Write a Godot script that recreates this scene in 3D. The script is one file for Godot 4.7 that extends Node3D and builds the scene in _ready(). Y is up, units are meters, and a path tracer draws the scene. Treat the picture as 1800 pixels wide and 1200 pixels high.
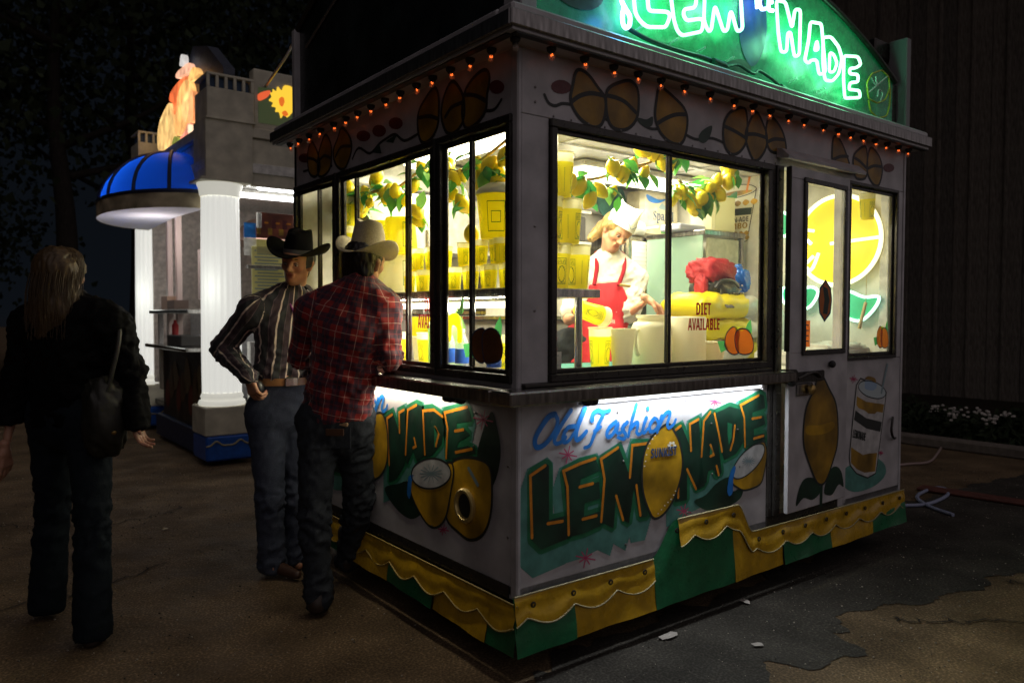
extends Node3D
# a lemonade stand at a night fair: the stand and its lights, its stock and seller, two customers, a passer-by, the food stand behind
# y is up; the stand's front face is the plane z = 0, its side face the plane x = 0, the corner between them the origin

var rng := RandomNumberGenerator.new()

func _ready() -> void:
	rng.seed = 7
	var cam := Camera3D.new()
	cam.name = "camera"
	add_child(cam)
	cam.position = Vector3(-1.920, 1.53, 2.4616)
	var yaw := deg_to_rad(52.4433)
	var pitch := deg_to_rad(-1.9424)
	var f := Vector3(cos(yaw) * cos(pitch), sin(pitch), -sin(yaw) * cos(pitch))
	cam.look_at_from_position(cam.position, cam.position + f, Vector3.UP)
	cam.rotate_object_local(Vector3.FORWARD, -deg_to_rad(0.1084))
	var lens := CameraAttributesPhysical.new()   # a wide lens at a large aperture, focused on the customers
	lens.frustum_focal_length = 26.85
	lens.frustum_near = 0.05
	lens.frustum_far = 400.0
	lens.frustum_focus_distance = 4.0
	lens.exposure_aperture = 2.2
	cam.attributes = lens
	cam.fov = 48.162
	cam.near = 0.05
	cam.far = 400.0
	cam.current = true
	var we := WorldEnvironment.new()
	we.name = "surroundings"
	add_child(we)
	var env := Environment.new()
	we.environment = env
	var sky_mat := ProceduralSkyMaterial.new()
	sky_mat.sky_top_color = Color(0.0026, 0.0034, 0.0050).linear_to_srgb()
	sky_mat.sky_horizon_color = Color(0.0036, 0.0048, 0.0068).linear_to_srgb()
	sky_mat.sky_curve = 0.2
	sky_mat.ground_bottom_color = Color(0.002, 0.002, 0.002).linear_to_srgb()
	sky_mat.ground_horizon_color = Color(0.005, 0.006, 0.008).linear_to_srgb()
	var sky := Sky.new()
	sky.sky_material = sky_mat
	env.background_mode = Environment.BG_SKY
	env.sky = sky
	env.background_energy_multiplier = 1.0
	env.ambient_light_source = Environment.AMBIENT_SOURCE_SKY
	env.tonemap_mode = Environment.TONE_MAPPER_LINEAR
	env.tonemap_exposure = 1.0
	env.sdfgi_enabled = true
	env.ssao_enabled = true
	env.ssil_enabled = true
	# the dim glow of the fairground behind the camera
	var sun := DirectionalLight3D.new()
	sun.name = "night_glow"
	add_child(sun)
	sun.look_at_from_position(Vector3(4, 9, 11), Vector3(0, 0, 0), Vector3.UP)
	sun.light_color = Color(1.0, 0.94, 0.95)
	sun.light_energy = 0.17
	sun.light_angular_distance = 130.0
	sun.shadow_enabled = true
	sun.sky_mode = DirectionalLight3D.SKY_MODE_LIGHT_ONLY
	palette()
	build_ground()
	stand_shell()
	neon_sign()
	side_sign()
	bulb_strings()
	ledge_tubes()
	interior()
	food_stand()
	background()
	people()
	litter()

# ---------------------------------------------------------------- materials
var mats := {}
var tex := {}

func noise_tex(key: String, freq: float, octaves: int, lo: float, hi: float, size := 512, kind := FastNoiseLite.TYPE_SIMPLEX_SMOOTH, sd := 1) -> NoiseTexture2D:
	if tex.has(key):
		return tex[key]
	var n := FastNoiseLite.new()
	n.noise_type = kind
	n.frequency = freq
	n.seed = sd
	n.fractal_octaves = octaves
	var g := Gradient.new()
	g.set_color(0, Color(lo, lo, lo))
	g.set_color(1, Color(hi, hi, hi))
	var t := NoiseTexture2D.new()
	t.width = size
	t.height = size
	t.seamless = true
	t.noise = n
	t.color_ramp = g
	tex[key] = t
	return t

# m(): a paint or cloth of linear base colour c; grain > 0 gives it uneven tone, bump > 0 fine relief (cm)
func m(key: String, c: Color, rough := 0.6, metal := 0.0, grain := 0, bump := 0.0) -> StandardMaterial3D:
	if mats.has(key):
		return mats[key]
	var s := StandardMaterial3D.new()
	s.resource_name = key
	s.albedo_color = c.linear_to_srgb()
	s.roughness = rough
	s.metallic = metal
	if rough >= 0.8:
		s.metallic_specular = 0.2
	if grain > 0 or bump > 0.0:
		s.uv1_triplanar = true
		s.uv1_scale = Vector3.ONE * 1.7
	if grain == 1:
		s.albedo_texture = noise_tex("mottle", 0.012, 5, 0.78, 1.0)
	elif grain == 2:
		s.albedo_texture = noise_tex("streak", 0.03, 4, 0.62, 1.0, 512, FastNoiseLite.TYPE_VALUE_CUBIC, 5)
		s.uv1_scale = Vector3(5.0, 0.8, 5.0)
	elif grain == 3:
		s.albedo_texture = noise_tex("speck", 0.25, 2, 0.6, 1.0, 512, FastNoiseLite.TYPE_VALUE_CUBIC, 9)
		s.uv1_scale = Vector3.ONE * 3.0
	elif grain == 6:
		s.albedo_texture = noise_tex("faint", 0.010, 6, 0.80, 1.0, 512, FastNoiseLite.TYPE_SIMPLEX_SMOOTH, 8)
		s.uv1_scale = Vector3.ONE * 0.8
	elif grain == 4:
		s.albedo_texture = noise_tex("grime", 0.006, 6, 0.45, 1.0, 512, FastNoiseLite.TYPE_SIMPLEX_SMOOTH, 3)
		s.uv1_scale = Vector3.ONE * 0.9
	if grain > 0:
		s.roughness_texture = noise_tex("rough", 0.02, 4, 0.7, 1.0, 512, FastNoiseLite.TYPE_SIMPLEX_SMOOTH, 21)
	if bump > 0.0:
		s.heightmap_enabled = true
		s.heightmap_texture = noise_tex("relief", 0.05, 4, 0.0, 1.0, 512, FastNoiseLite.TYPE_SIMPLEX_SMOOTH, 14)
		s.heightmap_scale = bump
	mats[key] = s
	return s

func glow(key: String, base: Color, e: Color, power: float) -> StandardMaterial3D:
	if mats.has(key):
		return mats[key]
	var s := m(key, base, 0.4)
	s.emission_enabled = true
	s.emission = e.linear_to_srgb()
	s.emission_energy_multiplier = power
	return s

func glass(key: String, c: Color, alpha: float, rough := 0.02) -> StandardMaterial3D:
	if mats.has(key):
		return mats[key]
	var s := m(key, c, rough)
	s.transparency = BaseMaterial3D.TRANSPARENCY_ALPHA
	s.albedo_color.a = alpha
	return s

func thin(key: String, c: Color, through: float, rough := 0.5, grain := 0) -> StandardMaterial3D:   # lets light through: plastic, leaves, paper
	if mats.has(key):
		return mats[key]
	var s := m(key, c, rough, 0.0, grain)
	s.backlight_enabled = true
	var k := through / maxf(0.001, maxf(c.r, maxf(c.g, c.b)))
	s.backlight = (Color(through, through, through) if grain > 0 else Color(c.r * k, c.g * k, c.b * k)).linear_to_srgb()
	return s

# ---------------------------------------------------------------- meshes
func S() -> SurfaceTool:
	var st := SurfaceTool.new()
	st.begin(Mesh.PRIMITIVE_TRIANGLES)
	st.set_smooth_group(-1)
	return st

func quad(st: SurfaceTool, a: Vector3, b: Vector3, c: Vector3, d: Vector3) -> void:   # counter-clockwise seen from outside
	for v in [a, c, b, a, d, c]:
		st.add_vertex(v)

func quad_out(st: SurfaceTool, a: Vector3, b: Vector3, c: Vector3, d: Vector3, mid: Vector3) -> void:
	if (b - a).cross(c - a).dot((a + b + c + d) / 4.0 - mid) < 0.0:
		quad(st, d, c, b, a)
	else:
		quad(st, a, b, c, d)

func tri_out(st: SurfaceTool, a: Vector3, b: Vector3, c: Vector3, mid: Vector3) -> void:
	var flip := (b - a).cross(c - a).dot((a + b + c) / 3.0 - mid) < 0.0
	for v in ([a, b, c] if flip else [a, c, b]):
		st.add_vertex(v)

func box(st: SurfaceTool, c: Vector3, s: Vector3, bev := 0.0, bs := Basis()) -> void:
	st.set_smooth_group(-1)
	var h := s / 2.0
	if bev <= 0.0:
		for ax in 3:
			for sg in [-1.0, 1.0]:
				var u := (ax + 1) % 3
				var w := (ax + 2) % 3
				var q := []
				for k in [[-1, -1], [1, -1], [1, 1], [-1, 1]]:
					var p := Vector3()
					p[ax] = h[ax] * sg
					p[u] = h[u] * k[0]
					p[w] = h[w] * k[1]
					q.append(c + bs * p)
				quad_out(st, q[0], q[1], q[2], q[3], c)
		return
	var b: float = minf(bev, minf(h.x, minf(h.y, h.z)) * 0.9)
	for ax in 3:
		var u := (ax + 1) % 3
		var w := (ax + 2) % 3
		for sg in [-1.0, 1.0]:
			var q := []
			for k in [[-1, -1], [1, -1], [1, 1], [-1, 1]]:
				var p := Vector3()
				p[ax] = h[ax] * sg
				p[u] = (h[u] - b) * k[0]
				p[w] = (h[w] - b) * k[1]
				q.append(c + bs * p)
			quad_out(st, q[0], q[1], q[2], q[3], c)
		for k in [[-1, -1], [1, -1], [1, 1], [-1, 1]]:
			var q := []
			for e in [[-1, 0], [1, 0], [1, 1], [-1, 1]]:
				var p := Vector3()
				p[ax] = (h[ax] - b) * e[0]
				p[u] = (h[u] - (b if e[1] else 0.0)) * k[0]
				p[w] = (h[w] - (0.0 if e[1] else b)) * k[1]
				q.append(c + bs * p)
			quad_out(st, q[0], q[1], q[2], q[3], c)
	for x in [-1, 1]:
		for y in [-1, 1]:
			for z in [-1, 1]:
				var g := Vector3(x, y, z)
				tri_out(st, c + bs * (g * Vector3(h.x, h.y - b, h.z - b)), c + bs * (g * Vector3(h.x - b, h.y, h.z - b)), c + bs * (g * Vector3(h.x - b, h.y - b, h.z)), c)

func span(st: SurfaceTool, x0: float, x1: float, y0: float, y1: float, z0: float, z1: float, bev := 0.0) -> void:
	box(st, Vector3(x0 + x1, y0 + y1, z0 + z1) / 2.0, Vector3(absf(x1 - x0), absf(y1 - y0), absf(z1 - z0)), bev)

func tube(st: SurfaceTool, pts: PackedVector3Array, r: float, sides := 8, closed := false, r_end := -1.0) -> void:
	var n := pts.size()
	if n < 2:
		return
	st.set_smooth_group(0)
	var rings := []
	var up := Vector3.ZERO
	for i in n:
		var d: Vector3
		if closed:
			d = (pts[(i + 1) % n] - pts[(i - 1 + n) % n]).normalized()
		else:
			d = (pts[mini(i + 1, n - 1)] - pts[maxi(i - 1, 0)]).normalized()
		if up == Vector3.ZERO:
			up = d.cross(Vector3(0.31, 0.91, 0.27)).normalized()
		up = (up - d * up.dot(d)).normalized()
		var side := d.cross(up)
		var rr := r if r_end < 0.0 else lerpf(r, r_end, float(i) / (n - 1))
		var ring := PackedVector3Array()
		for k in sides:
			var a := TAU * k / sides
			ring.append(pts[i] + (up * cos(a) + side * sin(a)) * rr)
		rings.append(ring)
	for i in (n if closed else n - 1):
		var A: PackedVector3Array = rings[i]
		var B: PackedVector3Array = rings[(i + 1) % n]
		for k in sides:
			var k2 := (k + 1) % sides
			quad(st, A[k], A[k2], B[k2], B[k])
	if not closed:
		st.set_smooth_group(-1)
		for e in [0, n - 1]:
			var R: PackedVector3Array = rings[e]
			for k in sides:
				tri_out(st, pts[e], R[k], R[(k + 1) % sides], pts[1] if e == 0 else pts[n - 2])

# profile: (radius, height) from bottom to top
func lathe(st: SurfaceTool, prof: Array, segs := 24, xf := Transform3D(), sharp := 35.0, flutes := 0, depth := 0.0) -> void:
	var group := 1
	for i in prof.size() - 1:
		if i > 0:
			var d0: Vector2 = (prof[i] - prof[i - 1])
			var d1: Vector2 = (prof[i + 1] - prof[i])
			if absf(d0.angle_to(d1)) > deg_to_rad(sharp):
				group += 1
		st.set_smooth_group(group)
		for k in segs:
			var a0 := TAU * k / segs
			var a1 := TAU * (k + 1) / segs
			var f0 := 1.0 - depth * (0.5 - 0.5 * cos(a0 * flutes)) if flutes else 1.0
			var f1 := 1.0 - depth * (0.5 - 0.5 * cos(a1 * flutes)) if flutes else 1.0
			var p: Vector2 = prof[i]
			var q: Vector2 = prof[i + 1]
			var A := xf * Vector3(cos(a0) * p.x * f0, p.y, -sin(a0) * p.x * f0)
			var B := xf * Vector3(cos(a1) * p.x * f1, p.y, -sin(a1) * p.x * f1)
			var C := xf * Vector3(cos(a1) * q.x * f1, q.y, -sin(a1) * q.x * f1)
			var D := xf * Vector3(cos(a0) * q.x * f0, q.y, -sin(a0) * q.x * f0)
			if p.x < 1e-5:
				for v in [A, D, C]:
					st.add_vertex(v)
			elif q.x < 1e-5:
				for v in [A, C, B]:
					st.add_vertex(v)
			else:
				quad(st, A, B, C, D)

func ball(st: SurfaceTool, c: Vector3, r: Vector3, segs := 14, rings := 9, bs := Basis(), tip := 0.0) -> void:
	var prof := []
	for i in rings + 1:
		var a := -PI / 2 + PI * i / rings
		var rr := cos(a)
		var y := sin(a)
		if tip > 0.0 and absf(y) > 0.8:
			y *= 1.0 + tip * (absf(y) - 0.8) * 5.0
		prof.append(Vector2(maxf(rr, 0.0) if i > 0 and i < rings else 0.0, y))
	lathe(st, prof, segs, Transform3D(bs * Basis.from_scale(r), c), 180.0)

func P2(a: Array) -> PackedVector2Array:
	var o := PackedVector2Array()
	for i in range(0, a.size(), 2):
		o.append(Vector2(a[i], a[i + 1]))
	return o

func smooth2(p: PackedVector2Array, closed: bool, n := 4) -> PackedVector2Array:
	var o := PackedVector2Array()
	var c := p.size()
	for i in (c if closed else c - 1):
		var a := p[(i - 1 + c) % c] if closed or i > 0 else p[0]
		var b := p[i]
		var d := p[(i + 1) % c]
		var e := p[(i + 2) % c] if closed or i < c - 2 else p[c - 1]
		for k in n:
			o.append(b.cubic_interpolate(d, a, e, float(k) / n))
	if not closed:
		o.append(p[c - 1])
	return o

func smooth3(p: PackedVector3Array, closed := false, n := 5) -> PackedVector3Array:
	var o := PackedVector3Array()
	var c := p.size()
	for i in (c if closed else c - 1):
		var a := p[(i - 1 + c) % c] if closed or i > 0 else p[0]
		var b := p[i]
		var d := p[(i + 1) % c]
		var e := p[(i + 2) % c] if closed or i < c - 2 else p[c - 1]
		for k in n:
			o.append(b.cubic_interpolate(d, a, e, float(k) / n))
	if not closed:
		o.append(p[c - 1])
	return o

func sheet(st: SurfaceTool, poly: PackedVector2Array, xf: Transform3D, h := 0.0) -> void:   # a flat filled outline
	var t := Geometry2D.triangulate_polygon(poly)
	st.set_smooth_group(-1)
	for i in range(0, t.size(), 3):
		var a := poly[t[i]]
		var b := poly[t[i + 1]]
		var c := poly[t[i + 2]]
		if (b - a).cross(c - a) > 0.0:
			var sw := b
			b = c
			c = sw
		for v in [a, b, c]:
			st.add_vertex(xf * Vector3(v.x, v.y, h))

func prism(st: SurfaceTool, poly: PackedVector2Array, xf: Transform3D, h0: float, h1: float) -> void:   # an outline with thickness
	sheet(st, poly, xf, h1)
	var back := xf * Transform3D(Basis(Vector3.LEFT, Vector3.UP, Vector3.FORWARD), Vector3.ZERO)
	var mir := PackedVector2Array()
	for p in poly:
		mir.append(Vector2(-p.x, p.y))
	sheet(st, mir, back, -h0)
	var cw := Geometry2D.is_polygon_clockwise(poly)   # in a y-up plane a True here means counter-clockwise on screen is reversed
	var n := poly.size()
	for i in n:
		var a := poly[i]
		var b := poly[(i + 1) % n]
		var A := xf * Vector3(a.x, a.y, h0)
		var B := xf * Vector3(b.x, b.y, h0)
		var C := xf * Vector3(b.x, b.y, h1)
		var D := xf * Vector3(a.x, a.y, h1)
		if signed_area(poly) > 0.0:
			quad(st, A, B, C, D)
		else:
			quad(st, D, C, B, A)

func signed_area(p: PackedVector2Array) -> float:
	var s := 0.0
	for i in p.size():
		s += p[i].cross(p[(i + 1) % p.size()])
	return s

# ---------------------------------------------------------------- things and parts
func thing(called: String, label: String, category: String, at := Vector3.ZERO, turn := 0.0, group := "") -> Node3D:
	var o := Node3D.new()
	o.name = called
	add_child(o, true)
	o.position = at
	o.rotation.y = turn
	tag(o, label, category, group)
	return o

func tag(o: Node3D, label: String, category: String, group := "") -> Node3D:
	o.set_meta("label", label)
	o.set_meta("category", category)
	if group != "":
		o.set_meta("group", group)
	return o

func obj(called: String, st, mt: Material, parent: Node = null, smooth := true) -> MeshInstance3D:
	var o := MeshInstance3D.new()
	o.name = called
	if st is SurfaceTool:
		if smooth:
			st.generate_normals()
		o.mesh = st.commit()
	else:
		o.mesh = st
	o.material_override = mt
	if parent == null:
		parent = self
	parent.add_child(o, true)
	return o

func part(called: String, parent: Node, mt: Material, x0: float, x1: float, y0: float, y1: float, z0: float, z1: float, bev := 0.003) -> MeshInstance3D:
	var st := S()
	span(st, x0, x1, y0, y1, z0, z1, bev)
	return obj(called, st, mt, parent)

func structure(o: Node) -> Node:
	o.set_meta("kind", "structure")
	return o

func dup(src: Node3D, at: Vector3, turn: float, label: String, group := "") -> Node3D:
	var r: Node3D = src.duplicate()
	r.name = src.name.rstrip("0123456789")
	add_child(r, true)
	r.position = at
	r.rotation.y = turn
	r.set_meta("label", label)
	if group != "":
		r.set_meta("group", group)
	return r

func letters(called: String, text: String, width: float, height: float, xf: Transform3D, mt: Material, parent: Node, font := "Droid Sans", bold := true) -> MeshInstance3D:
	var f := SystemFont.new()
	f.font_names = PackedStringArray([font])
	f.font_weight = 700 if bold else 400
	var t := TextMesh.new()
	t.text = text
	t.font = f
	t.font_size = 64
	t.pixel_size = 0.01
	t.depth = 0.02
	t.curve_step = 2.0
	var bb := t.get_aabb()
	var o := MeshInstance3D.new()
	o.name = called
	var am := ArrayMesh.new()
	for i in t.get_surface_count():
		var arr := t.surface_get_arrays(i)
		var v: PackedVector3Array = arr[Mesh.ARRAY_VERTEX]
		var nn: PackedVector3Array = arr[Mesh.ARRAY_NORMAL]
		for k in v.size():
			var p := v[k] - bb.position
			v[k] = Vector3(p.x / bb.size.x * width, p.y / bb.size.y * height, p.z / maxf(bb.size.z, 1e-5) * 0.0012)
		arr[Mesh.ARRAY_VERTEX] = v
		am.add_surface_from_arrays(Mesh.PRIMITIVE_TRIANGLES, arr)
	o.mesh = am
	o.material_override = mt
	parent.add_child(o, true)
	o.transform = xf
	return o

# flat painted shapes on a plane: xf takes (u, v, height above the surface) to the parent's space
func paint(called: String, parent: Node, a, xf: Transform3D, layer: int, mt: Material, curved := false) -> MeshInstance3D:
	var p: PackedVector2Array = a if a is PackedVector2Array else P2(a)
	if curved:
		p = smooth2(p, true)
	var st := S()
	sheet(st, p, xf, 0.00028 * layer)
	return obj(called, st, mt, parent)

func stroke(called: String, parent: Node, a: Array, width: float, xf: Transform3D, layer: int, mt: Material, curved := true, loop := false, taper := 1.0) -> MeshInstance3D:
	var p := P2(a)
	if curved:
		p = smooth2(p, loop)
	if loop:
		p.append(p[0])
	var st := S()
	ribbon(st, p, width, xf, 0.00028 * layer, taper)
	return obj(called, st, mt, parent)

func ribbon(st: SurfaceTool, p: PackedVector2Array, width: float, xf: Transform3D, h: float, taper := 1.0) -> void:
	var n := p.size()
	var lft := PackedVector2Array()
	var rgt := PackedVector2Array()
	for i in n:
		var d0 := (p[i] - p[maxi(i - 1, 0)]).normalized()
		var d1 := (p[mini(i + 1, n - 1)] - p[i]).normalized()
		var d := (d0 + d1).normalized()
		if d == Vector2.ZERO:
			d = d1 if d1 != Vector2.ZERO else Vector2.RIGHT
		var nn := Vector2(-d.y, d.x)
		var ref := d1 if i == 0 else d0
		var k := clampf(1.0 / maxf(0.3, nn.dot(Vector2(-ref.y, ref.x))), 1.0, 1.6)
		var w := width * 0.5 * lerpf(1.0, taper, float(i) / maxf(1.0, n - 1.0))
		lft.append(p[i] + nn * w * k)
		rgt.append(p[i] - nn * w * k)
	st.set_smooth_group(-1)
	for i in n - 1:
		var hh := h + i * 0.000003
		quad(st, xf * Vector3(rgt[i].x, rgt[i].y, hh), xf * Vector3(rgt[i + 1].x, rgt[i + 1].y, hh), xf * Vector3(lft[i + 1].x, lft[i + 1].y, hh), xf * Vector3(lft[i].x, lft[i].y, hh))
	for e in [0, n - 1]:
		var c := p[e]
		var a0 := (lft[e] - c).angle()
		for k in 5:
			var sgn := 1.0 if e == 0 else -1.0
			var t0 := a0 + sgn * PI * k / 5.0
			var t1 := a0 + sgn * PI * (k + 1) / 5.0
			var r := (lft[e] - c).length()
			var A := c + Vector2(cos(t0), sin(t0)) * r
			var B := c + Vector2(cos(t1), sin(t1)) * r
			if e != 0:
				var sw := A
				A = B
				B = sw
			for v in [c, B, A]:
				st.add_vertex(xf * Vector3(v.x, v.y, h - 0.000003))

func outline(called: String, parent: Node, a: Array, width: float, xf: Transform3D, layer: int, fill: Material, edge: Material, curved := true) -> MeshInstance3D:
	var p := P2(a)
	if curved:
		p = smooth2(p, true)
	var o := paint(called, parent, p, xf, layer + 1, fill)
	for g in Geometry2D.offset_polygon(p, width * 0.4, Geometry2D.JOIN_ROUND):
		var st := S()
		var loop: PackedVector2Array = g
		loop.append(g[0])
		loop.append(g[1])
		ribbon(st, loop, width * 1.15, xf, 0.00028 * (layer + 1.6))
		obj("outline", st, edge, o)
		break
	return o
func front_artwork(t: Node3D, front: Transform3D) -> void:
	painted_letter(t, [0.074, 0.876, 0.157, 0.904, 0.171, 0.892, 0.172, 0.66, 0.265, 0.664, 0.28, 0.561, 0.13, 0.541, 0.075, 0.591], front, [[0.079, 0.601, 0.073, 0.741, 0.069, 0.863, 0.15, 0.896], [0.165, 0.646, 0.249, 0.643]])
	painted_letter(t, [0.253, 0.858, 0.349, 0.885, 0.442, 0.892, 0.475, 0.837, 0.354, 0.813, 0.35, 0.767, 0.408, 0.781, 0.467, 0.787, 0.473, 0.71, 0.379, 0.702, 0.375, 0.644, 0.473, 0.651, 0.477, 0.585, 0.38, 0.569, 0.292, 0.566], front, [[0.285, 0.578, 0.28, 0.71, 0.276, 0.788, 0.253, 0.86, 0.349, 0.881, 0.442, 0.894], [0.348, 0.778, 0.428, 0.783], [0.367, 0.632, 0.451, 0.635]])
	painted_letter(t, [0.479, 0.884, 0.594, 0.926, 0.655, 0.804, 0.684, 0.936, 0.789, 0.926, 0.787, 0.579, 0.731, 0.581, 0.692, 0.724, 0.661, 0.565, 0.624, 0.587, 0.575, 0.706, 0.559, 0.56, 0.474, 0.604, 0.493, 0.751], front, [[0.481, 0.603, 0.5, 0.794, 0.477, 0.887, 0.584, 0.927], [0.575, 0.706, 0.621, 0.589], [0.664, 0.78, 0.679, 0.928, 0.783, 0.927], [0.708, 0.737, 0.737, 0.591]])
	painted_letter(t, [0.966, 0.971, 1.026, 0.99, 1.095, 0.879, 1.09, 0.992, 1.161, 1.012, 1.179, 0.837, 1.211, 0.669, 1.142, 0.658, 1.072, 0.768, 1.074, 0.615, 0.983, 0.616], front, [[0.984, 0.974, 1.02, 0.989], [1.101, 0.858, 1.089, 0.992, 1.155, 1.011], [1.072, 0.768, 1.142, 0.66], [1.006, 0.689, 1.007, 0.636]])
	painted_letter(t, [1.193, 0.998, 1.253, 1.036, 1.283, 1.026, 1.319, 0.872, 1.348, 0.718, 1.302, 0.705, 1.275, 0.744, 1.236, 0.74, 1.224, 0.684, 1.154, 0.668, 1.183, 0.837], front, [[1.183, 0.821, 1.199, 0.998, 1.25, 1.04], [1.305, 0.757, 1.324, 0.708], [1.253, 0.871, 1.28, 0.818, 1.254, 0.813]])
	painted_letter(t, [1.287, 1.03, 1.409, 1.058, 1.5, 1.035, 1.543, 0.962, 1.538, 0.868, 1.469, 0.806, 1.367, 0.783, 1.318, 0.889], front, [[1.284, 1.03, 1.318, 0.931, 1.349, 0.827], [1.455, 0.953, 1.443, 0.877, 1.42, 0.828]])
	painted_letter(t, [1.495, 1.061, 1.678, 1.107, 1.711, 1.094, 1.724, 1.027, 1.607, 1.011, 1.61, 0.981, 1.713, 0.985, 1.726, 0.938, 1.623, 0.921, 1.624, 0.884, 1.72, 0.89, 1.731, 0.853, 1.691, 0.839, 1.55, 0.83, 1.536, 0.954], front, [[1.546, 0.832, 1.536, 0.989, 1.503, 1.058, 1.663, 1.1], [1.607, 0.977, 1.688, 0.979], [1.624, 0.868, 1.712, 0.875]])
	paint("letter_opening", t, [1.392, 0.975, 1.432, 0.963, 1.429, 0.895, 1.406, 0.853, 1.392, 0.916], front, 5, P.mid, false)
	paint("letter_opening", t, [1.25, 0.871, 1.28, 0.835, 1.251, 0.813], front, 5, P.mid, false)
	paint("painted_leaf", t, [1.13, 0.602, 1.218, 0.618, 1.309, 0.668, 1.409, 0.685, 1.397, 0.627, 1.459, 0.605, 1.532, 0.626, 1.523, 0.571, 1.46, 0.541, 1.338, 0.525, 1.233, 0.537, 1.168, 0.566], front, 4, P.deep, true)
	outline("painted_lemon", t, [0.925, 1.003, 0.966, 0.967, 1.009, 0.904, 1.031, 0.822, 1.027, 0.758, 1, 0.689, 0.971, 0.638, 0.907, 0.58, 0.838, 0.563, 0.798, 0.609, 0.758, 0.699, 0.749, 0.792, 0.761, 0.875, 0.794, 0.933, 0.856, 0.977], 0.011, front, 6, P.lemon, P.black, true)
	paint("highlight_dot", t, [0.861, 0.973, 0.859, 0.97, 0.853, 0.97, 0.85, 0.974, 0.853, 0.977, 0.859, 0.977], front, 8, P.cream, false)
	paint("highlight_dot", t, [0.839, 0.96, 0.836, 0.957, 0.83, 0.957, 0.827, 0.961, 0.83, 0.964, 0.836, 0.963], front, 8, P.cream, false)
	paint("highlight_dot", t, [0.822, 0.944, 0.819, 0.941, 0.814, 0.942, 0.811, 0.945, 0.813, 0.948, 0.819, 0.948], front, 8, P.cream, false)
	paint("highlight_dot", t, [0.802, 0.925, 0.799, 0.922, 0.794, 0.922, 0.791, 0.926, 0.794, 0.929, 0.799, 0.928], front, 8, P.cream, false)
	paint("highlight_dot", t, [0.791, 0.903, 0.788, 0.9, 0.783, 0.9, 0.78, 0.904, 0.783, 0.907, 0.788, 0.906], front, 8, P.cream, false)
	paint("highlight_dot", t, [0.78, 0.873, 0.777, 0.87, 0.772, 0.871, 0.769, 0.874, 0.772, 0.877, 0.777, 0.877], front, 8, P.cream, false)
	paint("highlight_dot", t, [0.774, 0.843, 0.771, 0.84, 0.766, 0.841, 0.763, 0.844, 0.765, 0.847, 0.771, 0.847], front, 8, P.cream, false)
	paint("highlight_dot", t, [0.767, 0.821, 0.765, 0.818, 0.759, 0.818, 0.756, 0.822, 0.759, 0.825, 0.765, 0.824], front, 8, P.cream, false)
	paint("highlight_dot", t, [0.991, 0.671, 0.988, 0.668, 0.982, 0.669, 0.979, 0.672, 0.982, 0.675, 0.988, 0.675], front, 8, P.cream, false)
	paint("highlight_dot", t, [0.977, 0.653, 0.974, 0.65, 0.968, 0.651, 0.965, 0.654, 0.968, 0.657, 0.974, 0.657], front, 8, P.cream, false)
	paint("highlight_dot", t, [0.959, 0.635, 0.956, 0.632, 0.95, 0.633, 0.947, 0.637, 0.95, 0.64, 0.956, 0.639], front, 8, P.cream, false)
	paint("highlight_dot", t, [0.936, 0.623, 0.933, 0.62, 0.927, 0.621, 0.924, 0.625, 0.927, 0.628, 0.933, 0.627], front, 8, P.cream, false)
	paint("highlight_dot", t, [0.912, 0.611, 0.909, 0.608, 0.904, 0.609, 0.901, 0.612, 0.903, 0.615, 0.909, 0.615], front, 8, P.cream, false)
	paint("highlight_dot", t, [0.889, 0.595, 0.886, 0.592, 0.881, 0.592, 0.878, 0.596, 0.88, 0.599, 0.886, 0.598], front, 8, P.cream, false)
	paint("highlight_dot", t, [0.866, 0.578, 0.864, 0.576, 0.858, 0.576, 0.855, 0.58, 0.858, 0.583, 0.863, 0.582], front, 8, P.cream, false)
	paint("painted_blossom", t, [0.987, 0.896, 0.984, 0.892, 0.976, 0.891, 0.967, 0.894, 0.964, 0.899, 0.967, 0.903, 0.975, 0.904, 0.984, 0.901], front, 8, P.cream, false)
	paint("painted_blossom", t, [0.972, 0.879, 0.964, 0.88, 0.957, 0.885, 0.956, 0.891, 0.96, 0.894, 0.967, 0.894, 0.974, 0.889, 0.976, 0.883], front, 8, P.cream, false)
	paint("painted_blossom", t, [0.94, 0.883, 0.936, 0.887, 0.937, 0.893, 0.944, 0.896, 0.951, 0.895, 0.955, 0.891, 0.954, 0.885, 0.947, 0.882], front, 8, P.cream, false)
	paint("painted_blossom", t, [0.924, 0.903, 0.927, 0.907, 0.935, 0.908, 0.944, 0.905, 0.947, 0.9, 0.944, 0.896, 0.935, 0.895, 0.927, 0.898], front, 8, P.cream, false)
	paint("painted_blossom", t, [0.939, 0.92, 0.947, 0.919, 0.953, 0.915, 0.955, 0.909, 0.951, 0.905, 0.944, 0.905, 0.937, 0.91, 0.935, 0.916], front, 8, P.cream, false)
	paint("painted_blossom", t, [0.971, 0.917, 0.975, 0.912, 0.974, 0.906, 0.967, 0.903, 0.959, 0.904, 0.955, 0.909, 0.957, 0.914, 0.964, 0.918], front, 8, P.cream, false)
	outline("painted_lemon_half", t, [1.444, 0.672, 1.487, 0.623, 1.558, 0.6, 1.681, 0.614, 1.717, 0.672, 1.74, 0.759, 1.732, 0.813, 1.698, 0.841, 1.597, 0.801], 0.009, front, 7, P.lemon, P.black, true)
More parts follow.
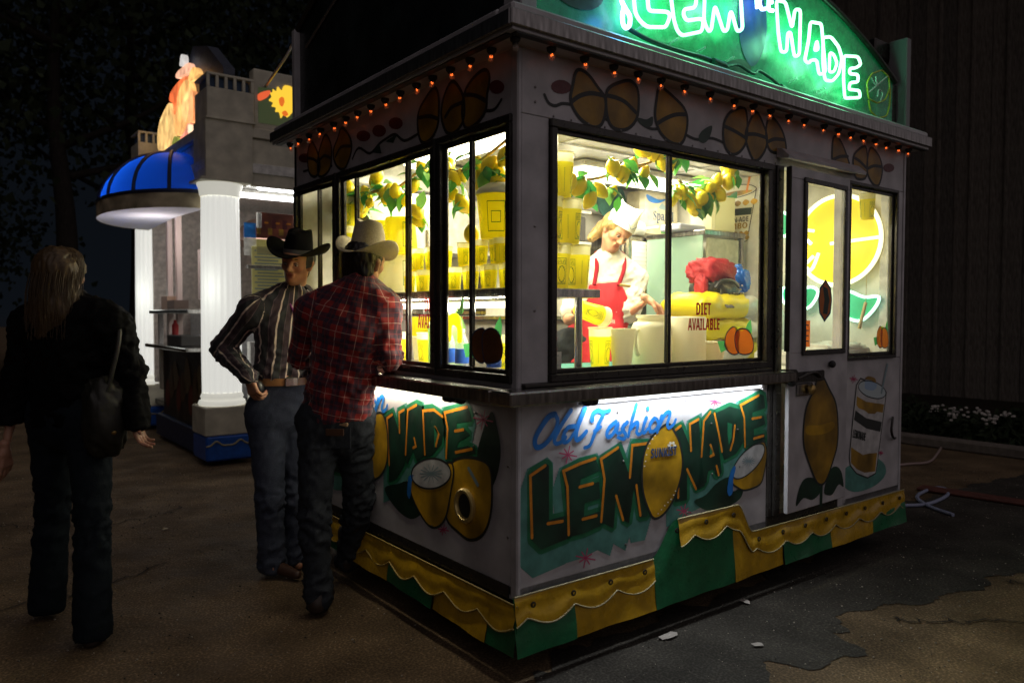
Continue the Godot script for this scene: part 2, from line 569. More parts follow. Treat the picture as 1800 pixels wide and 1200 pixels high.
	outline("lemon_cut_face", t, [1.703, 0.825, 1.718, 0.8, 1.704, 0.766, 1.665, 0.728, 1.608, 0.696, 1.546, 0.675, 1.492, 0.669, 1.454, 0.679, 1.44, 0.703, 1.453, 0.736, 1.49, 0.772, 1.544, 0.805, 1.606, 0.827, 1.663, 0.834], 0.006, front, 9, P.pith, P.black, true)
	stroke("cut_segment", t, [1.539, 0.735, 1.614, 0.766], 0.004, front, 11, P.dull, false, false, 1.0)
	stroke("cut_segment", t, [1.524, 0.747, 1.629, 0.755], 0.004, front, 11, P.dull, false, false, 1.0)
	stroke("cut_segment", t, [1.519, 0.758, 1.634, 0.743], 0.004, front, 11, P.dull, false, false, 1.0)
	stroke("cut_segment", t, [1.526, 0.769, 1.627, 0.732], 0.004, front, 11, P.dull, false, false, 1.0)
	stroke("cut_segment", t, [1.542, 0.776, 1.61, 0.725], 0.004, front, 11, P.dull, false, false, 1.0)
	stroke("cut_segment", t, [1.565, 0.778, 1.587, 0.724], 0.004, front, 11, P.dull, false, false, 1.0)
	stroke("cut_segment", t, [1.591, 0.774, 1.561, 0.727], 0.004, front, 11, P.dull, false, false, 1.0)
	paint("juice_drip", t, [1.45, 0.74, 1.464, 0.725, 1.444, 0.672, 1.441, 0.604, 1.418, 0.586, 1.399, 0.597, 1.395, 0.636, 1.419, 0.709], front, 11, P.blue, true)
	stroke("painted_star", t, [0.228, 0.941, 0.329, 0.915], 0.006, front, 6, P.pink, false, false, 1.0)
	stroke("painted_star", t, [0.257, 0.955, 0.299, 0.902], 0.006, front, 6, P.pink, false, false, 1.0)
	stroke("painted_star", t, [0.288, 0.965, 0.268, 0.892], 0.006, front, 6, P.pink, false, false, 1.0)
	stroke("painted_star", t, [0.31, 0.941, 0.246, 0.916], 0.006, front, 6, P.pink, false, false, 1.0)
	stroke("painted_star", t, [1.235, 1.102, 1.338, 1.082], 0.006, front, 6, P.pink, false, false, 1.0)
	stroke("painted_star", t, [1.264, 1.114, 1.308, 1.07], 0.006, front, 6, P.pink, false, false, 1.0)
	stroke("painted_star", t, [1.296, 1.124, 1.276, 1.06], 0.006, front, 6, P.pink, false, false, 1.0)
	stroke("painted_star", t, [1.319, 1.104, 1.253, 1.08], 0.006, front, 6, P.pink, false, false, 1.0)
	stroke("painted_star", t, [0.329, 0.475, 0.444, 0.436], 0.006, front, 6, P.pink, false, false, 1.0)
	stroke("painted_star", t, [0.362, 0.487, 0.41, 0.424], 0.006, front, 6, P.pink, false, false, 1.0)
	stroke("painted_star", t, [0.397, 0.496, 0.375, 0.415], 0.006, front, 6, P.pink, false, false, 1.0)
	stroke("painted_star", t, [0.423, 0.467, 0.35, 0.445], 0.006, front, 6, P.pink, false, false, 1.0)
	stroke("painted_star", t, [0.997, 0.577, 1.105, 0.546], 0.006, front, 6, P.pink, false, false, 1.0)
	stroke("painted_star", t, [1.027, 0.588, 1.073, 0.535], 0.006, front, 6, P.pink, false, false, 1.0)
	stroke("painted_star", t, [1.061, 0.596, 1.04, 0.528], 0.006, front, 6, P.pink, false, false, 1.0)
	stroke("painted_star", t, [1.085, 0.571, 1.016, 0.552], 0.006, front, 6, P.pink, false, false, 1.0)
	stroke("script_lettering", t, [0.201, 1.11, 0.167, 1.102, 0.119, 1.055, 0.093, 1.016, 0.095, 0.986, 0.115, 0.978, 0.154, 0.993, 0.201, 1.037, 0.217, 1.081, 0.201, 1.11], 0.027, front, 12, P.blue, true, false, 0.75)
	stroke("script_lettering", t, [0.293, 1.12, 0.236, 1.058, 0.201, 1.006, 0.207, 0.985, 0.236, 0.987, 0.264, 1.007], 0.022, front, 12, P.blue, true, false, 0.75)
	stroke("script_lettering", t, [0.321, 1.049, 0.273, 1.045, 0.247, 1.005, 0.256, 0.985, 0.284, 0.992, 0.318, 1.026], 0.022, front, 12, P.blue, true, false, 0.75)
	stroke("script_lettering", t, [0.376, 1.122, 0.334, 1.05, 0.322, 1.007, 0.331, 0.988, 0.358, 0.999, 0.385, 1.02], 0.027, front, 12, P.blue, true, false, 0.75)
	stroke("script_lettering", t, [0.419, 1.068, 0.425, 1.094, 0.455, 1.108, 0.485, 1.098, 0.528, 1.102], 0.027, front, 12, P.blue, true, false, 0.75)
	stroke("script_lettering", t, [0.493, 1.094, 0.455, 1.039, 0.431, 0.998, 0.407, 0.957, 0.374, 0.949], 0.022, front, 12, P.blue, true, false, 0.75)
	stroke("script_lettering", t, [0.434, 1.016, 0.473, 1.032], 0.022, front, 12, P.blue, true, false, 0.75)
	stroke("script_lettering", t, [0.569, 1.048, 0.528, 1.026, 0.511, 0.998, 0.522, 0.982, 0.552, 0.996, 0.583, 1.036, 0.576, 0.999, 0.597, 0.994, 0.619, 1.01], 0.022, front, 12, P.blue, true, false, 0.75)
	stroke("script_lettering", t, [0.642, 1.038, 0.609, 1.015, 0.632, 0.983, 0.62, 0.964, 0.583, 0.975], 0.022, front, 12, P.blue, true, false, 0.75)
	stroke("script_lettering", t, [0.702, 1.116, 0.67, 1.036, 0.649, 0.971], 0.022, front, 12, P.blue, true, false, 0.75)
	stroke("script_lettering", t, [0.664, 1.006, 0.699, 1.032, 0.714, 1.024, 0.705, 0.987, 0.727, 0.976, 0.751, 0.998], 0.022, front, 12, P.blue, true, false, 0.75)
	stroke("script_lettering", t, [0.77, 1.049, 0.747, 0.999, 0.755, 0.979, 0.78, 0.996], 0.022, front, 12, P.blue, true, false, 0.75)
	stroke("script_lettering", t, [0.779, 1.095, 0.783, 1.087], 0.022, front, 12, P.blue, true, false, 0.75)
	stroke("script_lettering", t, [0.826, 1.042, 0.795, 1.014, 0.8, 0.982, 0.833, 0.985, 0.855, 1.012, 0.841, 1.038, 0.824, 1.038], 0.022, front, 12, P.blue, true, false, 0.75)
	stroke("script_lettering", t, [0.878, 1.049, 0.863, 1.012, 0.848, 0.973], 0.022, front, 12, P.blue, true, false, 0.75)
	stroke("script_lettering", t, [0.859, 1, 0.906, 1.059, 0.939, 1.059, 0.919, 1.007, 0.933, 0.988, 0.966, 1.003, 0.98, 1.024], 0.022, front, 12, P.blue, true, false, 0.75)
	letters("lettering", "SUNKIST", 0.185, 0.045, front * Transform3D(Basis(Vector3(0, 0, 1), -0.02), Vector3(0.804, 0.853, 0.0030)), P.navy, t)
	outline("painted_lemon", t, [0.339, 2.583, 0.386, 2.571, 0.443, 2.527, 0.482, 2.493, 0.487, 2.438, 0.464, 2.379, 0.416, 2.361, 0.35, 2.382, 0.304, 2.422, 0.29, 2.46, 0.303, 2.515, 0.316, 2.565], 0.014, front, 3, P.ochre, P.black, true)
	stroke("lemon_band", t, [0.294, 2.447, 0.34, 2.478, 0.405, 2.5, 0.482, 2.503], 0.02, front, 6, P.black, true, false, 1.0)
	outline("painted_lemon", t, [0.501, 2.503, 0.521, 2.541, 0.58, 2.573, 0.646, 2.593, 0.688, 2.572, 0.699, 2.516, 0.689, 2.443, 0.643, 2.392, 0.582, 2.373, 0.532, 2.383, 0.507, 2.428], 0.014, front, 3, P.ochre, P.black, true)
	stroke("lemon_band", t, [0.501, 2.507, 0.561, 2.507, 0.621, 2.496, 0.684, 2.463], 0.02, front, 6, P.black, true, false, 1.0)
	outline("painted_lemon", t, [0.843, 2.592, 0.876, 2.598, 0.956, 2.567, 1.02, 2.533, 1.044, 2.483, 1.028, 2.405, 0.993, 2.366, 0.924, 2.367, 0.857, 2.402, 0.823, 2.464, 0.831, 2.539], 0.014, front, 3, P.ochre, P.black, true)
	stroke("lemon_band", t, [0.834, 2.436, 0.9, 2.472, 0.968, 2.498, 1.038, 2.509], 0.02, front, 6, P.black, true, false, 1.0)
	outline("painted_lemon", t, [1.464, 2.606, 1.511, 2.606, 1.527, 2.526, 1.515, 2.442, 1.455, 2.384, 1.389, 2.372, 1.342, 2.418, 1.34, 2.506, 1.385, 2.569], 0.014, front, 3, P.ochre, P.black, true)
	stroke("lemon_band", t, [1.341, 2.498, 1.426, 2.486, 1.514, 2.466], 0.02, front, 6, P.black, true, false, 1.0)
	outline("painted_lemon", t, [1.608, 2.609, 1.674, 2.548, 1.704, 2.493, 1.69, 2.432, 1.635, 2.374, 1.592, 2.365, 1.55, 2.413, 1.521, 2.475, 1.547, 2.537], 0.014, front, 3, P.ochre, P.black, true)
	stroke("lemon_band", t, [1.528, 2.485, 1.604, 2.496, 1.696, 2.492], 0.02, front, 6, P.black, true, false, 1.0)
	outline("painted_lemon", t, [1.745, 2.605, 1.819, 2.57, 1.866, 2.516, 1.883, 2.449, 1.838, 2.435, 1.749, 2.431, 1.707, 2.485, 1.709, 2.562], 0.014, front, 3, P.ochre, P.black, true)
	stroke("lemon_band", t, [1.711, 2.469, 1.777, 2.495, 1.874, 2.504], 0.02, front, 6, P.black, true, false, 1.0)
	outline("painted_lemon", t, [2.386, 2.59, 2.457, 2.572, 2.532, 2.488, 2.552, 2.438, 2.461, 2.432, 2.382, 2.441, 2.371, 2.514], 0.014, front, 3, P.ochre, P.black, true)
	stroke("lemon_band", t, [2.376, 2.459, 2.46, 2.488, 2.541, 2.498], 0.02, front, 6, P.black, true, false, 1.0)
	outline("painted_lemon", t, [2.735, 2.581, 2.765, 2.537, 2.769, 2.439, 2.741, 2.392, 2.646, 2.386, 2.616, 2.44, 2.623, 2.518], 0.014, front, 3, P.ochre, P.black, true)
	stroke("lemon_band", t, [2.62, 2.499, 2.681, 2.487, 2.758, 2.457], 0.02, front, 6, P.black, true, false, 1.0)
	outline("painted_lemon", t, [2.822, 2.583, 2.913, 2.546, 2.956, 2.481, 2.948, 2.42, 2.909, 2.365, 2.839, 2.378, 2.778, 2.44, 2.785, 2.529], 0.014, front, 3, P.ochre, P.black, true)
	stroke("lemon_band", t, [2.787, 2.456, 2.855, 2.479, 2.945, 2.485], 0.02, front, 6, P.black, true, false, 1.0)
	stroke("painted_vine", t, [0.14, 2.447, 0.162, 2.418, 0.197, 2.411, 0.241, 2.428, 0.293, 2.432], 0.014, front, 2, P.black, true, false, 1.0)
	stroke("painted_vine", t, [0.483, 2.403, 0.502, 2.401], 0.014, front, 2, P.black, true, false, 1.0)
	stroke("painted_vine", t, [0.689, 2.439, 0.737, 2.414, 0.791, 2.404, 0.845, 2.412], 0.014, front, 2, P.black, true, false, 1.0)
	stroke("painted_vine", t, [1.033, 2.413, 1.111, 2.401, 1.172, 2.41, 1.246, 2.424, 1.342, 2.414], 0.014, front, 2, P.black, true, false, 1.0)
	paint("painted_leaf", t, [0.705, 2.441, 0.758, 2.442, 0.801, 2.462, 0.796, 2.419, 0.748, 2.408, 0.705, 2.422], front, 3, P.deep, true)
	paint("painted_leaf", t, [1.135, 2.401, 1.159, 2.447, 1.239, 2.486, 1.221, 2.425, 1.178, 2.391], front, 3, P.deep, true)
	paint("painted_flower", t, [0.289, 2.502, 0.282, 2.488, 0.264, 2.476, 0.24, 2.468, 0.215, 2.465, 0.193, 2.468, 0.179, 2.477, 0.175, 2.49, 0.182, 2.503, 0.199, 2.515, 0.222, 2.524, 0.248, 2.527, 0.27, 2.523, 0.285, 2.515], front, 2, P.maroon, false)
	paint("painted_flower", t, [3.121, 2.498, 3.114, 2.485, 3.094, 2.473, 3.065, 2.464, 3.033, 2.46, 3.004, 2.462, 2.983, 2.47, 2.976, 2.481, 2.983, 2.494, 3.002, 2.506, 3.031, 2.515, 3.063, 2.519, 3.092, 2.517, 3.113, 2.51], front, 2, P.maroon, false)
	paint("painted_shadow", t, [2.551, 0.575, 2.633, 0.604, 2.902, 0.623, 3.057, 0.564, 3.08, 0.489, 2.949, 0.434, 2.733, 0.423, 2.601, 0.456, 2.553, 0.507], front, 1, P.teal, true)
	outline("painted_cup", t, [2.692, 1.099, 2.738, 1.136, 2.846, 1.108, 3.007, 1.071, 3.066, 1.032, 3.052, 0.966, 3.008, 0.775, 2.964, 0.575, 2.946, 0.516, 2.847, 0.5, 2.71, 0.545, 2.633, 0.604, 2.622, 0.654, 2.653, 0.866], 0.008, front, 3, P.offwhite, P.black, false)
	outline("painted_rim", t, [3.055, 1.018, 3.024, 1.004, 2.965, 1, 2.89, 1.009, 2.815, 1.027, 2.755, 1.052, 2.72, 1.078, 2.717, 1.1, 2.746, 1.115, 2.803, 1.119, 2.875, 1.112, 2.951, 1.094, 3.015, 1.069, 3.052, 1.042], 0.006, front, 5, P.paleblue, P.black, true)
	paint("painted_scoop", t, [2.788, 1.088, 2.805, 1.137, 2.884, 1.14, 2.942, 1.085, 2.897, 1.055, 2.808, 1.067], front, 7, P.blueice, true)
	paint("painted_scoop", t, [2.786, 1.133, 2.834, 1.149, 2.914, 1.132, 2.929, 1.101, 2.875, 1.119, 2.829, 1.126], front, 8, P.ochre, true)
	stroke("painted_straw", t, [3.074, 1.211, 3.002, 1.036], 0.022, front, 9, P.dull, false, false, 1.0)
	paint("painted_lemon_row", t, [2.694, 1.03, 2.811, 0.988, 3.042, 0.955, 3.024, 0.902, 2.952, 0.914, 2.922, 0.902, 2.843, 0.91, 2.793, 0.934, 2.716, 0.955, 2.692, 0.976], front, 6, P.ochre, false)
	paint("painted_band", t, [2.682, 0.942, 2.814, 0.883, 3.016, 0.841, 2.997, 0.779, 2.817, 0.817, 2.665, 0.885], front, 6, P.black, false)
	paint("painted_lemon_row", t, [2.637, 0.716, 2.706, 0.684, 2.783, 0.651, 2.852, 0.653, 2.962, 0.645, 2.94, 0.527, 2.807, 0.535, 2.709, 0.57, 2.638, 0.618], front, 6, P.ochre, false)
	letters("lettering", "LEMONADE", 0.157, 0.052, front * Transform3D(Basis(Vector3(0, 0, 1), -0.24), Vector3(2.65, 0.776, 0.0024)), P.black, t)
	stroke("painted_star", t, [2.607, 1.147, 2.699, 1.133], 0.006, front, 6, P.pink, false, false, 1.0)
	stroke("painted_star", t, [2.633, 1.156, 2.673, 1.123], 0.006, front, 6, P.pink, false, false, 1.0)
	stroke("painted_star", t, [2.661, 1.163, 2.644, 1.116], 0.006, front, 6, P.pink, false, false, 1.0)
	stroke("painted_star", t, [2.682, 1.148, 2.624, 1.131], 0.006, front, 6, P.pink, false, false, 1.0)
	stroke("painted_star", t, [2.983, 0.645, 3.043, 0.633], 0.006, front, 6, P.pink, false, false, 1.0)
	stroke("painted_star", t, [3, 0.65, 3.026, 0.628], 0.006, front, 6, P.pink, false, false, 1.0)
	stroke("painted_star", t, [3.018, 0.653, 3.007, 0.625], 0.006, front, 6, P.pink, false, false, 1.0)
	stroke("painted_star", t, [3.032, 0.643, 2.994, 0.635], 0.006, front, 6, P.pink, false, false, 1.0)
func side_artwork(t: Node3D, side: Transform3D) -> void:
	painted_letter(t, [-2.01, 0.91, -1.927, 0.938, -1.913, 0.926, -1.912, 0.694, -1.819, 0.698, -1.804, 0.595, -1.954, 0.575, -2.009, 0.625], side, [[-2.005, 0.635, -2.011, 0.775, -2.015, 0.897, -1.934, 0.93], [-1.919, 0.68, -1.835, 0.677]])
	painted_letter(t, [-1.831, 0.892, -1.735, 0.919, -1.642, 0.926, -1.609, 0.871, -1.73, 0.847, -1.734, 0.801, -1.676, 0.815, -1.617, 0.821, -1.611, 0.744, -1.705, 0.736, -1.709, 0.678, -1.611, 0.685, -1.607, 0.619, -1.704, 0.603, -1.792, 0.6], side, [[-1.799, 0.612, -1.804, 0.744, -1.808, 0.822, -1.831, 0.894, -1.735, 0.915, -1.642, 0.928], [-1.736, 0.812, -1.656, 0.817], [-1.717, 0.666, -1.633, 0.669]])
	painted_letter(t, [-1.605, 0.918, -1.49, 0.96, -1.429, 0.838, -1.4, 0.97, -1.295, 0.96, -1.297, 0.613, -1.353, 0.615, -1.392, 0.758, -1.423, 0.599, -1.46, 0.621, -1.509, 0.74, -1.525, 0.594, -1.61, 0.638, -1.591, 0.785], side, [[-1.603, 0.637, -1.584, 0.828, -1.607, 0.921, -1.5, 0.961], [-1.509, 0.74, -1.463, 0.623], [-1.42, 0.814, -1.405, 0.962, -1.301, 0.961], [-1.376, 0.771, -1.347, 0.625]])
	painted_letter(t, [-1.147, 0.988, -1.05, 1.027, -0.984, 0.939, -0.983, 1.037, -0.925, 1.058, -0.906, 0.91, -0.926, 0.772, -1.006, 0.69, -1.093, 0.655, -1.092, 0.816], side, [[-1.088, 0.746, -1.111, 0.989, -1.054, 1.015], [-0.978, 0.93, -0.981, 1.032, -0.931, 1.052]])
	painted_letter(t, [-0.896, 1.057, -0.802, 1.093, -0.757, 1.087, -0.745, 1.014, -0.74, 0.838, -0.804, 0.808, -0.841, 0.852, -0.898, 0.776, -0.926, 0.82], side, [[-0.916, 0.826, -0.892, 1.055, -0.808, 1.087], [-0.84, 0.871, -0.813, 0.882, -0.829, 0.92]])
	painted_letter(t, [-0.748, 1.07, -0.66, 1.085, -0.576, 1.064, -0.551, 1, -0.576, 0.925, -0.661, 0.859, -0.722, 0.841], side, [[-0.728, 0.854, -0.745, 1.065, -0.643, 1.08, -0.567, 1.056], [-0.635, 0.999, -0.601, 0.967, -0.627, 0.91]])
	painted_letter(t, [-0.551, 1.08, -0.362, 1.125, -0.339, 1.098, -0.325, 1.061, -0.447, 1.037, -0.447, 1.008, -0.385, 1.022, -0.339, 0.998, -0.431, 0.954, -0.447, 0.925, -0.354, 0.947, -0.302, 0.937, -0.295, 0.921, -0.494, 0.866, -0.527, 0.861], side, [[-0.537, 0.864, -0.523, 1.004, -0.548, 1.076, -0.362, 1.121], [-0.462, 1, -0.392, 1.015], [-0.455, 0.903, -0.325, 0.937]])
	stroke("script_lettering", t, [-1.883, 1.144, -1.917, 1.136, -1.965, 1.089, -1.991, 1.05, -1.989, 1.02, -1.969, 1.012, -1.93, 1.027, -1.883, 1.071, -1.867, 1.115, -1.883, 1.144], 0.023, side, 12, P.blue, true, false, 0.75)
	stroke("script_lettering", t, [-1.791, 1.154, -1.848, 1.092, -1.883, 1.04, -1.877, 1.019, -1.848, 1.021, -1.82, 1.041], 0.023, side, 12, P.blue, true, false, 0.75)
	stroke("script_lettering", t, [-1.763, 1.083, -1.811, 1.079, -1.837, 1.039, -1.828, 1.019, -1.8, 1.026, -1.766, 1.06], 0.023, side, 12, P.blue, true, false, 0.75)
	stroke("script_lettering", t, [-1.708, 1.156, -1.75, 1.084, -1.762, 1.041, -1.753, 1.022, -1.726, 1.033, -1.699, 1.054], 0.023, side, 12, P.blue, true, false, 0.75)
	stroke("script_lettering", t, [-1.665, 1.102, -1.659, 1.128, -1.629, 1.142, -1.599, 1.132, -1.556, 1.136], 0.023, side, 12, P.blue, true, false, 0.75)
	stroke("script_lettering", t, [-1.591, 1.128, -1.629, 1.073, -1.653, 1.032, -1.677, 0.991, -1.71, 0.983], 0.023, side, 12, P.blue, true, false, 0.75)
	stroke("script_lettering", t, [-1.65, 1.05, -1.611, 1.066], 0.023, side, 12, P.blue, true, false, 0.75)
	stroke("script_lettering", t, [-1.515, 1.082, -1.556, 1.06, -1.573, 1.032, -1.562, 1.016, -1.532, 1.03, -1.501, 1.07, -1.508, 1.033, -1.487, 1.028, -1.465, 1.044], 0.023, side, 12, P.blue, true, false, 0.75)
	stroke("script_lettering", t, [-1.442, 1.072, -1.475, 1.049, -1.452, 1.017, -1.464, 0.998, -1.501, 1.009], 0.023, side, 12, P.blue, true, false, 0.75)
	stroke("script_lettering", t, [-1.382, 1.15, -1.414, 1.07, -1.435, 1.005], 0.023, side, 12, P.blue, true, false, 0.75)
	stroke("script_lettering", t, [-1.42, 1.04, -1.385, 1.066, -1.37, 1.058, -1.379, 1.021, -1.357, 1.01, -1.333, 1.032], 0.023, side, 12, P.blue, true, false, 0.75)
	stroke("script_lettering", t, [-1.314, 1.083, -1.337, 1.033, -1.329, 1.013, -1.304, 1.03], 0.023, side, 12, P.blue, true, false, 0.75)
	stroke("script_lettering", t, [-1.305, 1.129, -1.301, 1.121], 0.023, side, 12, P.blue, true, false, 0.75)
	stroke("script_lettering", t, [-1.258, 1.076, -1.289, 1.048, -1.284, 1.016, -1.251, 1.019, -1.229, 1.046, -1.243, 1.072, -1.26, 1.072], 0.023, side, 12, P.blue, true, false, 0.75)
	stroke("script_lettering", t, [-1.206, 1.083, -1.221, 1.046, -1.236, 1.007], 0.023, side, 12, P.blue, true, false, 0.75)
	stroke("script_lettering", t, [-1.225, 1.034, -1.178, 1.093, -1.145, 1.093, -1.165, 1.041, -1.151, 1.022, -1.118, 1.037, -1.104, 1.058], 0.023, side, 12, P.blue, true, false, 0.75)
	paint("letter_opening", t, [-0.64, 1.008, -0.606, 0.976, -0.61, 0.93, -0.64, 0.899], side, 5, P.mid, false)
	outline("painted_lemon", t, [-1.277, 0.981, -1.179, 1.007, -1.132, 0.971, -1.106, 0.884, -1.117, 0.762, -1.181, 0.681, -1.269, 0.645, -1.37, 0.67, -1.422, 0.769, -1.414, 0.887, -1.356, 0.952], 0.011, side, 6, P.lemon, P.black, true)
	paint("painted_leaf", t, [-0.181, 1.118, -0.133, 1.05, -0.11, 0.956, -0.133, 0.856, -0.181, 0.79, -0.188, 0.879, -0.278, 0.894, -0.266, 0.976], side, 4, P.deep, true)
	paint("painted_leaf", t, [-1.139, 0.617, -0.996, 0.662, -0.879, 0.693, -0.786, 0.624, -0.741, 0.577, -0.842, 0.513, -0.957, 0.513, -1.077, 0.558], side, 4, P.deep, true)
	outline("painted_lemon", t, [-0.495, 0.831, -0.416, 0.878, -0.295, 0.896, -0.195, 0.878, -0.175, 0.783, -0.188, 0.665, -0.244, 0.574, -0.339, 0.53, -0.431, 0.544, -0.527, 0.585, -0.511, 0.704], 0.012, side, 7, P.lemon, P.black, true)
	outline("painted_lemon_half", t, [-0.854, 0.711, -0.842, 0.623, -0.715, 0.526, -0.619, 0.524, -0.54, 0.591, -0.495, 0.724, -0.474, 0.816, -0.511, 0.846, -0.661, 0.767], 0.01, side, 9, P.lemon, P.black, true)
	outline("lemon_cut_face", t, [-0.497, 0.809, -0.507, 0.777, -0.548, 0.744, -0.613, 0.715, -0.691, 0.696, -0.766, 0.691, -0.823, 0.703, -0.849, 0.728, -0.838, 0.763, -0.791, 0.798, -0.721, 0.827, -0.643, 0.844, -0.571, 0.846, -0.52, 0.833], 0.008, side, 11, P.pith, P.black, true)
	stroke("cut_segment", t, [-0.773, 0.753, -0.565, 0.787], 0.005, side, 13, P.dull, false, false, 1.0)
	stroke("cut_segment", t, [-0.762, 0.773, -0.575, 0.768], 0.005, side, 13, P.dull, false, false, 1.0)
	stroke("cut_segment", t, [-0.732, 0.792, -0.603, 0.749], 0.005, side, 13, P.dull, false, false, 1.0)
	stroke("cut_segment", t, [-0.69, 0.807, -0.644, 0.734], 0.005, side, 13, P.dull, false, false, 1.0)
	stroke("cut_segment", t, [-0.643, 0.814, -0.69, 0.726], 0.005, side, 13, P.dull, false, false, 1.0)
	stroke("cut_segment", t, [-0.602, 0.813, -0.732, 0.727], 0.005, side, 13, P.dull, false, false, 1.0)
	stroke("cut_segment", t, [-0.575, 0.803, -0.762, 0.736], 0.005, side, 13, P.dull, false, false, 1.0)
	paint("juice_drip", t, [-0.879, 0.722, -0.832, 0.737, -0.851, 0.698, -0.86, 0.638, -0.876, 0.607, -0.898, 0.631, -0.89, 0.691], side, 12, P.blue, true)
	stroke("painted_star", t, [-0.311, 1.078, -0.166, 1.077], 0.006, side, 6, P.pink, false, false, 1.0)
	stroke("painted_star", t, [-0.268, 1.101, -0.207, 1.054], 0.006, side, 6, P.pink, false, false, 1.0)
	stroke("painted_star", t, [-0.223, 1.121, -0.252, 1.033], 0.006, side, 6, P.pink, false, false, 1.0)
	stroke("painted_star", t, [-0.192, 1.1, -0.284, 1.054], 0.006, side, 6, P.pink, false, false, 1.0)
	stroke("painted_star", t, [-0.606, 0.516, -0.515, 0.527], 0.006, side, 6, P.pink, false, false, 1.0)
	stroke("painted_star", t, [-0.58, 0.533, -0.541, 0.51], 0.006, side, 6, P.pink, false, false, 1.0)
	stroke("painted_star", t, [-0.551, 0.548, -0.57, 0.495], 0.006, side, 6, P.pink, false, false, 1.0)
	stroke("painted_star", t, [-0.531, 0.539, -0.59, 0.505], 0.006, side, 6, P.pink, false, false, 1.0)
	stroke("lettering_scrawl", t, [-0.347, 0.845, -0.322, 0.824, -0.277, 0.785], 0.02, side, 10, P.dull, true, false, 1.0)
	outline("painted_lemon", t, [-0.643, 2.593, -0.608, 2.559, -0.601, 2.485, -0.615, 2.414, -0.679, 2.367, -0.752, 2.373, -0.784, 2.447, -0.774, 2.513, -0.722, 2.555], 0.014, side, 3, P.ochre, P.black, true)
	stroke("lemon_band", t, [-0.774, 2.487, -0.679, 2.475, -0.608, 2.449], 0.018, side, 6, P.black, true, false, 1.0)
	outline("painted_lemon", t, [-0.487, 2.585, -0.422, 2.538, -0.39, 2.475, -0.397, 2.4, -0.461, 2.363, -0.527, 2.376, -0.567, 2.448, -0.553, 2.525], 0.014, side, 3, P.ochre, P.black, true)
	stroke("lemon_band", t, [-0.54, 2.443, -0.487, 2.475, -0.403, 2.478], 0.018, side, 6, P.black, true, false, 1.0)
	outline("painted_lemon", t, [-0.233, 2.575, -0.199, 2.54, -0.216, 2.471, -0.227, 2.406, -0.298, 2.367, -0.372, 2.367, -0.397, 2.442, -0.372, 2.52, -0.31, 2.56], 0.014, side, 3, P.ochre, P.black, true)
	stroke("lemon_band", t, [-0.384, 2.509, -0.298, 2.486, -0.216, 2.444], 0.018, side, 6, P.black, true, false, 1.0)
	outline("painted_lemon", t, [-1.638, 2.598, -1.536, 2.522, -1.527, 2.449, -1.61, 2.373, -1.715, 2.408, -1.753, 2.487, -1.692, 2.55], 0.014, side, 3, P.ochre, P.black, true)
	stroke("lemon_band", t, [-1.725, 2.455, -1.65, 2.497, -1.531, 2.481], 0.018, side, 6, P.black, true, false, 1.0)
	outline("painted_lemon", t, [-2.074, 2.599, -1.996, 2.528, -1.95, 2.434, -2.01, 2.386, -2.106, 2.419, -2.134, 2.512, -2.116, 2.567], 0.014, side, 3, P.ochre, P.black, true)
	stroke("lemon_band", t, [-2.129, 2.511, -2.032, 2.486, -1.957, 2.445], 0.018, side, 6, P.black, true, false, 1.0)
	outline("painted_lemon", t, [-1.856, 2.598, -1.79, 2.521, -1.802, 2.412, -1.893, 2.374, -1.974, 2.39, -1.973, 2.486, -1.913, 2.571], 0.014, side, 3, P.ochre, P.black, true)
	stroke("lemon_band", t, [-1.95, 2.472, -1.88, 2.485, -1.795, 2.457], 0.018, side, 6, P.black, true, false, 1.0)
	stroke("painted_vine", t, [-1.508, 2.406, -1.428, 2.454, -1.297, 2.402, -1.188, 2.434, -1.118, 2.446, -1.017, 2.452, -0.92, 2.403, -0.796, 2.411], 0.014, side, 2, P.black, true, false, 1.0)
	stroke("painted_vine", t, [-0.227, 2.406, -0.159, 2.397, -0.109, 2.427], 0.014, side, 2, P.black, true, false, 1.0)
	stroke("painted_vine", t, [-2.206, 2.439, -2.106, 2.434, -1.78, 2.409], 0.014, side, 2, P.black, true, false, 1.0)
	paint("painted_flower", t, [-1.288, 2.494, -1.296, 2.482, -1.319, 2.476, -1.352, 2.476, -1.389, 2.483, -1.423, 2.495, -1.447, 2.51, -1.455, 2.524, -1.446, 2.536, -1.422, 2.542, -1.389, 2.541, -1.352, 2.534, -1.319, 2.522, -1.296, 2.508], side, 2, P.maroon, false)
	paint("painted_flower", t, [-1.111, 2.487, -1.119, 2.475, -1.14, 2.468, -1.17, 2.468, -1.205, 2.474, -1.236, 2.486, -1.258, 2.501, -1.266, 2.516, -1.258, 2.529, -1.236, 2.536, -1.204, 2.536, -1.17, 2.529, -1.139, 2.517, -1.118, 2.502], side, 2, P.maroon, false)
	paint("painted_flower", t, [-0.936, 2.492, -0.943, 2.48, -0.963, 2.474, -0.992, 2.473, -1.025, 2.48, -1.055, 2.491, -1.076, 2.506, -1.083, 2.521, -1.076, 2.533, -1.055, 2.539, -1.025, 2.539, -0.992, 2.532, -0.963, 2.521, -0.943, 2.506], side, 2, P.maroon, false)
	paint("painted_flower", t, [-0.089, 2.474, -0.094, 2.463, -0.109, 2.457, -0.13, 2.456, -0.154, 2.461, -0.176, 2.472, -0.191, 2.486, -0.196, 2.499, -0.191, 2.511, -0.176, 2.517, -0.154, 2.518, -0.13, 2.512, -0.109, 2.501, -0.094, 2.488], side, 2, P.maroon, false)
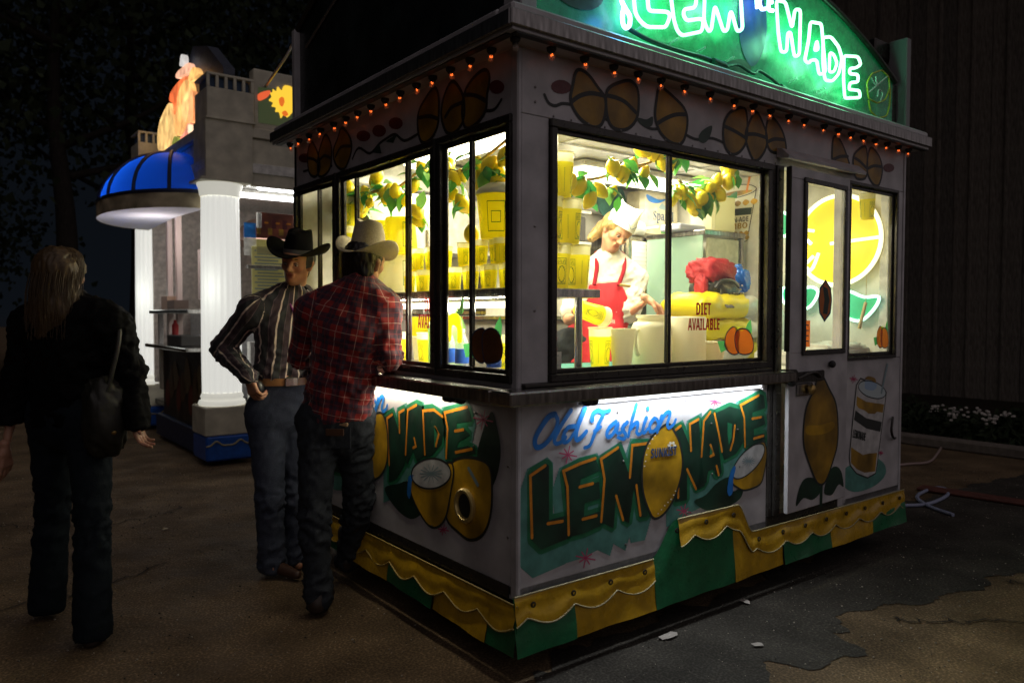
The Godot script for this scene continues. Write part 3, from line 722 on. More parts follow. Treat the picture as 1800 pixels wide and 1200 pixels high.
	paint("painted_flower", t, [-2.08, 2.503, -2.09, 2.492, -2.118, 2.486, -2.158, 2.487, -2.202, 2.494, -2.243, 2.506, -2.272, 2.521, -2.282, 2.535, -2.271, 2.547, -2.242, 2.553, -2.201, 2.551, -2.157, 2.544, -2.117, 2.532, -2.09, 2.517], side, 2, P.maroon, false)
	paint("painted_leaf", t, [-1.118, 2.434, -0.992, 2.451, -1.034, 2.411], side, 3, P.deep, false)
	paint("painted_leaf", t, [-1.26, 2.4, -1.188, 2.438, -1.162, 2.38], side, 3, P.deep, false)
func door_artwork(t: Node3D, leaf: Transform3D) -> void:
	paint("painted_leaf", t, [1.941, 0.467, 1.962, 0.549, 2.015, 0.605, 2.095, 0.608, 2.178, 0.575, 2.2, 0.507, 2.115, 0.477, 2.018, 0.501], leaf, 2, P.deep, true)
	paint("painted_leaf", t, [2.27, 0.563, 2.328, 0.631, 2.397, 0.632, 2.452, 0.587, 2.476, 0.502, 2.418, 0.524, 2.35, 0.477, 2.298, 0.475, 2.247, 0.5], leaf, 2, P.deep, true)
	stroke("painted_stem", t, [2.215, 0.551, 2.212, 0.431], 0.03, leaf, 3, P.deep, false, false, 1.0)
	outline("painted_lemon", t, [2.161, 1.173, 2.211, 1.173, 2.28, 1.102, 2.36, 1.013, 2.39, 0.888, 2.385, 0.766, 2.327, 0.659, 2.261, 0.573, 2.211, 0.556, 2.153, 0.587, 2.068, 0.707, 2.018, 0.803, 2.012, 0.911, 2.04, 1.017, 2.114, 1.103], 0.012, leaf, 4, P.ochre, P.black, true)
	paint("painted_highlight", t, [2.043, 0.909, 2.185, 0.901, 2.337, 0.907, 2.347, 0.869, 2.237, 0.846, 2.049, 0.859], leaf, 6, P.lemon, true)
func fruit_decal_front(t: Node3D, face: Transform3D) -> void:
	outline("fruit_decal", t, [1.395, 1.388, 1.411, 1.439, 1.467, 1.471, 1.513, 1.441, 1.503, 1.385, 1.509, 1.336, 1.458, 1.33, 1.41, 1.356], 0.006, face, 2, P.orange_glass, P.navy, true)
	outline("fruit_decal", t, [1.479, 1.421, 1.513, 1.458, 1.583, 1.455, 1.625, 1.419, 1.642, 1.368, 1.621, 1.333, 1.55, 1.326, 1.497, 1.35], 0.006, face, 4, P.orange_glass, P.navy, true)
	paint("leaf_decal", t, [1.571, 1.462, 1.588, 1.49, 1.617, 1.513, 1.63, 1.454, 1.621, 1.426], face, 1, P.leaf_glass, false)
	paint("leaf_decal", t, [1.332, 1.399, 1.389, 1.4, 1.426, 1.359, 1.363, 1.339, 1.345, 1.375], face, 1, P.leaf_glass, false)
	paint("calyx_decal", t, [1.467, 1.471, 1.512, 1.473, 1.559, 1.462, 1.542, 1.447, 1.513, 1.455, 1.492, 1.445, 1.478, 1.459], face, 5, P.lime_glass, false)
func fruit_decal_side(t: Node3D, face: Transform3D) -> void:
	outline("fruit_decal", t, [-0.342, 1.415, -0.325, 1.45, -0.281, 1.47, -0.246, 1.467, -0.264, 1.427, -0.259, 1.377, -0.246, 1.333, -0.281, 1.326, -0.329, 1.354], 0.006, face, 2, P.brown_decal, P.navy, true)
	outline("fruit_decal", t, [-0.259, 1.417, -0.246, 1.457, -0.196, 1.473, -0.146, 1.459, -0.122, 1.421, -0.114, 1.378, -0.134, 1.343, -0.196, 1.326, -0.242, 1.333], 0.006, face, 4, P.brown_decal, P.navy, true)
	paint("leaf_decal", t, [-0.175, 1.468, -0.159, 1.497, -0.13, 1.529, -0.117, 1.488, -0.122, 1.44, -0.146, 1.435], face, 1, P.leaf_glass, false)
	paint("leaf_decal", t, [-0.411, 1.4, -0.36, 1.406, -0.329, 1.385, -0.334, 1.347, -0.392, 1.341], face, 1, P.leaf_glass, false)

# ---------------------------------------------------------------- the lemonade stand
# its two visible faces: front = the plane z 0 (x to the right), side = the plane x 0 (z towards the camera is right)
var front := Transform3D(Basis(), Vector3(0, 0, 0.001))
var side := Transform3D(Basis(Vector3(0, 0, 1), Vector3(0, 1, 0), Vector3(-1, 0, 0)), Vector3(-0.001, 0, 0))
const LEN := 3.27
const WID := 2.36

var P := {}
var stand: Node3D
const CEIL := 3.7

func palette() -> void:
	P.wall = m("white_panel", Color(0.53, 0.515, 0.53), 0.42, 0.0, 6, 0.03)
	P.inner = m("inner_white", Color(0.82, 0.80, 0.72), 0.45, 0.0, 6)
	P.alu = m("aluminium", Color(0.42, 0.40, 0.39), 0.38, 0.9, 2)
	P.dark_alu = m("dark_frame", Color(0.055, 0.05, 0.045), 0.35, 0.5, 1)
	P.steel = m("stainless", Color(0.62, 0.60, 0.57), 0.24, 1.0, 2)
	P.black = m("black_paint", Color(0.012, 0.016, 0.014), 0.5)
	P.rubber = m("rubber", Color(0.02, 0.02, 0.02), 0.7)
	P.deep = m("deep_green_paint", Color(0.008, 0.052, 0.028), 0.5, 0.0, 4)
	P.mid = m("mid_green_paint", Color(0.014, 0.17, 0.072), 0.5, 0.0, 1)
	P.teal = m("teal_paint", Color(0.09, 0.28, 0.235), 0.55, 0.0, 1)
	P.amber = m("amber_paint", Color(0.72, 0.25, 0.012), 0.5, 0.0, 1)
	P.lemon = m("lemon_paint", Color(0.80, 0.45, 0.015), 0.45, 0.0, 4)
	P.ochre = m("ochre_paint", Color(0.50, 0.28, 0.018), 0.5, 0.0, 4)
	P.cream = m("cream_paint", Color(0.75, 0.72, 0.60), 0.5)
	P.pith = m("pith_paint", Color(0.55, 0.56, 0.55), 0.5, 0.0, 1)
	P.dull = m("dull_blue_paint", Color(0.20, 0.28, 0.30), 0.5)
	P.blue = m("blue_paint", Color(0.015, 0.19, 0.62), 0.45, 0.0, 1)
	P.navy = m("navy_paint", Color(0.02, 0.05, 0.13), 0.5)
	P.pink = m("magenta_paint", Color(0.42, 0.05, 0.13), 0.5)
	P.maroon = m("maroon_paint", Color(0.16, 0.025, 0.03), 0.55, 0.0, 3)
	P.offwhite = m("off_white_paint", Color(0.58, 0.57, 0.56), 0.5, 0.0, 1)
	P.paleblue = m("pale_blue_paint", Color(0.42, 0.50, 0.52), 0.5)
	P.blueice = m("ice_blue_paint", Color(0.28, 0.40, 0.55), 0.5)
	P.pane = glass("window_glass", Color(0.9, 0.95, 0.92), 0.05)
	P.orange_glass = thin("orange_decal", Color(0.62, 0.16, 0.015), 0.42, 0.4)
	P.brown_decal = m("brown_decal", Color(0.30, 0.10, 0.02), 0.5, 0.0, 4)
	P.leaf_glass = thin("leaf_decal", Color(0.02, 0.10, 0.03), 0.4, 0.4)
	P.lime_glass = thin("lime_decal", Color(0.55, 0.62, 0.03), 0.6, 0.4)
	P.red_glass = thin("red_decal", Color(0.42, 0.014, 0.01), 0.3, 0.4)

func painted_letter(t: Node3D, fill: Array, xf: Transform3D, lines: Array) -> void:
	var p := P2(fill)
	var o := paint("painted_letter", t, p, xf, 4, P.deep)
	for g in Geometry2D.offset_polygon(p, 0.021, Geometry2D.JOIN_ROUND):
		if signed_area(g) * signed_area(p) > 0:
			obj_sheet("letter_edge", g, xf, 2, P.mid, o)
	var shade := Geometry2D.offset_polygon(p, 0.024, Geometry2D.JOIN_MITER)
	if shade.size() > 0:
		var base: PackedVector2Array = shade[0]
		var all := base
		for k in 7:
			var mv := PackedVector2Array()
			for v in base:
				mv.append(v + Vector2(-0.0055, -0.0125) * (k + 1))
			var u := Geometry2D.merge_polygons(all, mv)
			var best := 0
			for i in u.size():
				if absf(signed_area(u[i])) > absf(signed_area(u[best])):
					best = i
			all = u[best]
		shade_count += 1
		obj_sheet("drop_shadow", all, xf, 1.0 - 0.04 * shade_count, P.teal, o)
	for l in lines:
		var st := S()
		ribbon(st, P2(l), 0.014, xf, 0.00028 * 5)
		obj("letter_highlight", st, P.amber, o)

var shade_count := 0

func obj_sheet(called: String, poly: PackedVector2Array, xf: Transform3D, layer: float, mt: Material, parent: Node) -> void:
	var st := S()
	sheet(st, poly, xf, 0.00028 * layer)
	obj(called, st, mt, parent)

func screws(called: String, pts: Array, xf: Transform3D, t: Node, r := 0.006) -> void:
	for p in pts:
		var st := S()
		lathe(st, [Vector2(r, 0), Vector2(r, 0.002), Vector2(r * 0.6, 0.004), Vector2(0, 0.0045)], 8, xf * Transform3D(Basis(Vector3.RIGHT, PI / 2), Vector3(p[0], p[1], 0)))
		obj(called, st, P.alu, t)

# a frame of four bars round an opening on a face plane, bars w wide, from depth d0 to d1 in front of the face
func frame_bars(st: SurfaceTool, xf: Transform3D, u0: float, u1: float, v0: float, v1: float, w: float, d0: float, d1: float) -> void:
	for r in [[u0, u1, v0, v0 + w], [u0, u1, v1 - w, v1], [u0, u0 + w, v0 + w, v1 - w], [u1 - w, u1, v0 + w, v1 - w]]:
		var c := Vector3((r[0] + r[1]) / 2.0, (r[2] + r[3]) / 2.0, (d0 + d1) / 2.0)
		box(st, xf * c, Vector3(r[1] - r[0], r[3] - r[2], absf(d1 - d0)), 0.004, xf.basis)

func window_unit(called: String, t: Node3D, xf: Transform3D, u0: float, u1: float, v0: float, v1: float, splits: Array, fw := 0.035) -> MeshInstance3D:
	var st := S()
	frame_bars(st, xf, u0, u1, v0, v1, fw, -0.035, 0.018)
	var f := obj(called, st, P.dark_alu, t)
	var edges := [u0 + fw] + splits + [u1 - fw]
	for i in edges.size() - 1:
		var depth := -0.012 if i % 2 == 0 else -0.026
		var s := S()
		frame_bars(s, xf, edges[i] - (0.012 if i > 0 else 0.0), edges[i + 1] + (0.012 if i < edges.size() - 2 else 0.0), v0 + fw, v1 - fw, 0.02, depth - 0.007, depth + 0.007)
		obj("sash", s, P.dark_alu, f)
		var g := S()
		var a0: float = edges[i] + 0.008
		var a1: float = edges[i + 1] - 0.008
		quad(g, xf * Vector3(a0, v0 + fw + 0.018, depth), xf * Vector3(a1, v0 + fw + 0.018, depth), xf * Vector3(a1, v1 - fw - 0.018, depth), xf * Vector3(a0, v1 - fw - 0.018, depth))
		obj("pane", g, P.pane, f)
	return f

func stand_shell() -> Node3D:
	var t := thing("lemonade_stand", "white lemonade concession trailer painted with lemons and lit yellow inside", "food stand")
	stand = t
	# floor, back, roof
	part("floor", t, P.alu, 0.0, LEN, 0.36, 0.40, -WID, 0.0)
	part("end_wall", t, P.inner, LEN - 0.04, LEN, 0.40, 2.62, -WID, -0.04)
	part("back_wall", t, P.inner, 0.0, LEN - 0.041, 0.40, 2.62, -WID, -WID + 0.04)
	part("ceiling", t, P.inner, 0.0, LEN, 2.621, 2.66, -WID + 0.0, -0.0)
	part("roof", t, P.wall, -0.02, LEN + 0.02, 2.662, 2.72, -WID - 0.02, 0.02)
	# front wall
	part("lower_panel", t, P.wall, 0.02, 1.745, 0.345, 1.246, -0.04, 0.0, 0.002)
	part("frieze_panel", t, P.wall, 0.02, LEN, 2.356, 2.62, -0.04, 0.0, 0.002)
	part("corner_panel", t, P.wall, 0.02, 0.165, 1.248, 2.354, -0.04, 0.0, 0.002)
	part("door_post", t, P.dark_alu, 1.747, 1.782, 0.422, 2.354, -0.05, 0.012)
	part("door_post", t, P.dark_alu, 1.784, 1.846, 0.422, 2.354, -0.06, 0.022)
	part("sill_strip", t, P.dark_alu, 1.748, 2.484, 0.33, 0.42, -0.06, 0.004)
	part("jamb", t, P.wall, 2.485, 2.545, 0.345, 2.354, -0.05, 0.003)
	part("lower_panel", t, P.wall, 2.547, LEN, 0.345, 1.256, -0.04, 0.0, 0.002)
	part("corner_panel", t, P.wall, 3.165, LEN, 1.258, 2.354, -0.04, 0.0, 0.002)
	window_unit("window_frame", t, front, 0.167, 1.745, 1.248, 2.354, [0.94])
	window_unit("window_frame", t, front, 2.547, 3.163, 1.258, 2.354, [], 0.022)
	# side wall
	part("lower_panel", t, P.wall, 0.0, 0.04, 0.345, 1.246, -WID, -0.041, 0.002)
	part("frieze_panel", t, P.wall, 0.0, 0.04, 2.356, 2.62, -WID, -0.041, 0.002)
	for u in [[-0.60, -0.028, [-0.35]], [-1.69, -0.62, [-1.49, -0.915]], [-2.335, -1.71, [-2.0]]]:
		window_unit("window_frame", t, side, u[0], u[1], 1.248, 2.354, u[2])
	part("window_post", t, P.dark_alu, -0.026, 0.03, 1.248, 2.354, -0.619, -0.601)
	part("window_post", t, P.dark_alu, -0.026, 0.03, 1.248, 2.354, -1.709, -1.691)
	# corner trim: an angle of metal over the edge
	part("corner_trim", t, P.wall, -0.004, 0.0195, 0.345, 2.62, -0.0405, 0.005, 0.006)
	part("corner_trim", t, P.wall, LEN - 0.02, LEN + 0.006, 0.345, 2.62, 0.0005, 0.005, 0.002)
	# eaves: a boxed soffit with an aluminium nose on both faces
	part("soffit", t, P.wall, -0.125, LEN + 0.055, 2.622, 2.655, 0.0, 0.125, 0.002)
	part("soffit", t, P.wall, -0.125, 0.0, 2.622, 2.655, -WID - 0.05, -0.001, 0.002)
	part("eave_trim", t, P.alu, -0.14, LEN + 0.07, 2.635, 2.70, 0.126, 0.140, 0.005)
	part("eave_trim", t, P.alu, -0.140, -0.126, 2.635, 2.70, -WID - 0.06, 0.1255, 0.005)
	part("roof_edge", t, P.wall, -0.12, LEN + 0.05, 2.6565, 2.735, 0.021, 0.122, 0.01)
	part("roof_edge", t, P.wall, -0.12, -0.021, 2.6565, 2.735, -WID - 0.04, 0.02, 0.01)
	part("eave_line", t, P.black, -0.10, LEN + 0.05, 2.6165, 2.6215, 0.085, 0.12, 0.0)
	part("eave_line", t, P.black, -0.12, -0.085, 2.6165, 2.6215, -WID, 0.08, 0.0)
	# hood over the door
	var st := S()
	prism(st, P2([0.0, 2.40, 0.075, 2.385, 0.078, 2.40, 0.03, 2.445, 0.0, 2.45]), Transform3D(Basis(Vector3(0, 0, 1), Vector3(0, 1, 0), Vector3(-1, 0, 0)), Vector3(0, 0, 0.001)), -2.62, -1.80)
	obj("door_hood", st, P.wall, t)
	# stainless service ledge
	part("service_ledge", t, P.steel, -0.145, 1.80, 1.175, 1.232, 0.003, 0.145, 0.007)
	part("service_ledge", t, P.steel, -0.145, -0.003, 1.175, 1.232, -2.05, 0.0025, 0.007)
	part("ledge_corner", t, P.dark_alu, 1.801, 1.875, 1.16, 1.238, 0.029, 0.11, 0.01)
	part("ledge_back", t, P.dark_alu, 0.02, 1.745, 1.233, 1.2475, 0.0005, 0.03, 0.003)
	for p in [[0.29, 0.11], [0.325, 0.11], [1.79, 0.12]]:
		var b := S()
		ball(b, Vector3(p[0], 1.168, p[1]), Vector3(0.026, 0.02, 0.022))
		obj("bumper", b, P.rubber, t)
	for z in [-0.36, -0.33, -0.25]:
		var b := S()
		ball(b, Vector3(-0.11, 1.168, z), Vector3(0.022, 0.018, 0.024))
		obj("bumper", b, P.rubber, t)
	# screws
	var sc := []
	for i in 17:
		sc.append([0.19 + i * 0.1, 2.366])
	screws("screw", sc, front, t, 0.005)
	screws("screw", [[0.09, 2.47], [0.09, 2.41], [0.09, 1.9], [0.09, 1.55]], front, t)
	screws("screw", [[0.58, 1.09], [1.06, 1.11], [0.62, 0.86], [1.25, 1.12], [0.64, 0.47], [1.26, 0.98], [1.03, 0.50], [1.08, 0.55], [1.27, 0.72], [1.48, 0.93], [1.5, 0.73]], front, t)
	screws("screw", [[-0.3, 1.1], [-0.31, 0.95], [-0.66, 0.52], [-0.06, 0.9], [-0.06, 0.6]], side, t)
	front_artwork(t, front)
	side_artwork(t, side)
	# round filler port in the painted lemon on the side
	var ring := S()
	var px := side * Transform3D(Basis(Vector3.RIGHT, PI / 2), Vector3(-0.37, 0.675, 0.003))
	lathe(ring, [Vector2(0.078, 0), Vector2(0.078, 0.012), Vector2(0.072, 0.018), Vector2(0.062, 0.018), Vector2(0.056, 0.008), Vector2(0.056, 0.002), Vector2(0, 0.0015)], 32, px)
	obj("filler_port", ring, m("brass_rim", Color(0.55, 0.42, 0.16), 0.35, 0.6), t)
	var hole := S()
	lathe(hole, [Vector2(0.054, 0.0), Vector2(0.054, 0.003), Vector2(0, 0.0032)], 28, px)
	obj("port_cap", hole, P.black, t)
	var tie := S()
	tube(tie, smooth3(PackedVector3Array([Vector3(3.16, 0.86, 0.004), Vector3(3.10, 0.84, 0.03), Vector3(3.08, 0.78, 0.035), Vector3(3.12, 0.73, 0.03), Vector3(3.20, 0.72, 0.004)])), 0.008, 6)
	obj("tie_ring", tie, P.dark_alu, t)
	stand_door(t)
	stand_skirt(t)
	# lettering and fruit on the glass
	var fg := Transform3D(Basis(), Vector3(0, 0, -0.0225))
	letters("lettering", "DIET", 0.116, 0.062, Transform3D(Basis(), Vector3(1.162, 1.535, -0.0235)), P.red_glass, t)
	letters("lettering", "AVAILABLE", 0.252, 0.060, Transform3D(Basis(), Vector3(1.098, 1.458, -0.0235)), P.red_glass, t)
	fruit_decal_front(t, fg)
	var sb := Basis(Vector3(0, 0, 1), Vector3(0, 1, 0), Vector3(-1, 0, 0))
	letters("lettering", "DIET", 0.12, 0.068, Transform3D(sb, Vector3(0.0215, 1.55, -0.765)), P.red_glass, t)
	letters("lettering", "AVAILABLE", 0.25, 0.068, Transform3D(sb, Vector3(0.0215, 1.468, -0.83)), P.red_glass, t)
	fruit_decal_side(t, Transform3D(sb, Vector3(0.010, 0, 0)))
	var fd := Transform3D(Basis.from_scale(Vector3(0.62, 0.95, 1)), Vector3(3.04 - 1.54 * 0.62, 1.31 - 1.31 * 0.95, -0.009))
	fruit_decal_front(t, fd)
	return t

func stand_door(t: Node3D) -> void:
	var st := S()   # a leaf with its window cut out, standing slightly ajar
	for r in [[-0.08, 0.57, 0.05, 0.94], [-0.08, 0.57, 1.90, 1.965], [-0.08, 0.055, 0.94, 1.90], [0.505, 0.57, 0.94, 1.90]]:
		span(st, r[0] - 0.57, r[1] - 0.57, r[2], r[3], 0.018, 0.042, 0.003)
	var d := obj("door", st, P.wall, t)
	d.position = Vector3(2.487, 0.385, 0.008)
	d.rotation.y = deg_to_rad(2.0)
	var f := S()
	frame_bars(f, Transform3D(Basis(), Vector3(-0.57, 0, 0.043)), 0.04, 0.52, 0.925, 1.915, 0.03, 0.0, 0.014)
	obj("window_frame", f, P.dark_alu, d)
	var g := S()
	quad(g, Vector3(-0.515, 0.94, 0.02), Vector3(-0.065, 0.94, 0.02), Vector3(-0.065, 1.90, 0.02), Vector3(-0.515, 1.90, 0.02))
	obj("pane", g, P.pane, d)
	part("door_seal", d, P.rubber, -0.6565, -0.6505, 0.95, 1.96, 0.012, 0.043, 0.001)
	part("latch_plate", d, P.dark_alu, -0.66, -0.30, 0.775, 0.835, 0.044, 0.062, 0.006)
	part("latch", d, P.steel, -0.58, -0.42, 0.70, 0.77, 0.044, 0.058, 0.006)
	var kn := S()
	lathe(kn, [Vector2(0.018, 0), Vector2(0.026, 0.012), Vector2(0.026, 0.03), Vector2(0.018, 0.036), Vector2(0, 0.037)], 16, Transform3D(Basis(Vector3.RIGHT, PI / 2), Vector3(-0.47, 0.735, 0.058)))
	obj("lock", kn, m("brass", Color(0.45, 0.30, 0.10), 0.35, 0.8), d)
	var kb := S()
	ball(kb, Vector3(-0.215, 0.865, 0.06), Vector3(0.022, 0.022, 0.02))
	obj("knob", kb, P.rubber, d)
	var st3 := S()
	var pts := smooth3(PackedVector3Array([Vector3(-0.60, 0.80, 0.066), Vector3(-0.45, 0.83, 0.075), Vector3(-0.36, 0.80, 0.066)]))
	tube(st3, pts, 0.009)
	obj("handle", st3, P.dark_alu, d)
	# stickers on the door glass
	var dx := Transform3D(Basis(), Vector3(-0.57, 0, 0.021))
	obj_sheet("octagon_decal", P2([0.27, 1.16, 0.33, 1.11, 0.40, 1.16, 0.415, 1.24, 0.40, 1.31, 0.335, 1.36, 0.27, 1.31, 0.255, 1.24]), dx, 1, P.navy, d)
	obj_sheet("octagon_decal", P2([0.28, 1.17, 0.33, 1.125, 0.39, 1.17, 0.402, 1.24, 0.39, 1.30, 0.335, 1.345, 0.28, 1.30, 0.268, 1.24]), dx, 2, P.orange_glass, d)
	obj_sheet("octagon_decal", P2([0.31, 1.16, 0.36, 1.155, 0.383, 1.24, 0.36, 1.305, 0.305, 1.32, 0.325, 1.24]), dx, 3, P.deep, d)
	obj_sheet("notice", P2([0.07, 0.97, 0.17, 0.97, 0.17, 1.12, 0.07, 1.12]), dx, 1, thin("orange_notice", Color(0.65, 0.17, 0.03), 0.5, 0.6), d)
	for k in 4:
		obj_sheet("notice_line", P2([0.085, 1.09 - k * 0.03, 0.155, 1.09 - k * 0.03, 0.155, 1.097 - k * 0.03, 0.085, 1.097 - k * 0.03]), dx, 2, P.navy, d)
	# painted lemon, carried over from the plane of the face
	door_artwork(d, Transform3D(Basis(), Vector3(-2.502, -0.385, 0.0435)))

# vinyl skirt round the base: upright panels of green and yellow under a scalloped yellow valance
func skirt_sheet(called: String, t: Node3D, xf: Transform3D, u0: float, u1: float, top: Callable, bot: Callable, out0: float, out1: float, mt: Material, ph: float) -> void:
	var st := S()
	st.set_smooth_group(0)
	var n := maxi(3, int((u1 - u0) / 0.03))
	var rows := 7
	var g := []
	for i in n + 1:
		var u := lerpf(u0, u1, float(i) / n)
		var col := PackedVector3Array()
		for k in rows + 1:
			var f := float(k) / rows
			var y: float = lerpf(top.call(u), bot.call(u), f)
			var w := lerpf(out0, out1, f) + f * (0.005 * sin(u * 7.0 + ph) + 0.003 * sin(u * 23.0 + ph * 2.0 + f * 2.0)) + 0.002 * sin(f * 9.0 + u * 5.0)
			col.append(xf * Vector3(u, y, w))
		g.append(col)
	for i in n:
		for k in rows:
			quad(st, g[i][k + 1], g[i + 1][k + 1], g[i + 1][k], g[i][k])
	obj(called, st, mt, t)

func stand_skirt(t: Node3D) -> void:
	var gr := m("green_vinyl", Color(0.012, 0.16, 0.058), 0.36, 0.0, 1, 0.06)
	var ye := m("yellow_vinyl", Color(0.58, 0.34, 0.012), 0.34, 0.0, 1, 0.06)
	var cord := m("white_piping", Color(0.30, 0.26, 0.13), 0.5)
	var hump := func(u: float) -> float: return 0.372 + 0.165 * smoothstep(0.80, 0.98, u) * (1.0 - smoothstep(1.46, 1.60, u)) - 0.012 * (u / 3.3)
	var low := func(u: float) -> float: return 0.128 + 0.022 * (u / 3.3)
	var edges := [-0.03, 0.30, 0.81, 1.42, 1.87, 2.37, 2.86, 3.30]
	for i in 7:
		skirt_sheet("skirt_panel", t, front, edges[i], edges[i + 1], hump, low, 0.012, 0.040, gr if i % 2 == 0 else ye, i * 1.7)
	var wave := func(u: float) -> float:
		var base: float = hump.call(u) - 0.10
		return base - 0.045 * absf(sin((u - 0.03) * PI / 0.265)) + 0.012
	for r in [[-0.03, 0.81], [0.985, 1.59], [1.59, 3.30]]:
		skirt_sheet("valance", t, front, r[0], r[1], hump, wave, 0.020, 0.034, ye, 0.7)
		var line := PackedVector3Array()
		var lo := PackedVector3Array()
		for i in 61:
			var u: float = lerpf(r[0], r[1], i / 60.0)
			line.append(front * Vector3(u, hump.call(u) + 0.003, 0.020))
			lo.append(front * Vector3(u, wave.call(u), 0.035 + 0.005 * sin(u * 7.0 + 0.7) + 0.003 * sin(u * 23.0 + 3.4)))
		var st := S()
		tube(st, line, 0.004, 6)
		tube(st, lo, 0.0036, 6)
		obj("piping", st, cord, t)
	for i in 15:
		var u := 0.06 + i * 0.225
		var st := S()
		lathe(st, [Vector2(0.013, 0), Vector2(0.013, 0.005), Vector2(0.006, 0.006), Vector2(0.006, 0.002)], 12, front * Transform3D(Basis(Vector3.RIGHT, PI / 2), Vector3(u, hump.call(u) - 0.04, 0.032)))
		obj("grommet", st, P.dark_alu, t)
	# side face
	var top2 := func(_u: float) -> float: return 0.335
	var low2 := func(u: float) -> float: return 0.13 + 0.02 * absf(u)
	var e2 := [-2.36, -1.9, -1.5, -1.05, -0.6, -0.16, 0.03]
	for i in 6:
		skirt_sheet("skirt_panel", t, side, e2[i], e2[i + 1], top2, low2, 0.012, 0.045, gr if i % 2 == 1 else ye, i * 2.1 + 0.4)
	var wave2 := func(u: float) -> float: return 0.24 - 0.045 * absf(sin((u - 0.03) * PI / 0.265)) + 0.012
	skirt_sheet("valance", t, side, -2.36, 0.03, top2, wave2, 0.020, 0.038, ye, 0.3)
	var l2 := PackedVector3Array()
	var l3 := PackedVector3Array()
	for i in 91:
		var u := lerpf(-2.36, 0.03, i / 90.0)
		l2.append(side * Vector3(u, 0.338, 0.020))
		l3.append(side * Vector3(u, wave2.call(u), 0.039 + 0.005 * sin(u * 7.0 + 0.3) + 0.003 * sin(u * 23.0 + 2.6)))
	var s2 := S()
	tube(s2, l2, 0.0045, 6)
	tube(s2, l3, 0.0045, 6)
	obj("piping", s2, m("worn_piping", Color(0.30, 0.22, 0.06), 0.6), t)
	# plinth board and dark frame behind the skirt
	part("chassis", t, P.black, 0.06, LEN - 0.05, 0.16, 0.344, -WID + 0.05, -0.05)
	part("kick_strip", t, P.dark_alu, -0.006, -0.0005, 0.345, 0.40, -WID, -0.05, 0.001)

# ---------------------------------------------------------------- neon sign, bulbs and tubes
func neon_tube(called: String, parent: Node, pts: Array, z: float, r: float, mt: Material, closed := true, round_ := true) -> void:
	var p := P2(pts)
	var q := PackedVector2Array()
	var n := p.size()
	for i in n:     # round the corners
		if not closed and (i == 0 or i == n - 1):
			q.append(p[i])
			continue
		var a := p[(i - 1 + n) % n]
		var b := p[i]
		var c := p[(i + 1) % n]
		var ra := minf(0.022, a.distance_to(b) * 0.42)
		var rc := minf(0.022, c.distance_to(b) * 0.42)
		var s := b + (a - b).normalized() * ra
		var e := b + (c - b).normalized() * rc
		for k in 5:
			var f := k / 4.0
			q.append(s.lerp(b, f).lerp(b.lerp(e, f), f))
	var v := PackedVector3Array()
	for w in q:
		v.append(Vector3(w.x, w.y, z))
	var st := S()
	tube(st, v, r, 8, closed)
	obj(called, st, mt, parent)

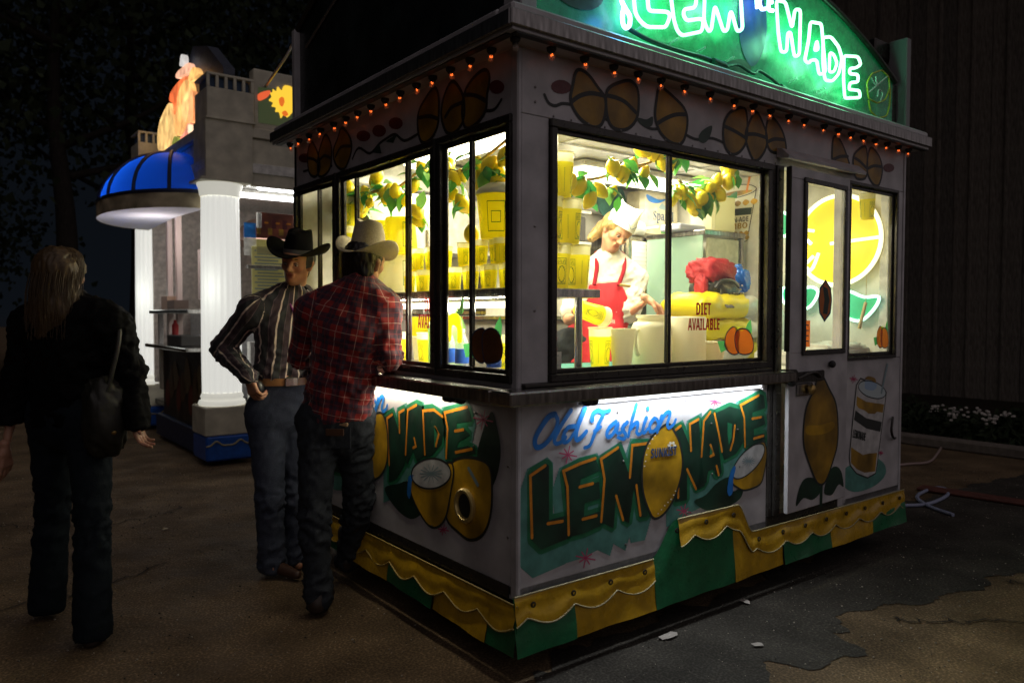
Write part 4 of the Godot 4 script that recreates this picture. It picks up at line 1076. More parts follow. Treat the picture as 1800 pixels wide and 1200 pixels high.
func neon_sign() -> void:
	var t := thing("neon_sign", "arched green neon sign reading lemonade on the roof of the stand", "neon sign")
	var top := func(x: float) -> float: return 3.45 - 0.168 * pow(absf(x - 1.62), 2.0)
	var poly := PackedVector2Array([Vector2(0.12, 2.736), Vector2(3.14, 2.736)])
	for i in 25:
		var x := lerpf(3.14, 0.12, i / 24.0)
		poly.append(Vector2(x, top.call(x)))
	var st := S()
	prism(st, poly, Transform3D(), -0.06, -0.03)
	obj("backing_board", st, m("sign_green", Color(0.04, 0.50, 0.24), 0.32, 0.0, 1), t)
	var edge := PackedVector3Array()
	for i in 41:
		var x := lerpf(0.10, 3.16, i / 40.0)
		edge.append(Vector3(x, top.call(x) + 0.012, -0.02))
	var es := S()
	tube(es, edge, 0.018, 8)
	obj("arch_trim", es, P.dark_alu, t)
	part("end_post", t, m("grey_post", Color(0.20, 0.185, 0.20), 0.6), 3.225, 3.285, 2.736, 3.36, -0.10, 0.02, 0.006)
	part("post_cap", t, P.dark_alu, 3.06, 3.30, 3.24, 3.36, -0.16, -0.105, 0.01)
	part("end_post", t, P.wall, 0.0, 0.085, 2.736, 3.10, -0.10, 0.02, 0.006)
	part("end_panel", t, P.dark_alu, 3.145, 3.198, 2.738, 3.05, -0.07, -0.03, 0.003)
	var green := glow("neon_green", Color(0.7, 0.9, 0.8), Color(0.30, 1.0, 0.50), 3.2)
	var dark_green := m("leaf_on_sign", Color(0.006, 0.06, 0.035), 0.4, 0.0, 1)
	var z := 0.03
	var R := 0.0088
	neon_tube("neon_letter", t, [0.60, 3.19, 0.648, 2.895, 0.676, 2.868, 0.726, 2.850, 0.855, 2.878, 0.885, 2.938, 0.867, 2.952, 0.735, 2.925, 0.70, 3.20], z, R, green)
	neon_tube("neon_letter", t, [0.84, 3.24, 0.911, 2.924, 0.935, 2.880, 0.97, 2.865, 1.118, 2.918, 1.128, 2.972, 1.105, 2.977, 1.003, 2.943, 0.979, 2.962, 0.982, 2.992, 1.065, 3.02, 1.075, 3.07, 0.985, 3.08, 0.955, 3.13, 1.06, 3.18, 1.04, 3.27], z, R, green)
	neon_tube("neon_letter", t, [1.13, 3.30, 1.135, 3.08, 1.131, 2.975, 1.164, 2.930, 1.188, 2.938, 1.212, 3.06, 1.225, 3.053, 1.285, 2.955, 1.316, 2.968, 1.339, 3.066, 1.352, 3.062, 1.397, 2.978, 1.443, 3.003, 1.40, 3.34, 1.34, 3.33, 1.285, 3.16, 1.22, 3.32], z, R, green)
	neon_tube("neon_letter", t, [1.735, 3.222, 1.82, 3.235, 1.885, 3.108, 1.912, 3.218, 1.966, 3.228, 1.961, 2.978, 1.912, 2.958, 1.872, 3.083, 1.845, 3.075, 1.838, 2.970, 1.785, 2.957, 1.758, 3.048], z, R, green)
	neon_tube("neon_letter", t, [2.033, 3.172, 2.146, 3.187, 2.195, 2.922, 2.128, 2.897, 2.103, 2.976, 2.045, 2.962, 2.023, 2.940, 1.981, 2.946, 2.02, 3.071], z + 0.02, R, green)
	neon_tube("neon_letter", t, [2.102, 3.088, 2.075, 3.020, 2.120, 3.035], z + 0.02, R * 0.9, green)
	neon_tube("neon_letter", t, [2.197, 3.127, 2.281, 3.150, 2.368, 3.111, 2.408, 3.05, 2.373, 2.953, 2.305, 2.899, 2.226, 2.889, 2.202, 2.977], z, R, green)
	neon_tube("neon_letter", t, [2.272, 3.060, 2.318, 3.054, 2.354, 3.012, 2.321, 2.955, 2.268, 2.943], z, R * 0.9, green)
	neon_tube("neon_letter", t, [2.428, 3.071, 2.588, 3.099, 2.626, 3.06, 2.568, 3.028, 2.494, 3.01, 2.494, 2.978, 2.592, 2.992, 2.594, 2.948, 2.499, 2.926, 2.489, 2.884, 2.612, 2.900, 2.624, 2.860, 2.445, 2.824, 2.427, 2.929], z, R, green)
	# the lemon that stands for the O, with blue ice lettering over it
	var lem := S()
	sheet(lem, smooth2(P2([1.60, 2.86, 1.68, 2.92, 1.735, 3.05, 1.72, 3.20, 1.65, 3.30, 1.57, 3.32, 1.50, 3.24, 1.48, 3.08, 1.52, 2.93]), true), Transform3D(), -0.027)
	obj("painted_lemon", lem, m("sign_blue", Color(0.015, 0.10, 0.34), 0.4, 0.0, 4), t)
	var blue := glow("neon_blue", Color(0.7, 0.8, 0.95), Color(0.42, 0.60, 1.0), 4.6)
	neon_tube("neon_ice", t, [1.525, 3.235, 1.537, 3.125], z + 0.02, 0.011, blue, false)
	neon_tube("neon_ice", t, [1.608, 3.225, 1.568, 3.222, 1.556, 3.150, 1.575, 3.128, 1.608, 3.140], z + 0.02, 0.010, blue, false)
	neon_tube("neon_ice", t, [1.680, 3.236, 1.640, 3.232, 1.634, 3.140, 1.676, 3.146], z + 0.02, 0.010, blue, false)
	neon_tube("neon_ice", t, [1.638, 3.186, 1.668, 3.188], z + 0.02, 0.010, blue, false)
	neon_tube("neon_script", t, [0.53, 3.03, 0.559, 2.924, 0.59, 2.894, 0.616, 2.873, 0.614, 2.832, 0.59, 2.812, 0.570, 2.823, 0.564, 2.863, 0.575, 2.90], z, 0.0105, blue, false)
	neon_tube("neon_script", t, [0.40, 3.04, 0.45, 3.10, 0.49, 3.02, 0.53, 3.09], z, 0.0105, blue, false)
	# leaves painted on the board and the cable run
	for a in [[1.34, 2.80, 1.44, 2.86, 1.54, 2.88, 1.60, 2.84, 1.50, 2.775, 1.40, 2.77], [1.50, 2.76, 1.60, 2.80, 1.66, 2.76, 1.58, 2.742], [0.22, 2.90, 0.30, 2.86, 0.42, 2.87, 0.50, 2.93, 0.47, 3.02, 0.34, 3.05, 0.24, 3.0]]:
		var s := S()
		sheet(s, smooth2(P2(a), true), Transform3D(), -0.026)
		obj("painted_leaf", s, dark_green, t)
	var cab := S()
	tube(cab, smooth3(PackedVector3Array([Vector3(0.64, 2.83, 0.0), Vector3(0.75, 2.80, 0.02), Vector3(0.95, 2.795, 0.02), Vector3(1.15, 2.80, 0.02), Vector3(1.32, 2.79, 0.02)])), 0.011, 6)
	tube(cab, smooth3(PackedVector3Array([Vector3(1.20, 2.79, 0.03), Vector3(1.30, 2.785, 0.03)])), 0.020, 8)
	tube(cab, smooth3(PackedVector3Array([Vector3(1.32, 2.79, 0.02), Vector3(1.45, 2.83, 0.0), Vector3(1.55, 2.80, 0.02), Vector3(1.62, 2.83, 0.01), Vector3(1.73, 2.80, 0.02), Vector3(1.80, 2.765, 0.03)])), 0.008, 6)
	tube(cab, smooth3(PackedVector3Array([Vector3(1.78, 2.77, 0.03), Vector3(1.86, 2.755, 0.03)])), 0.019, 8)
	tube(cab, smooth3(PackedVector3Array([Vector3(1.85, 2.78, 0.0), Vector3(2.1, 2.77, 0.01), Vector3(2.5, 2.765, 0.01), Vector3(2.68, 2.77, 0.0)])), 0.007, 6)
	obj("cable", cab, m("cable_green", Color(0.01, 0.06, 0.04), 0.4), t)
	for x in [0.70, 0.95, 1.15, 1.38, 1.95, 2.24, 2.52]:
		var s := S()
		tube(s, PackedVector3Array([Vector3(x, 2.84, -0.03), Vector3(x, 2.85, 0.025)]), 0.007, 6)
		obj("tube_stand", s, glass("clear_stand", Color(0.8, 0.9, 0.85), 0.3, 0.1), t)
	# unlit lemon outline at the right-hand end
	var off1 := m("unlit_tube_yellow", Color(0.35, 0.30, 0.03), 0.25)
	var off2 := m("unlit_tube_white", Color(0.45, 0.47, 0.45), 0.25)
	neon_tube("unlit_tube", t, [2.695, 2.962, 2.757, 3.03, 2.88, 3.075, 2.965, 3.05, 2.985, 2.98, 2.93, 2.90, 2.83, 2.86, 2.72, 2.87], z, 0.006, off1)
	neon_tube("unlit_tube", t, [2.72, 2.86, 2.745, 2.80, 2.84, 2.768, 2.95, 2.80, 2.985, 2.87, 2.99, 2.98], z, 0.006, off1, false)
	for l in [[2.71, 2.90, 2.95, 3.05], [2.75, 3.00, 2.82, 2.96, 2.80, 3.03, 2.83, 2.97], [2.83, 2.90, 2.84, 2.95, 2.90, 2.94, 2.87, 2.88]]:
		neon_tube("unlit_tube", t, l, z, 0.005, off2, false)
	for p in [[0.78, 3.02, 1.05], [1.29, 3.1, 1.0], [1.90, 3.07, 1.0], [2.25, 3.02, 1.0], [2.53, 2.97, 0.5]]:
		lamp_at(Vector3(p[0], p[1], 0.10), Color(0.22, 1.0, 0.50), 0.075 * p[2], 0.06)
	lamp_at(Vector3(1.60, 3.18, 0.12), Color(0.10, 0.30, 1.0), 0.018, 0.05)
	lamp_at(Vector3(0.58, 2.87, 0.10), Color(0.08, 0.32, 1.0), 0.022, 0.05)

func lamp_at(p: Vector3, c: Color, e: float, size: float, rng_m := 14.0) -> void:
	var l := OmniLight3D.new()
	l.name = "lamp_light"
	add_child(l, true)
	l.position = p
	l.light_color = c.linear_to_srgb()
	l.light_energy = e
	l.light_size = size
	l.omni_range = rng_m
	l.omni_attenuation = 2.0
	l.shadow_enabled = true

func area_at(xf: Transform3D, size: Vector2, c: Color, e: float) -> void:   # shines along its own -z
	var l := AreaLight3D.new()
	l.name = "tube_light"
	add_child(l, true)
	l.transform = xf
	l.area_size = size
	l.light_color = c.linear_to_srgb()
	l.light_energy = e
	l.shadow_enabled = true
	l.area_range = 14.0
	l.area_attenuation = 2.0

func side_sign() -> void:
	var t := thing("roof_sign_board", "large unlit dark sign board with an arched top above the side windows", "sign")
	var top := func(z: float) -> float: return 3.62 - 0.20 * pow(absf(z + 1.18), 2.0)
	var poly := PackedVector2Array([Vector2(-2.32, 2.7365), Vector2(-0.04, 2.7365)])
	for i in 25:
		var z := lerpf(-0.04, -2.32, i / 24.0)
		poly.append(Vector2(z, top.call(z)))
	var st := S()
	prism(st, poly, side, -0.06, -0.03)
	obj("board", st, m("dark_board", Color(0.022, 0.028, 0.028), 0.35, 0.0, 4), t)
	var e := PackedVector3Array()
	for i in 31:
		var z := lerpf(-2.34, -0.03, i / 30.0)
		e.append(side * Vector3(z, top.call(z) + 0.01, -0.02))
	var es := S()
	tube(es, e, 0.02, 8)
	obj("trim", es, P.dark_alu, t)
	var u := S()
	box(u, side * Vector3(-2.35, 3.05, -0.02), Vector3(0.05, 0.63, 0.05), 0.006)
	obj("end_post", u, P.wall, t)
	var gw := S()
	tube(gw, PackedVector3Array([side * Vector3(-1.9, 3.5, -0.02), Vector3(0.55, 3.72, -3.9), Vector3(1.0, 3.96, -5.65)]), 0.014, 6)
	obj("guy_wire", gw, P.alu, t)
	var s := S()
	tube(s, PackedVector3Array([side * Vector3(-2.2, 3.22, -0.025), side * Vector3(-1.55, 3.45, -0.02), side * Vector3(-1.4, 3.58, -0.02)]), 0.012, 6)
	obj("unlit_tube", s, P.alu, t)

func bulb_strings() -> void:
	var socket := S()
	lathe(socket, [Vector2(0.021, 0.0), Vector2(0.020, -0.012), Vector2(0.012, -0.020), Vector2(0.012, -0.026), Vector2(0, -0.026)], 12)
	socket.generate_normals()
	var sm := socket.commit()
	var envelope := S()
	lathe(envelope, [Vector2(0.009, -0.022), Vector2(0.012, -0.032), Vector2(0.0165, -0.045), Vector2(0.015, -0.057), Vector2(0.008, -0.065), Vector2(0, -0.067)], 12, Transform3D(), 180.0)
	envelope.generate_normals()
	var em := envelope.commit()
	var fil := S()
	tube(fil, PackedVector3Array([Vector3(-0.006, -0.034, 0), Vector3(-0.004, -0.042, 0.003), Vector3(0.004, -0.042, -0.003), Vector3(0.006, -0.034, 0)]), 0.0030, 6)
	fil.generate_normals()
	var fm := fil.commit()
	var hot := glow("filament", Color(0.8, 0.2, 0.05), Color(1.0, 0.15, 0.02), 2.4)
	var small := Vector3(0.8, 0.8, 0.8)
	var clear := glass("bulb_glass", Color(1.0, 0.75, 0.6), 0.14, 0.03)
	var a := thing("bulb_string", "string of small glowing red bulbs under the front eave below the neon sign", "string lights")
	var b := thing("bulb_string", "string of small glowing red bulbs under the side eave above the cowboys", "string lights")
	var xs := [0.127, 0.311, 0.485, 0.639, 0.792, 0.958, 1.147, 1.342, 1.501, 1.655, 1.823, 1.977, 2.175, 2.325, 2.473, 2.611, 2.753, 2.906, 3.051, 3.188]
	var zs := [0.06, -0.099, -0.253, -0.407, -0.555, -0.701, -0.855, -1.013, -1.165, -1.318, -1.463, -1.623, -1.802, -1.972, -2.127, -2.279]
	for k in xs.size() + zs.size():
		var on_front := k < xs.size()
		var p := Vector3(xs[k], 2.6205, 0.06) if on_front else Vector3(-0.06, 2.6205, zs[k - xs.size()])
		var so := obj("socket", sm, P.rubber, a if on_front else b)
		so.position = p
		var bu := obj("bulb", em, clear, a if on_front else b)
		bu.position = p
		bu.scale = small
		bu.rotation = Vector3(rng.randf_range(-0.2, 0.2), rng.randf() * TAU, rng.randf_range(-0.2, 0.2))
		if k != xs.size():
			obj("filament", fm, hot, bu)
			lamp_at(p + Vector3(0, -0.045, 0), Color(1.0, 0.12, 0.02), 0.00002, 0.012, 2.0)

func ledge_tubes() -> void:
	var g := glow("cool_tube", Color(0.9, 0.9, 0.9), Color(0.93, 0.97, 1.0), 2.2)
	var w := glow("warm_tube", Color(0.9, 0.9, 0.85), Color(1.0, 0.90, 0.70), 2.2)
	var t := thing("fluorescent_tube", "cool white fluorescent tube under the front service ledge", "lamp")
	var st := S()
	tube(st, PackedVector3Array([Vector3(0.36, 1.158, 0.035), Vector3(1.62, 1.158, 0.035)]), 0.014, 10)
	obj("glowing_tube", st, g, t)
	part("end_cap", t, P.wall, 0.32, 0.359, 1.14, 1.174, 0.015, 0.06, 0.006)
	part("end_cap", t, P.wall, 1.621, 1.66, 1.14, 1.174, 0.015, 0.06, 0.006)
	area_at(Transform3D(Basis(Vector3.RIGHT, -PI / 2 - 0.25), Vector3(0.99, 1.141, 0.035)), Vector2(1.26, 0.03), Color(0.90, 0.96, 1.0), 0.85)
	var t2 := thing("fluorescent_tube", "warm white fluorescent tube under the side service ledge behind the cowboys", "lamp")
	var s2 := S()
	tube(s2, PackedVector3Array([Vector3(-0.035, 1.158, -0.40), Vector3(-0.035, 1.158, -1.66)]), 0.014, 10)
	obj("glowing_tube", s2, w, t2)
	part("end_cap", t2, P.wall, -0.06, -0.015, 1.14, 1.174, -0.399, -0.36, 0.006)
	part("end_cap", t2, P.wall, -0.06, -0.015, 1.14, 1.174, -1.70, -1.661, 0.006)
	area_at(Transform3D(Basis(Vector3.RIGHT, -PI / 2) * Basis(Vector3.UP, 0.0), Vector3(-0.035, 1.141, -1.03)), Vector2(0.03, 1.26), Color(1.0, 0.90, 0.70), 0.32)

# ---------------------------------------------------------------- inside the stand
var cup_mesh: ArrayMesh
var cup_band: ArrayMesh
var cup_print: ArrayMesh
var lemon_mesh: ArrayMesh
var leaf_mesh: ArrayMesh
var yellow: StandardMaterial3D
var pale: StandardMaterial3D
var ink: StandardMaterial3D
var lemon_m: StandardMaterial3D
var leaf_ms: Array = []

func done(st: SurfaceTool) -> ArrayMesh:
	st.generate_normals()
	return st.commit()

# a patch wrapped on a cone: a0..a1 in radians, y0..y1, radius by height
func wrap_patch(st: SurfaceTool, a0: float, a1: float, y0: float, y1: float, rad: Callable, extra: float) -> void:
	st.set_smooth_group(3)
	var n := maxi(1, int(absf(a1 - a0) / 0.18))
	for i in n:
		var b0 := lerpf(a0, a1, float(i) / n)
		var b1 := lerpf(a0, a1, float(i + 1) / n)
		var r0: float = rad.call(y0) + extra
		var r1: float = rad.call(y1) + extra
		quad(st, Vector3(sin(b0) * r0, y0, cos(b0) * r0), Vector3(sin(b1) * r0, y0, cos(b1) * r0), Vector3(sin(b1) * r1, y1, cos(b1) * r1), Vector3(sin(b0) * r1, y1, cos(b0) * r1))

func cup_parts() -> void:
	yellow = thin("yellow_plastic", Color(0.93, 0.85, 0.02), 1.0, 0.3)
	pale = thin("pale_plastic", Color(0.84, 0.82, 0.62), 1.0, 0.3)
	ink = m("green_ink", Color(0.05, 0.22, 0.03), 0.5)
	lemon_m = m("lemon_skin", Color(0.92, 0.70, 0.012), 0.36, 0.0, 0, 0.06)
	leaf_ms = [thin("leaf_dark", Color(0.02, 0.13, 0.025), 0.16, 0.4), thin("leaf_mid", Color(0.05, 0.22, 0.03), 0.2, 0.4), thin("leaf_pale", Color(0.14, 0.32, 0.07), 0.22, 0.4)]
	var st := S()
	lathe(st, [Vector2(0.0573, 0.158), Vector2(0.0585, 0.196), Vector2(0.0625, 0.199), Vector2(0.0625, 0.205), Vector2(0.058, 0.206), Vector2(0.0575, 0.198)], 24)
	cup_mesh = done(st)
	var rad := func(y: float) -> float: return lerpf(0.046, 0.0575, y / 0.16)
	var b := S()
	lathe(b, [Vector2(0, 0.003), Vector2(0.040, 0.003), Vector2(0.043, 0.0), Vector2(0.046, 0.004), Vector2(0.0575, 0.158)], 24)
	cup_band = done(b)
	var p := S()
	for side_a in [-0.75, 1.35, 3.45]:
		var w := 0.42
		for r in [[-w, w, 0.02, 0.0225], [-w, w, 0.135, 0.1375], [-w, -w + 0.03, 0.0225, 0.135], [w - 0.03, w, 0.0225, 0.135], [-w, w, 0.108, 0.110]]:
			wrap_patch(p, side_a + r[0], side_a + r[1], r[2], r[3], rad, 0.0016)
		for k in 7:   # the word above the fruit
			var a: float = side_a - w + 0.09 + k * 0.10
			wrap_patch(p, a, a + 0.02, 0.113, 0.131, rad, 0.0016)
			wrap_patch(p, a + 0.02, a + 0.065, 0.113 + 0.006 * (k % 3), 0.1155 + 0.006 * (k % 3), rad, 0.0016)
			if k % 2 == 0:
				wrap_patch(p, a + 0.05, a + 0.07, 0.113, 0.128, rad, 0.0016)
		for k in 16:  # round fruit outline
			var c0 := TAU * k / 16.0
			var c1 := TAU * (k + 0.8) / 16.0
			var m0 := Vector2(cos(c0) * 0.30, 0.065 + sin(c0) * 0.036)
			var m1 := Vector2(cos(c1) * 0.30, 0.065 + sin(c1) * 0.036)
			wrap_patch(p, side_a + minf(m0.x, m1.x), side_a + maxf(m0.x, m1.x) + 0.015, minf(m0.y, m1.y), maxf(m0.y, m1.y) + 0.0016, rad, 0.0016)
		for k in 5:
			wrap_patch(p, side_a - 0.34 + k * 0.15, side_a - 0.34 + k * 0.15 + 0.09, 0.025, 0.0285, rad, 0.0016)
		for k in 12:  # small print up the side
			wrap_patch(p, side_a + 0.98, side_a + 1.03, 0.025 + k * 0.009, 0.030 + k * 0.009, rad, 0.0016)
	cup_print = done(p)
	var l := S()
	ball(l, Vector3.ZERO, Vector3(0.034, 0.042, 0.034), 14, 10, Basis(), 0.22)
	lemon_mesh = done(l)
	var f := S()
	f.set_smooth_group(0)
	var rows := [[0.0, 0.004], [0.2, 0.55], [0.45, 1.0], [0.7, 0.8], [0.9, 0.3], [1.0, 0.02]]
	for i in rows.size() - 1:
		var A: Array = rows[i]
		var B: Array = rows[i + 1]
		for sgn in [-1.0, 1.0]:
			var a0 := Vector3(0, -0.012 * A[0] * A[0] * 2.0, 0.085 * A[0])
			var b0 := Vector3(0, -0.012 * B[0] * B[0] * 2.0, 0.085 * B[0])
			var a1 := a0 + Vector3(sgn * 0.024 * A[1], 0.007 * A[1], 0)
			var b1 := b0 + Vector3(sgn * 0.024 * B[1], 0.007 * B[1], 0)
			if sgn > 0.0:
				quad(f, a0, b0, b1, a1)
			else:
				quad(f, a1, b1, b0, a0)
	leaf_mesh = done(f)

func cup(label: String, at: Vector3, turn: float, scale := 1.0, group := "printed lemonade cups") -> Node3D:
	var t := thing("paper_cup", label, "cup", at, turn, group)
	obj("cup_wall", cup_mesh, pale, t)
	obj("colour_band", cup_band, yellow, t)
	obj("print", cup_print, ink, t)
	t.scale = Vector3.ONE * scale
	return t

func garland(label: String, path: Array, fruit: Array, leaves: int, sd: int) -> void:
	var t := thing("lemon_garland", label, "garland")
	var r := RandomNumberGenerator.new()
	r.seed = sd
	var pts := PackedVector3Array()
	for p in path:
		pts.append(p)
	pts = smooth3(pts)
	var st := S()
	tube(st, pts, 0.008, 6)
	obj("rope", st, m("raffia", Color(0.62, 0.44, 0.20), 0.8, 0.0, 2), t)
	for p in fruit:
		var o := obj("lemon", lemon_mesh, lemon_m, t)
		o.position = p
		o.basis = Basis.from_euler(Vector3(r.randf_range(-0.9, 0.9), r.randf() * TAU, r.randf_range(-0.9, 0.9))).scaled(Vector3.ONE * r.randf_range(0.95, 1.25))
	for k in int(pts.size() * 0.55):
		var o := obj("lemon", lemon_mesh, lemon_m, t)
		o.position = pts[r.randi() % pts.size()] + Vector3(r.randf_range(-0.03, 0.03), r.randf_range(-0.10, 0.01), r.randf_range(-0.03, 0.03))
		o.basis = Basis.from_euler(Vector3(r.randf_range(-0.9, 0.9), r.randf() * TAU, r.randf_range(-0.9, 0.9))).scaled(Vector3.ONE * r.randf_range(0.75, 1.1))
		fruit.append(o.position)
	for k in leaves * 2:
		var c: Vector3 = fruit[r.randi() % fruit.size()]
		var o := obj("leaf", leaf_mesh, leaf_ms[r.randi() % 3], t)
		o.position = c + Vector3(r.randf_range(-0.05, 0.05), r.randf_range(-0.03, 0.05), r.randf_range(-0.03, 0.05))
		o.basis = Basis.from_euler(Vector3(r.randf_range(-0.4, 1.5), r.randf() * TAU, r.randf_range(-0.6, 0.6))).scaled(Vector3.ONE * r.randf_range(0.9, 1.5))

func simple_box(called: String, label: String, cat: String, at: Vector3, size: Vector3, mt: Material) -> void:
	var st := S()
	box(st, Vector3(0, size.y / 2.0, 0), size, 0.003)
	simple(called, label, cat, st, mt, at)

func simple(called: String, label: String, cat: String, st: SurfaceTool, mt: Material, at := Vector3.ZERO, turn := 0.0, group := "") -> Node3D:
	var t := thing(called, label, cat, at, turn, group)
	obj("body", st, mt, t)
	return t

func sack(label: String, at: Vector3, size: Vector3, turn: float, sd: int, mt: Material, end_mt: Material) -> void:   # a soft filled bag lying flat
	var t := thing("sugar_sack", label, "sack", at, turn)
	var n := FastNoiseLite.new()
	n.seed = sd
	n.frequency = 5.0
	for half in 2:
		var st := S()
		st.set_smooth_group(0)
		var g := []
		for i in 21:
			var u := -1.0 + i / 10.0
			var ring := PackedVector3Array()
			var pinch := pow(maxf(0.0, 1.0 - pow(absf(u), 5.0)), 0.45)
			for k in 20:
				var a := TAU * k / 20.0
				var cx := signf(cos(a)) * pow(absf(cos(a)), 0.6)
				var cy := signf(sin(a)) * pow(absf(sin(a)), 0.75)
				var p := Vector3(u * size.x / 2.0, (cy * pinch * 0.5 + 0.5) * size.y, cx * size.z / 2.0 * lerpf(0.9, 1.0, pinch))
				p += Vector3(0.3, 1, 0.4) * n.get_noise_3d(p.x * 1.4, p.y * 2.0, p.z) * 0.035
				ring.append(p)
			g.append(ring)
		var lo := 0 if half == 0 else 15
		var hi := 15 if half == 0 else 20
		for i in range(lo, hi):
			for k in 20:
				quad(st, g[i][k], g[i + 1][k], g[i + 1][(k + 1) % 20], g[i][(k + 1) % 20])
		obj("sack_body" if half == 0 else "sack_end", st, mt if half == 0 else end_mt, t)

func heap(st: SurfaceTool, c: Vector3, r: Vector3, sd: int, amp: float, freq: float) -> void:   # crumpled cloth
	var n := FastNoiseLite.new()
	n.seed = sd
	n.frequency = freq
	n.fractal_type = FastNoiseLite.FRACTAL_RIDGED
	n.fractal_octaves = 3
	var w := 36
	var h := 20
	st.set_smooth_group(0)
	var g := []
	for i in h + 1:
		var ring := PackedVector3Array()
		var b := -PI / 2 + PI * i / h
		for k in w:
			var a := TAU * k / w
			var d := Vector3(cos(b) * cos(a), sin(b), cos(b) * sin(a))
			var q := Vector3(signf(d.x) * pow(absf(d.x), 0.7), signf(d.y) * pow(absf(d.y), 0.7), signf(d.z) * pow(absf(d.z), 0.7))
			var s := 1.0 + amp * n.get_noise_3dv(d)
			ring.append(c + q * r * s)
		g.append(ring)
	for i in h:
		for k in w:
			quad(st, g[i][k], g[i + 1][k], g[i + 1][(k + 1) % w], g[i][(k + 1) % w])

func interior() -> void:
	cup_parts()
	var t := stand
	var white := m("white_enamel", Color(0.76, 0.75, 0.70), 0.35, 0.0, 1)
	var grey := m("grey_cabinet", Color(0.40, 0.40, 0.40), 0.45, 0.0, 1)
	var milk := thin("milk_plastic", Color(0.82, 0.79, 0.62), 0.55, 0.35)
	# counters and the shelf
	part("counter", t, P.steel, 0.55, 1.74, 1.235, 1.265, -0.78, -0.045, 0.004)
	part("counter", t, P.steel, 0.045, 0.549, 1.235, 1.265, -2.30, -0.045, 0.004)
	part("counter_front", t, white, 0.55, 1.74, 0.41, 1.233, -0.76, -0.72)
	part("shelf", t, P.steel, 0.075, 0.57, 1.612, 1.652, -2.25, -0.10, 0.004)
	for z in [-0.15, -1.2, -2.2]:
		var s := S()
		tube(s, PackedVector3Array([Vector3(0.475, 1.266, z), Vector3(0.475, 1.612, z)]), 0.018, 12)
		obj("shelf_leg", s, P.steel, t)
	part("store_counter", t, white, 1.82, 3.18, 1.17, 1.21, -1.25, -0.62, 0.004)
	part("store_counter_front", t, white, 1.85, 3.16, 0.41, 1.168, -1.2, -1.16)
	for x in [0.62, 1.3, 1.98, 2.66]:   # seams of the ceiling sheets
		part("ceiling_seam", t, white, x - 0.02, x + 0.02, 2.614, 2.6205, -2.3, -0.05, 0.002)
	part("ceiling_seam", t, white, 0.05, 3.2, 2.610, 2.6135, -1.22, -1.18, 0.002)
	part("cove", t, white, 0.045, 0.26, 2.46, 2.613, -2.3, -0.05, 0.01)
	part("cove", t, white, 0.05, 3.2, 2.40, 2.609, -2.315, -2.19, 0.01)
	part("wall_strip", t, white, 3.19, 3.229, 0.41, 2.60, -1.02, -0.97, 0.004)
	part("wall_strip", t, white, 3.19, 3.229, 0.41, 2.60, -0.12, -0.06, 0.004)
	# lamps on the ceiling and under the shelf
	var warm := glow("ceiling_glow", Color(0.9, 0.9, 0.85), Color(1.0, 0.94, 0.72), 5.0)
	for q in [[0.70, -1.35, "long fluorescent ceiling light above the side counter", 0.0], [1.20, -0.58, "long fluorescent ceiling light just inside the front window", PI / 2], [2.35, -1.55, "long fluorescent ceiling light deep inside above the refrigerator", PI / 2]]:
		var l := thing("ceiling_light", q[2], "ceiling light", Vector3(q[0], 2.52, q[1]), q[3])
		part("housing", l, white, -0.13, 0.13, 0.045, 0.09, -0.66, 0.66, 0.01)
		var d := S()
		var pr := [Vector2(-0.12, 0.044), Vector2(-0.115, 0.012), Vector2(-0.07, -0.012), Vector2(0, -0.018), Vector2(0.07, -0.012), Vector2(0.115, 0.012), Vector2(0.12, 0.044)]
		d.set_smooth_group(0)
		for i in pr.size() - 1:
			quad(d, Vector3(pr[i].x, pr[i].y, 0.65), Vector3(pr[i].x, pr[i].y, -0.65), Vector3(pr[i + 1].x, pr[i + 1].y, -0.65), Vector3(pr[i + 1].x, pr[i + 1].y, 0.65))
		obj("diffuser", d, warm, l)
		area_at(Transform3D(Basis(Vector3.UP, q[3]) * Basis(Vector3.RIGHT, -PI / 2), Vector3(q[0], 2.49, q[1])), Vector2(0.22, 1.28), Color(1.0, 0.925, 0.64), CEIL * (0.5 if q[0] > 2.0 else 1.05))
	var u := thing("fluorescent_tube", "bright fluorescent tube under the long steel shelf of cups", "lamp")
	var us := S()
	tube(us, PackedVector3Array([Vector3(0.30, 1.585, -0.25), Vector3(0.30, 1.585, -2.1)]), 0.018, 10)
	obj("glowing_tube", us, warm, u)
	part("holder", u, white, 0.255, 0.345, 1.597, 1.6115, -2.14, -0.2, 0.003)
	area_at(Transform3D(Basis(Vector3.RIGHT, -PI / 2), Vector3(0.30, 1.565, -1.18)), Vector2(0.04, 1.8), Color(1.0, 0.96, 0.80), 0.30)
	area_at(Transform3D(Basis(Vector3.BACK, -0.95) * Basis(Vector3.RIGHT, -PI / 2), Vector3(0.275, 1.575, -1.18)), Vector2(0.04, 1.8), Color(1.0, 0.93, 0.70), 2.2)
	# the pyramid of cups at the front end of the shelf
	var z0 := -0.19
	for q in [[0.385, 1.653, "bottom row next to the corner post"], [0.507, 1.653, "bottom row, outer end of the shelf"], [0.335, 1.860, "middle row next to the corner post"], [0.452, 1.860, "middle row, outer side"], [0.400, 2.067, "single one on top"]]:
		cup("yellow printed cup of the front window pyramid, " + q[2], Vector3(q[0], q[1], z0), rng.randf() * TAU, 1.0)
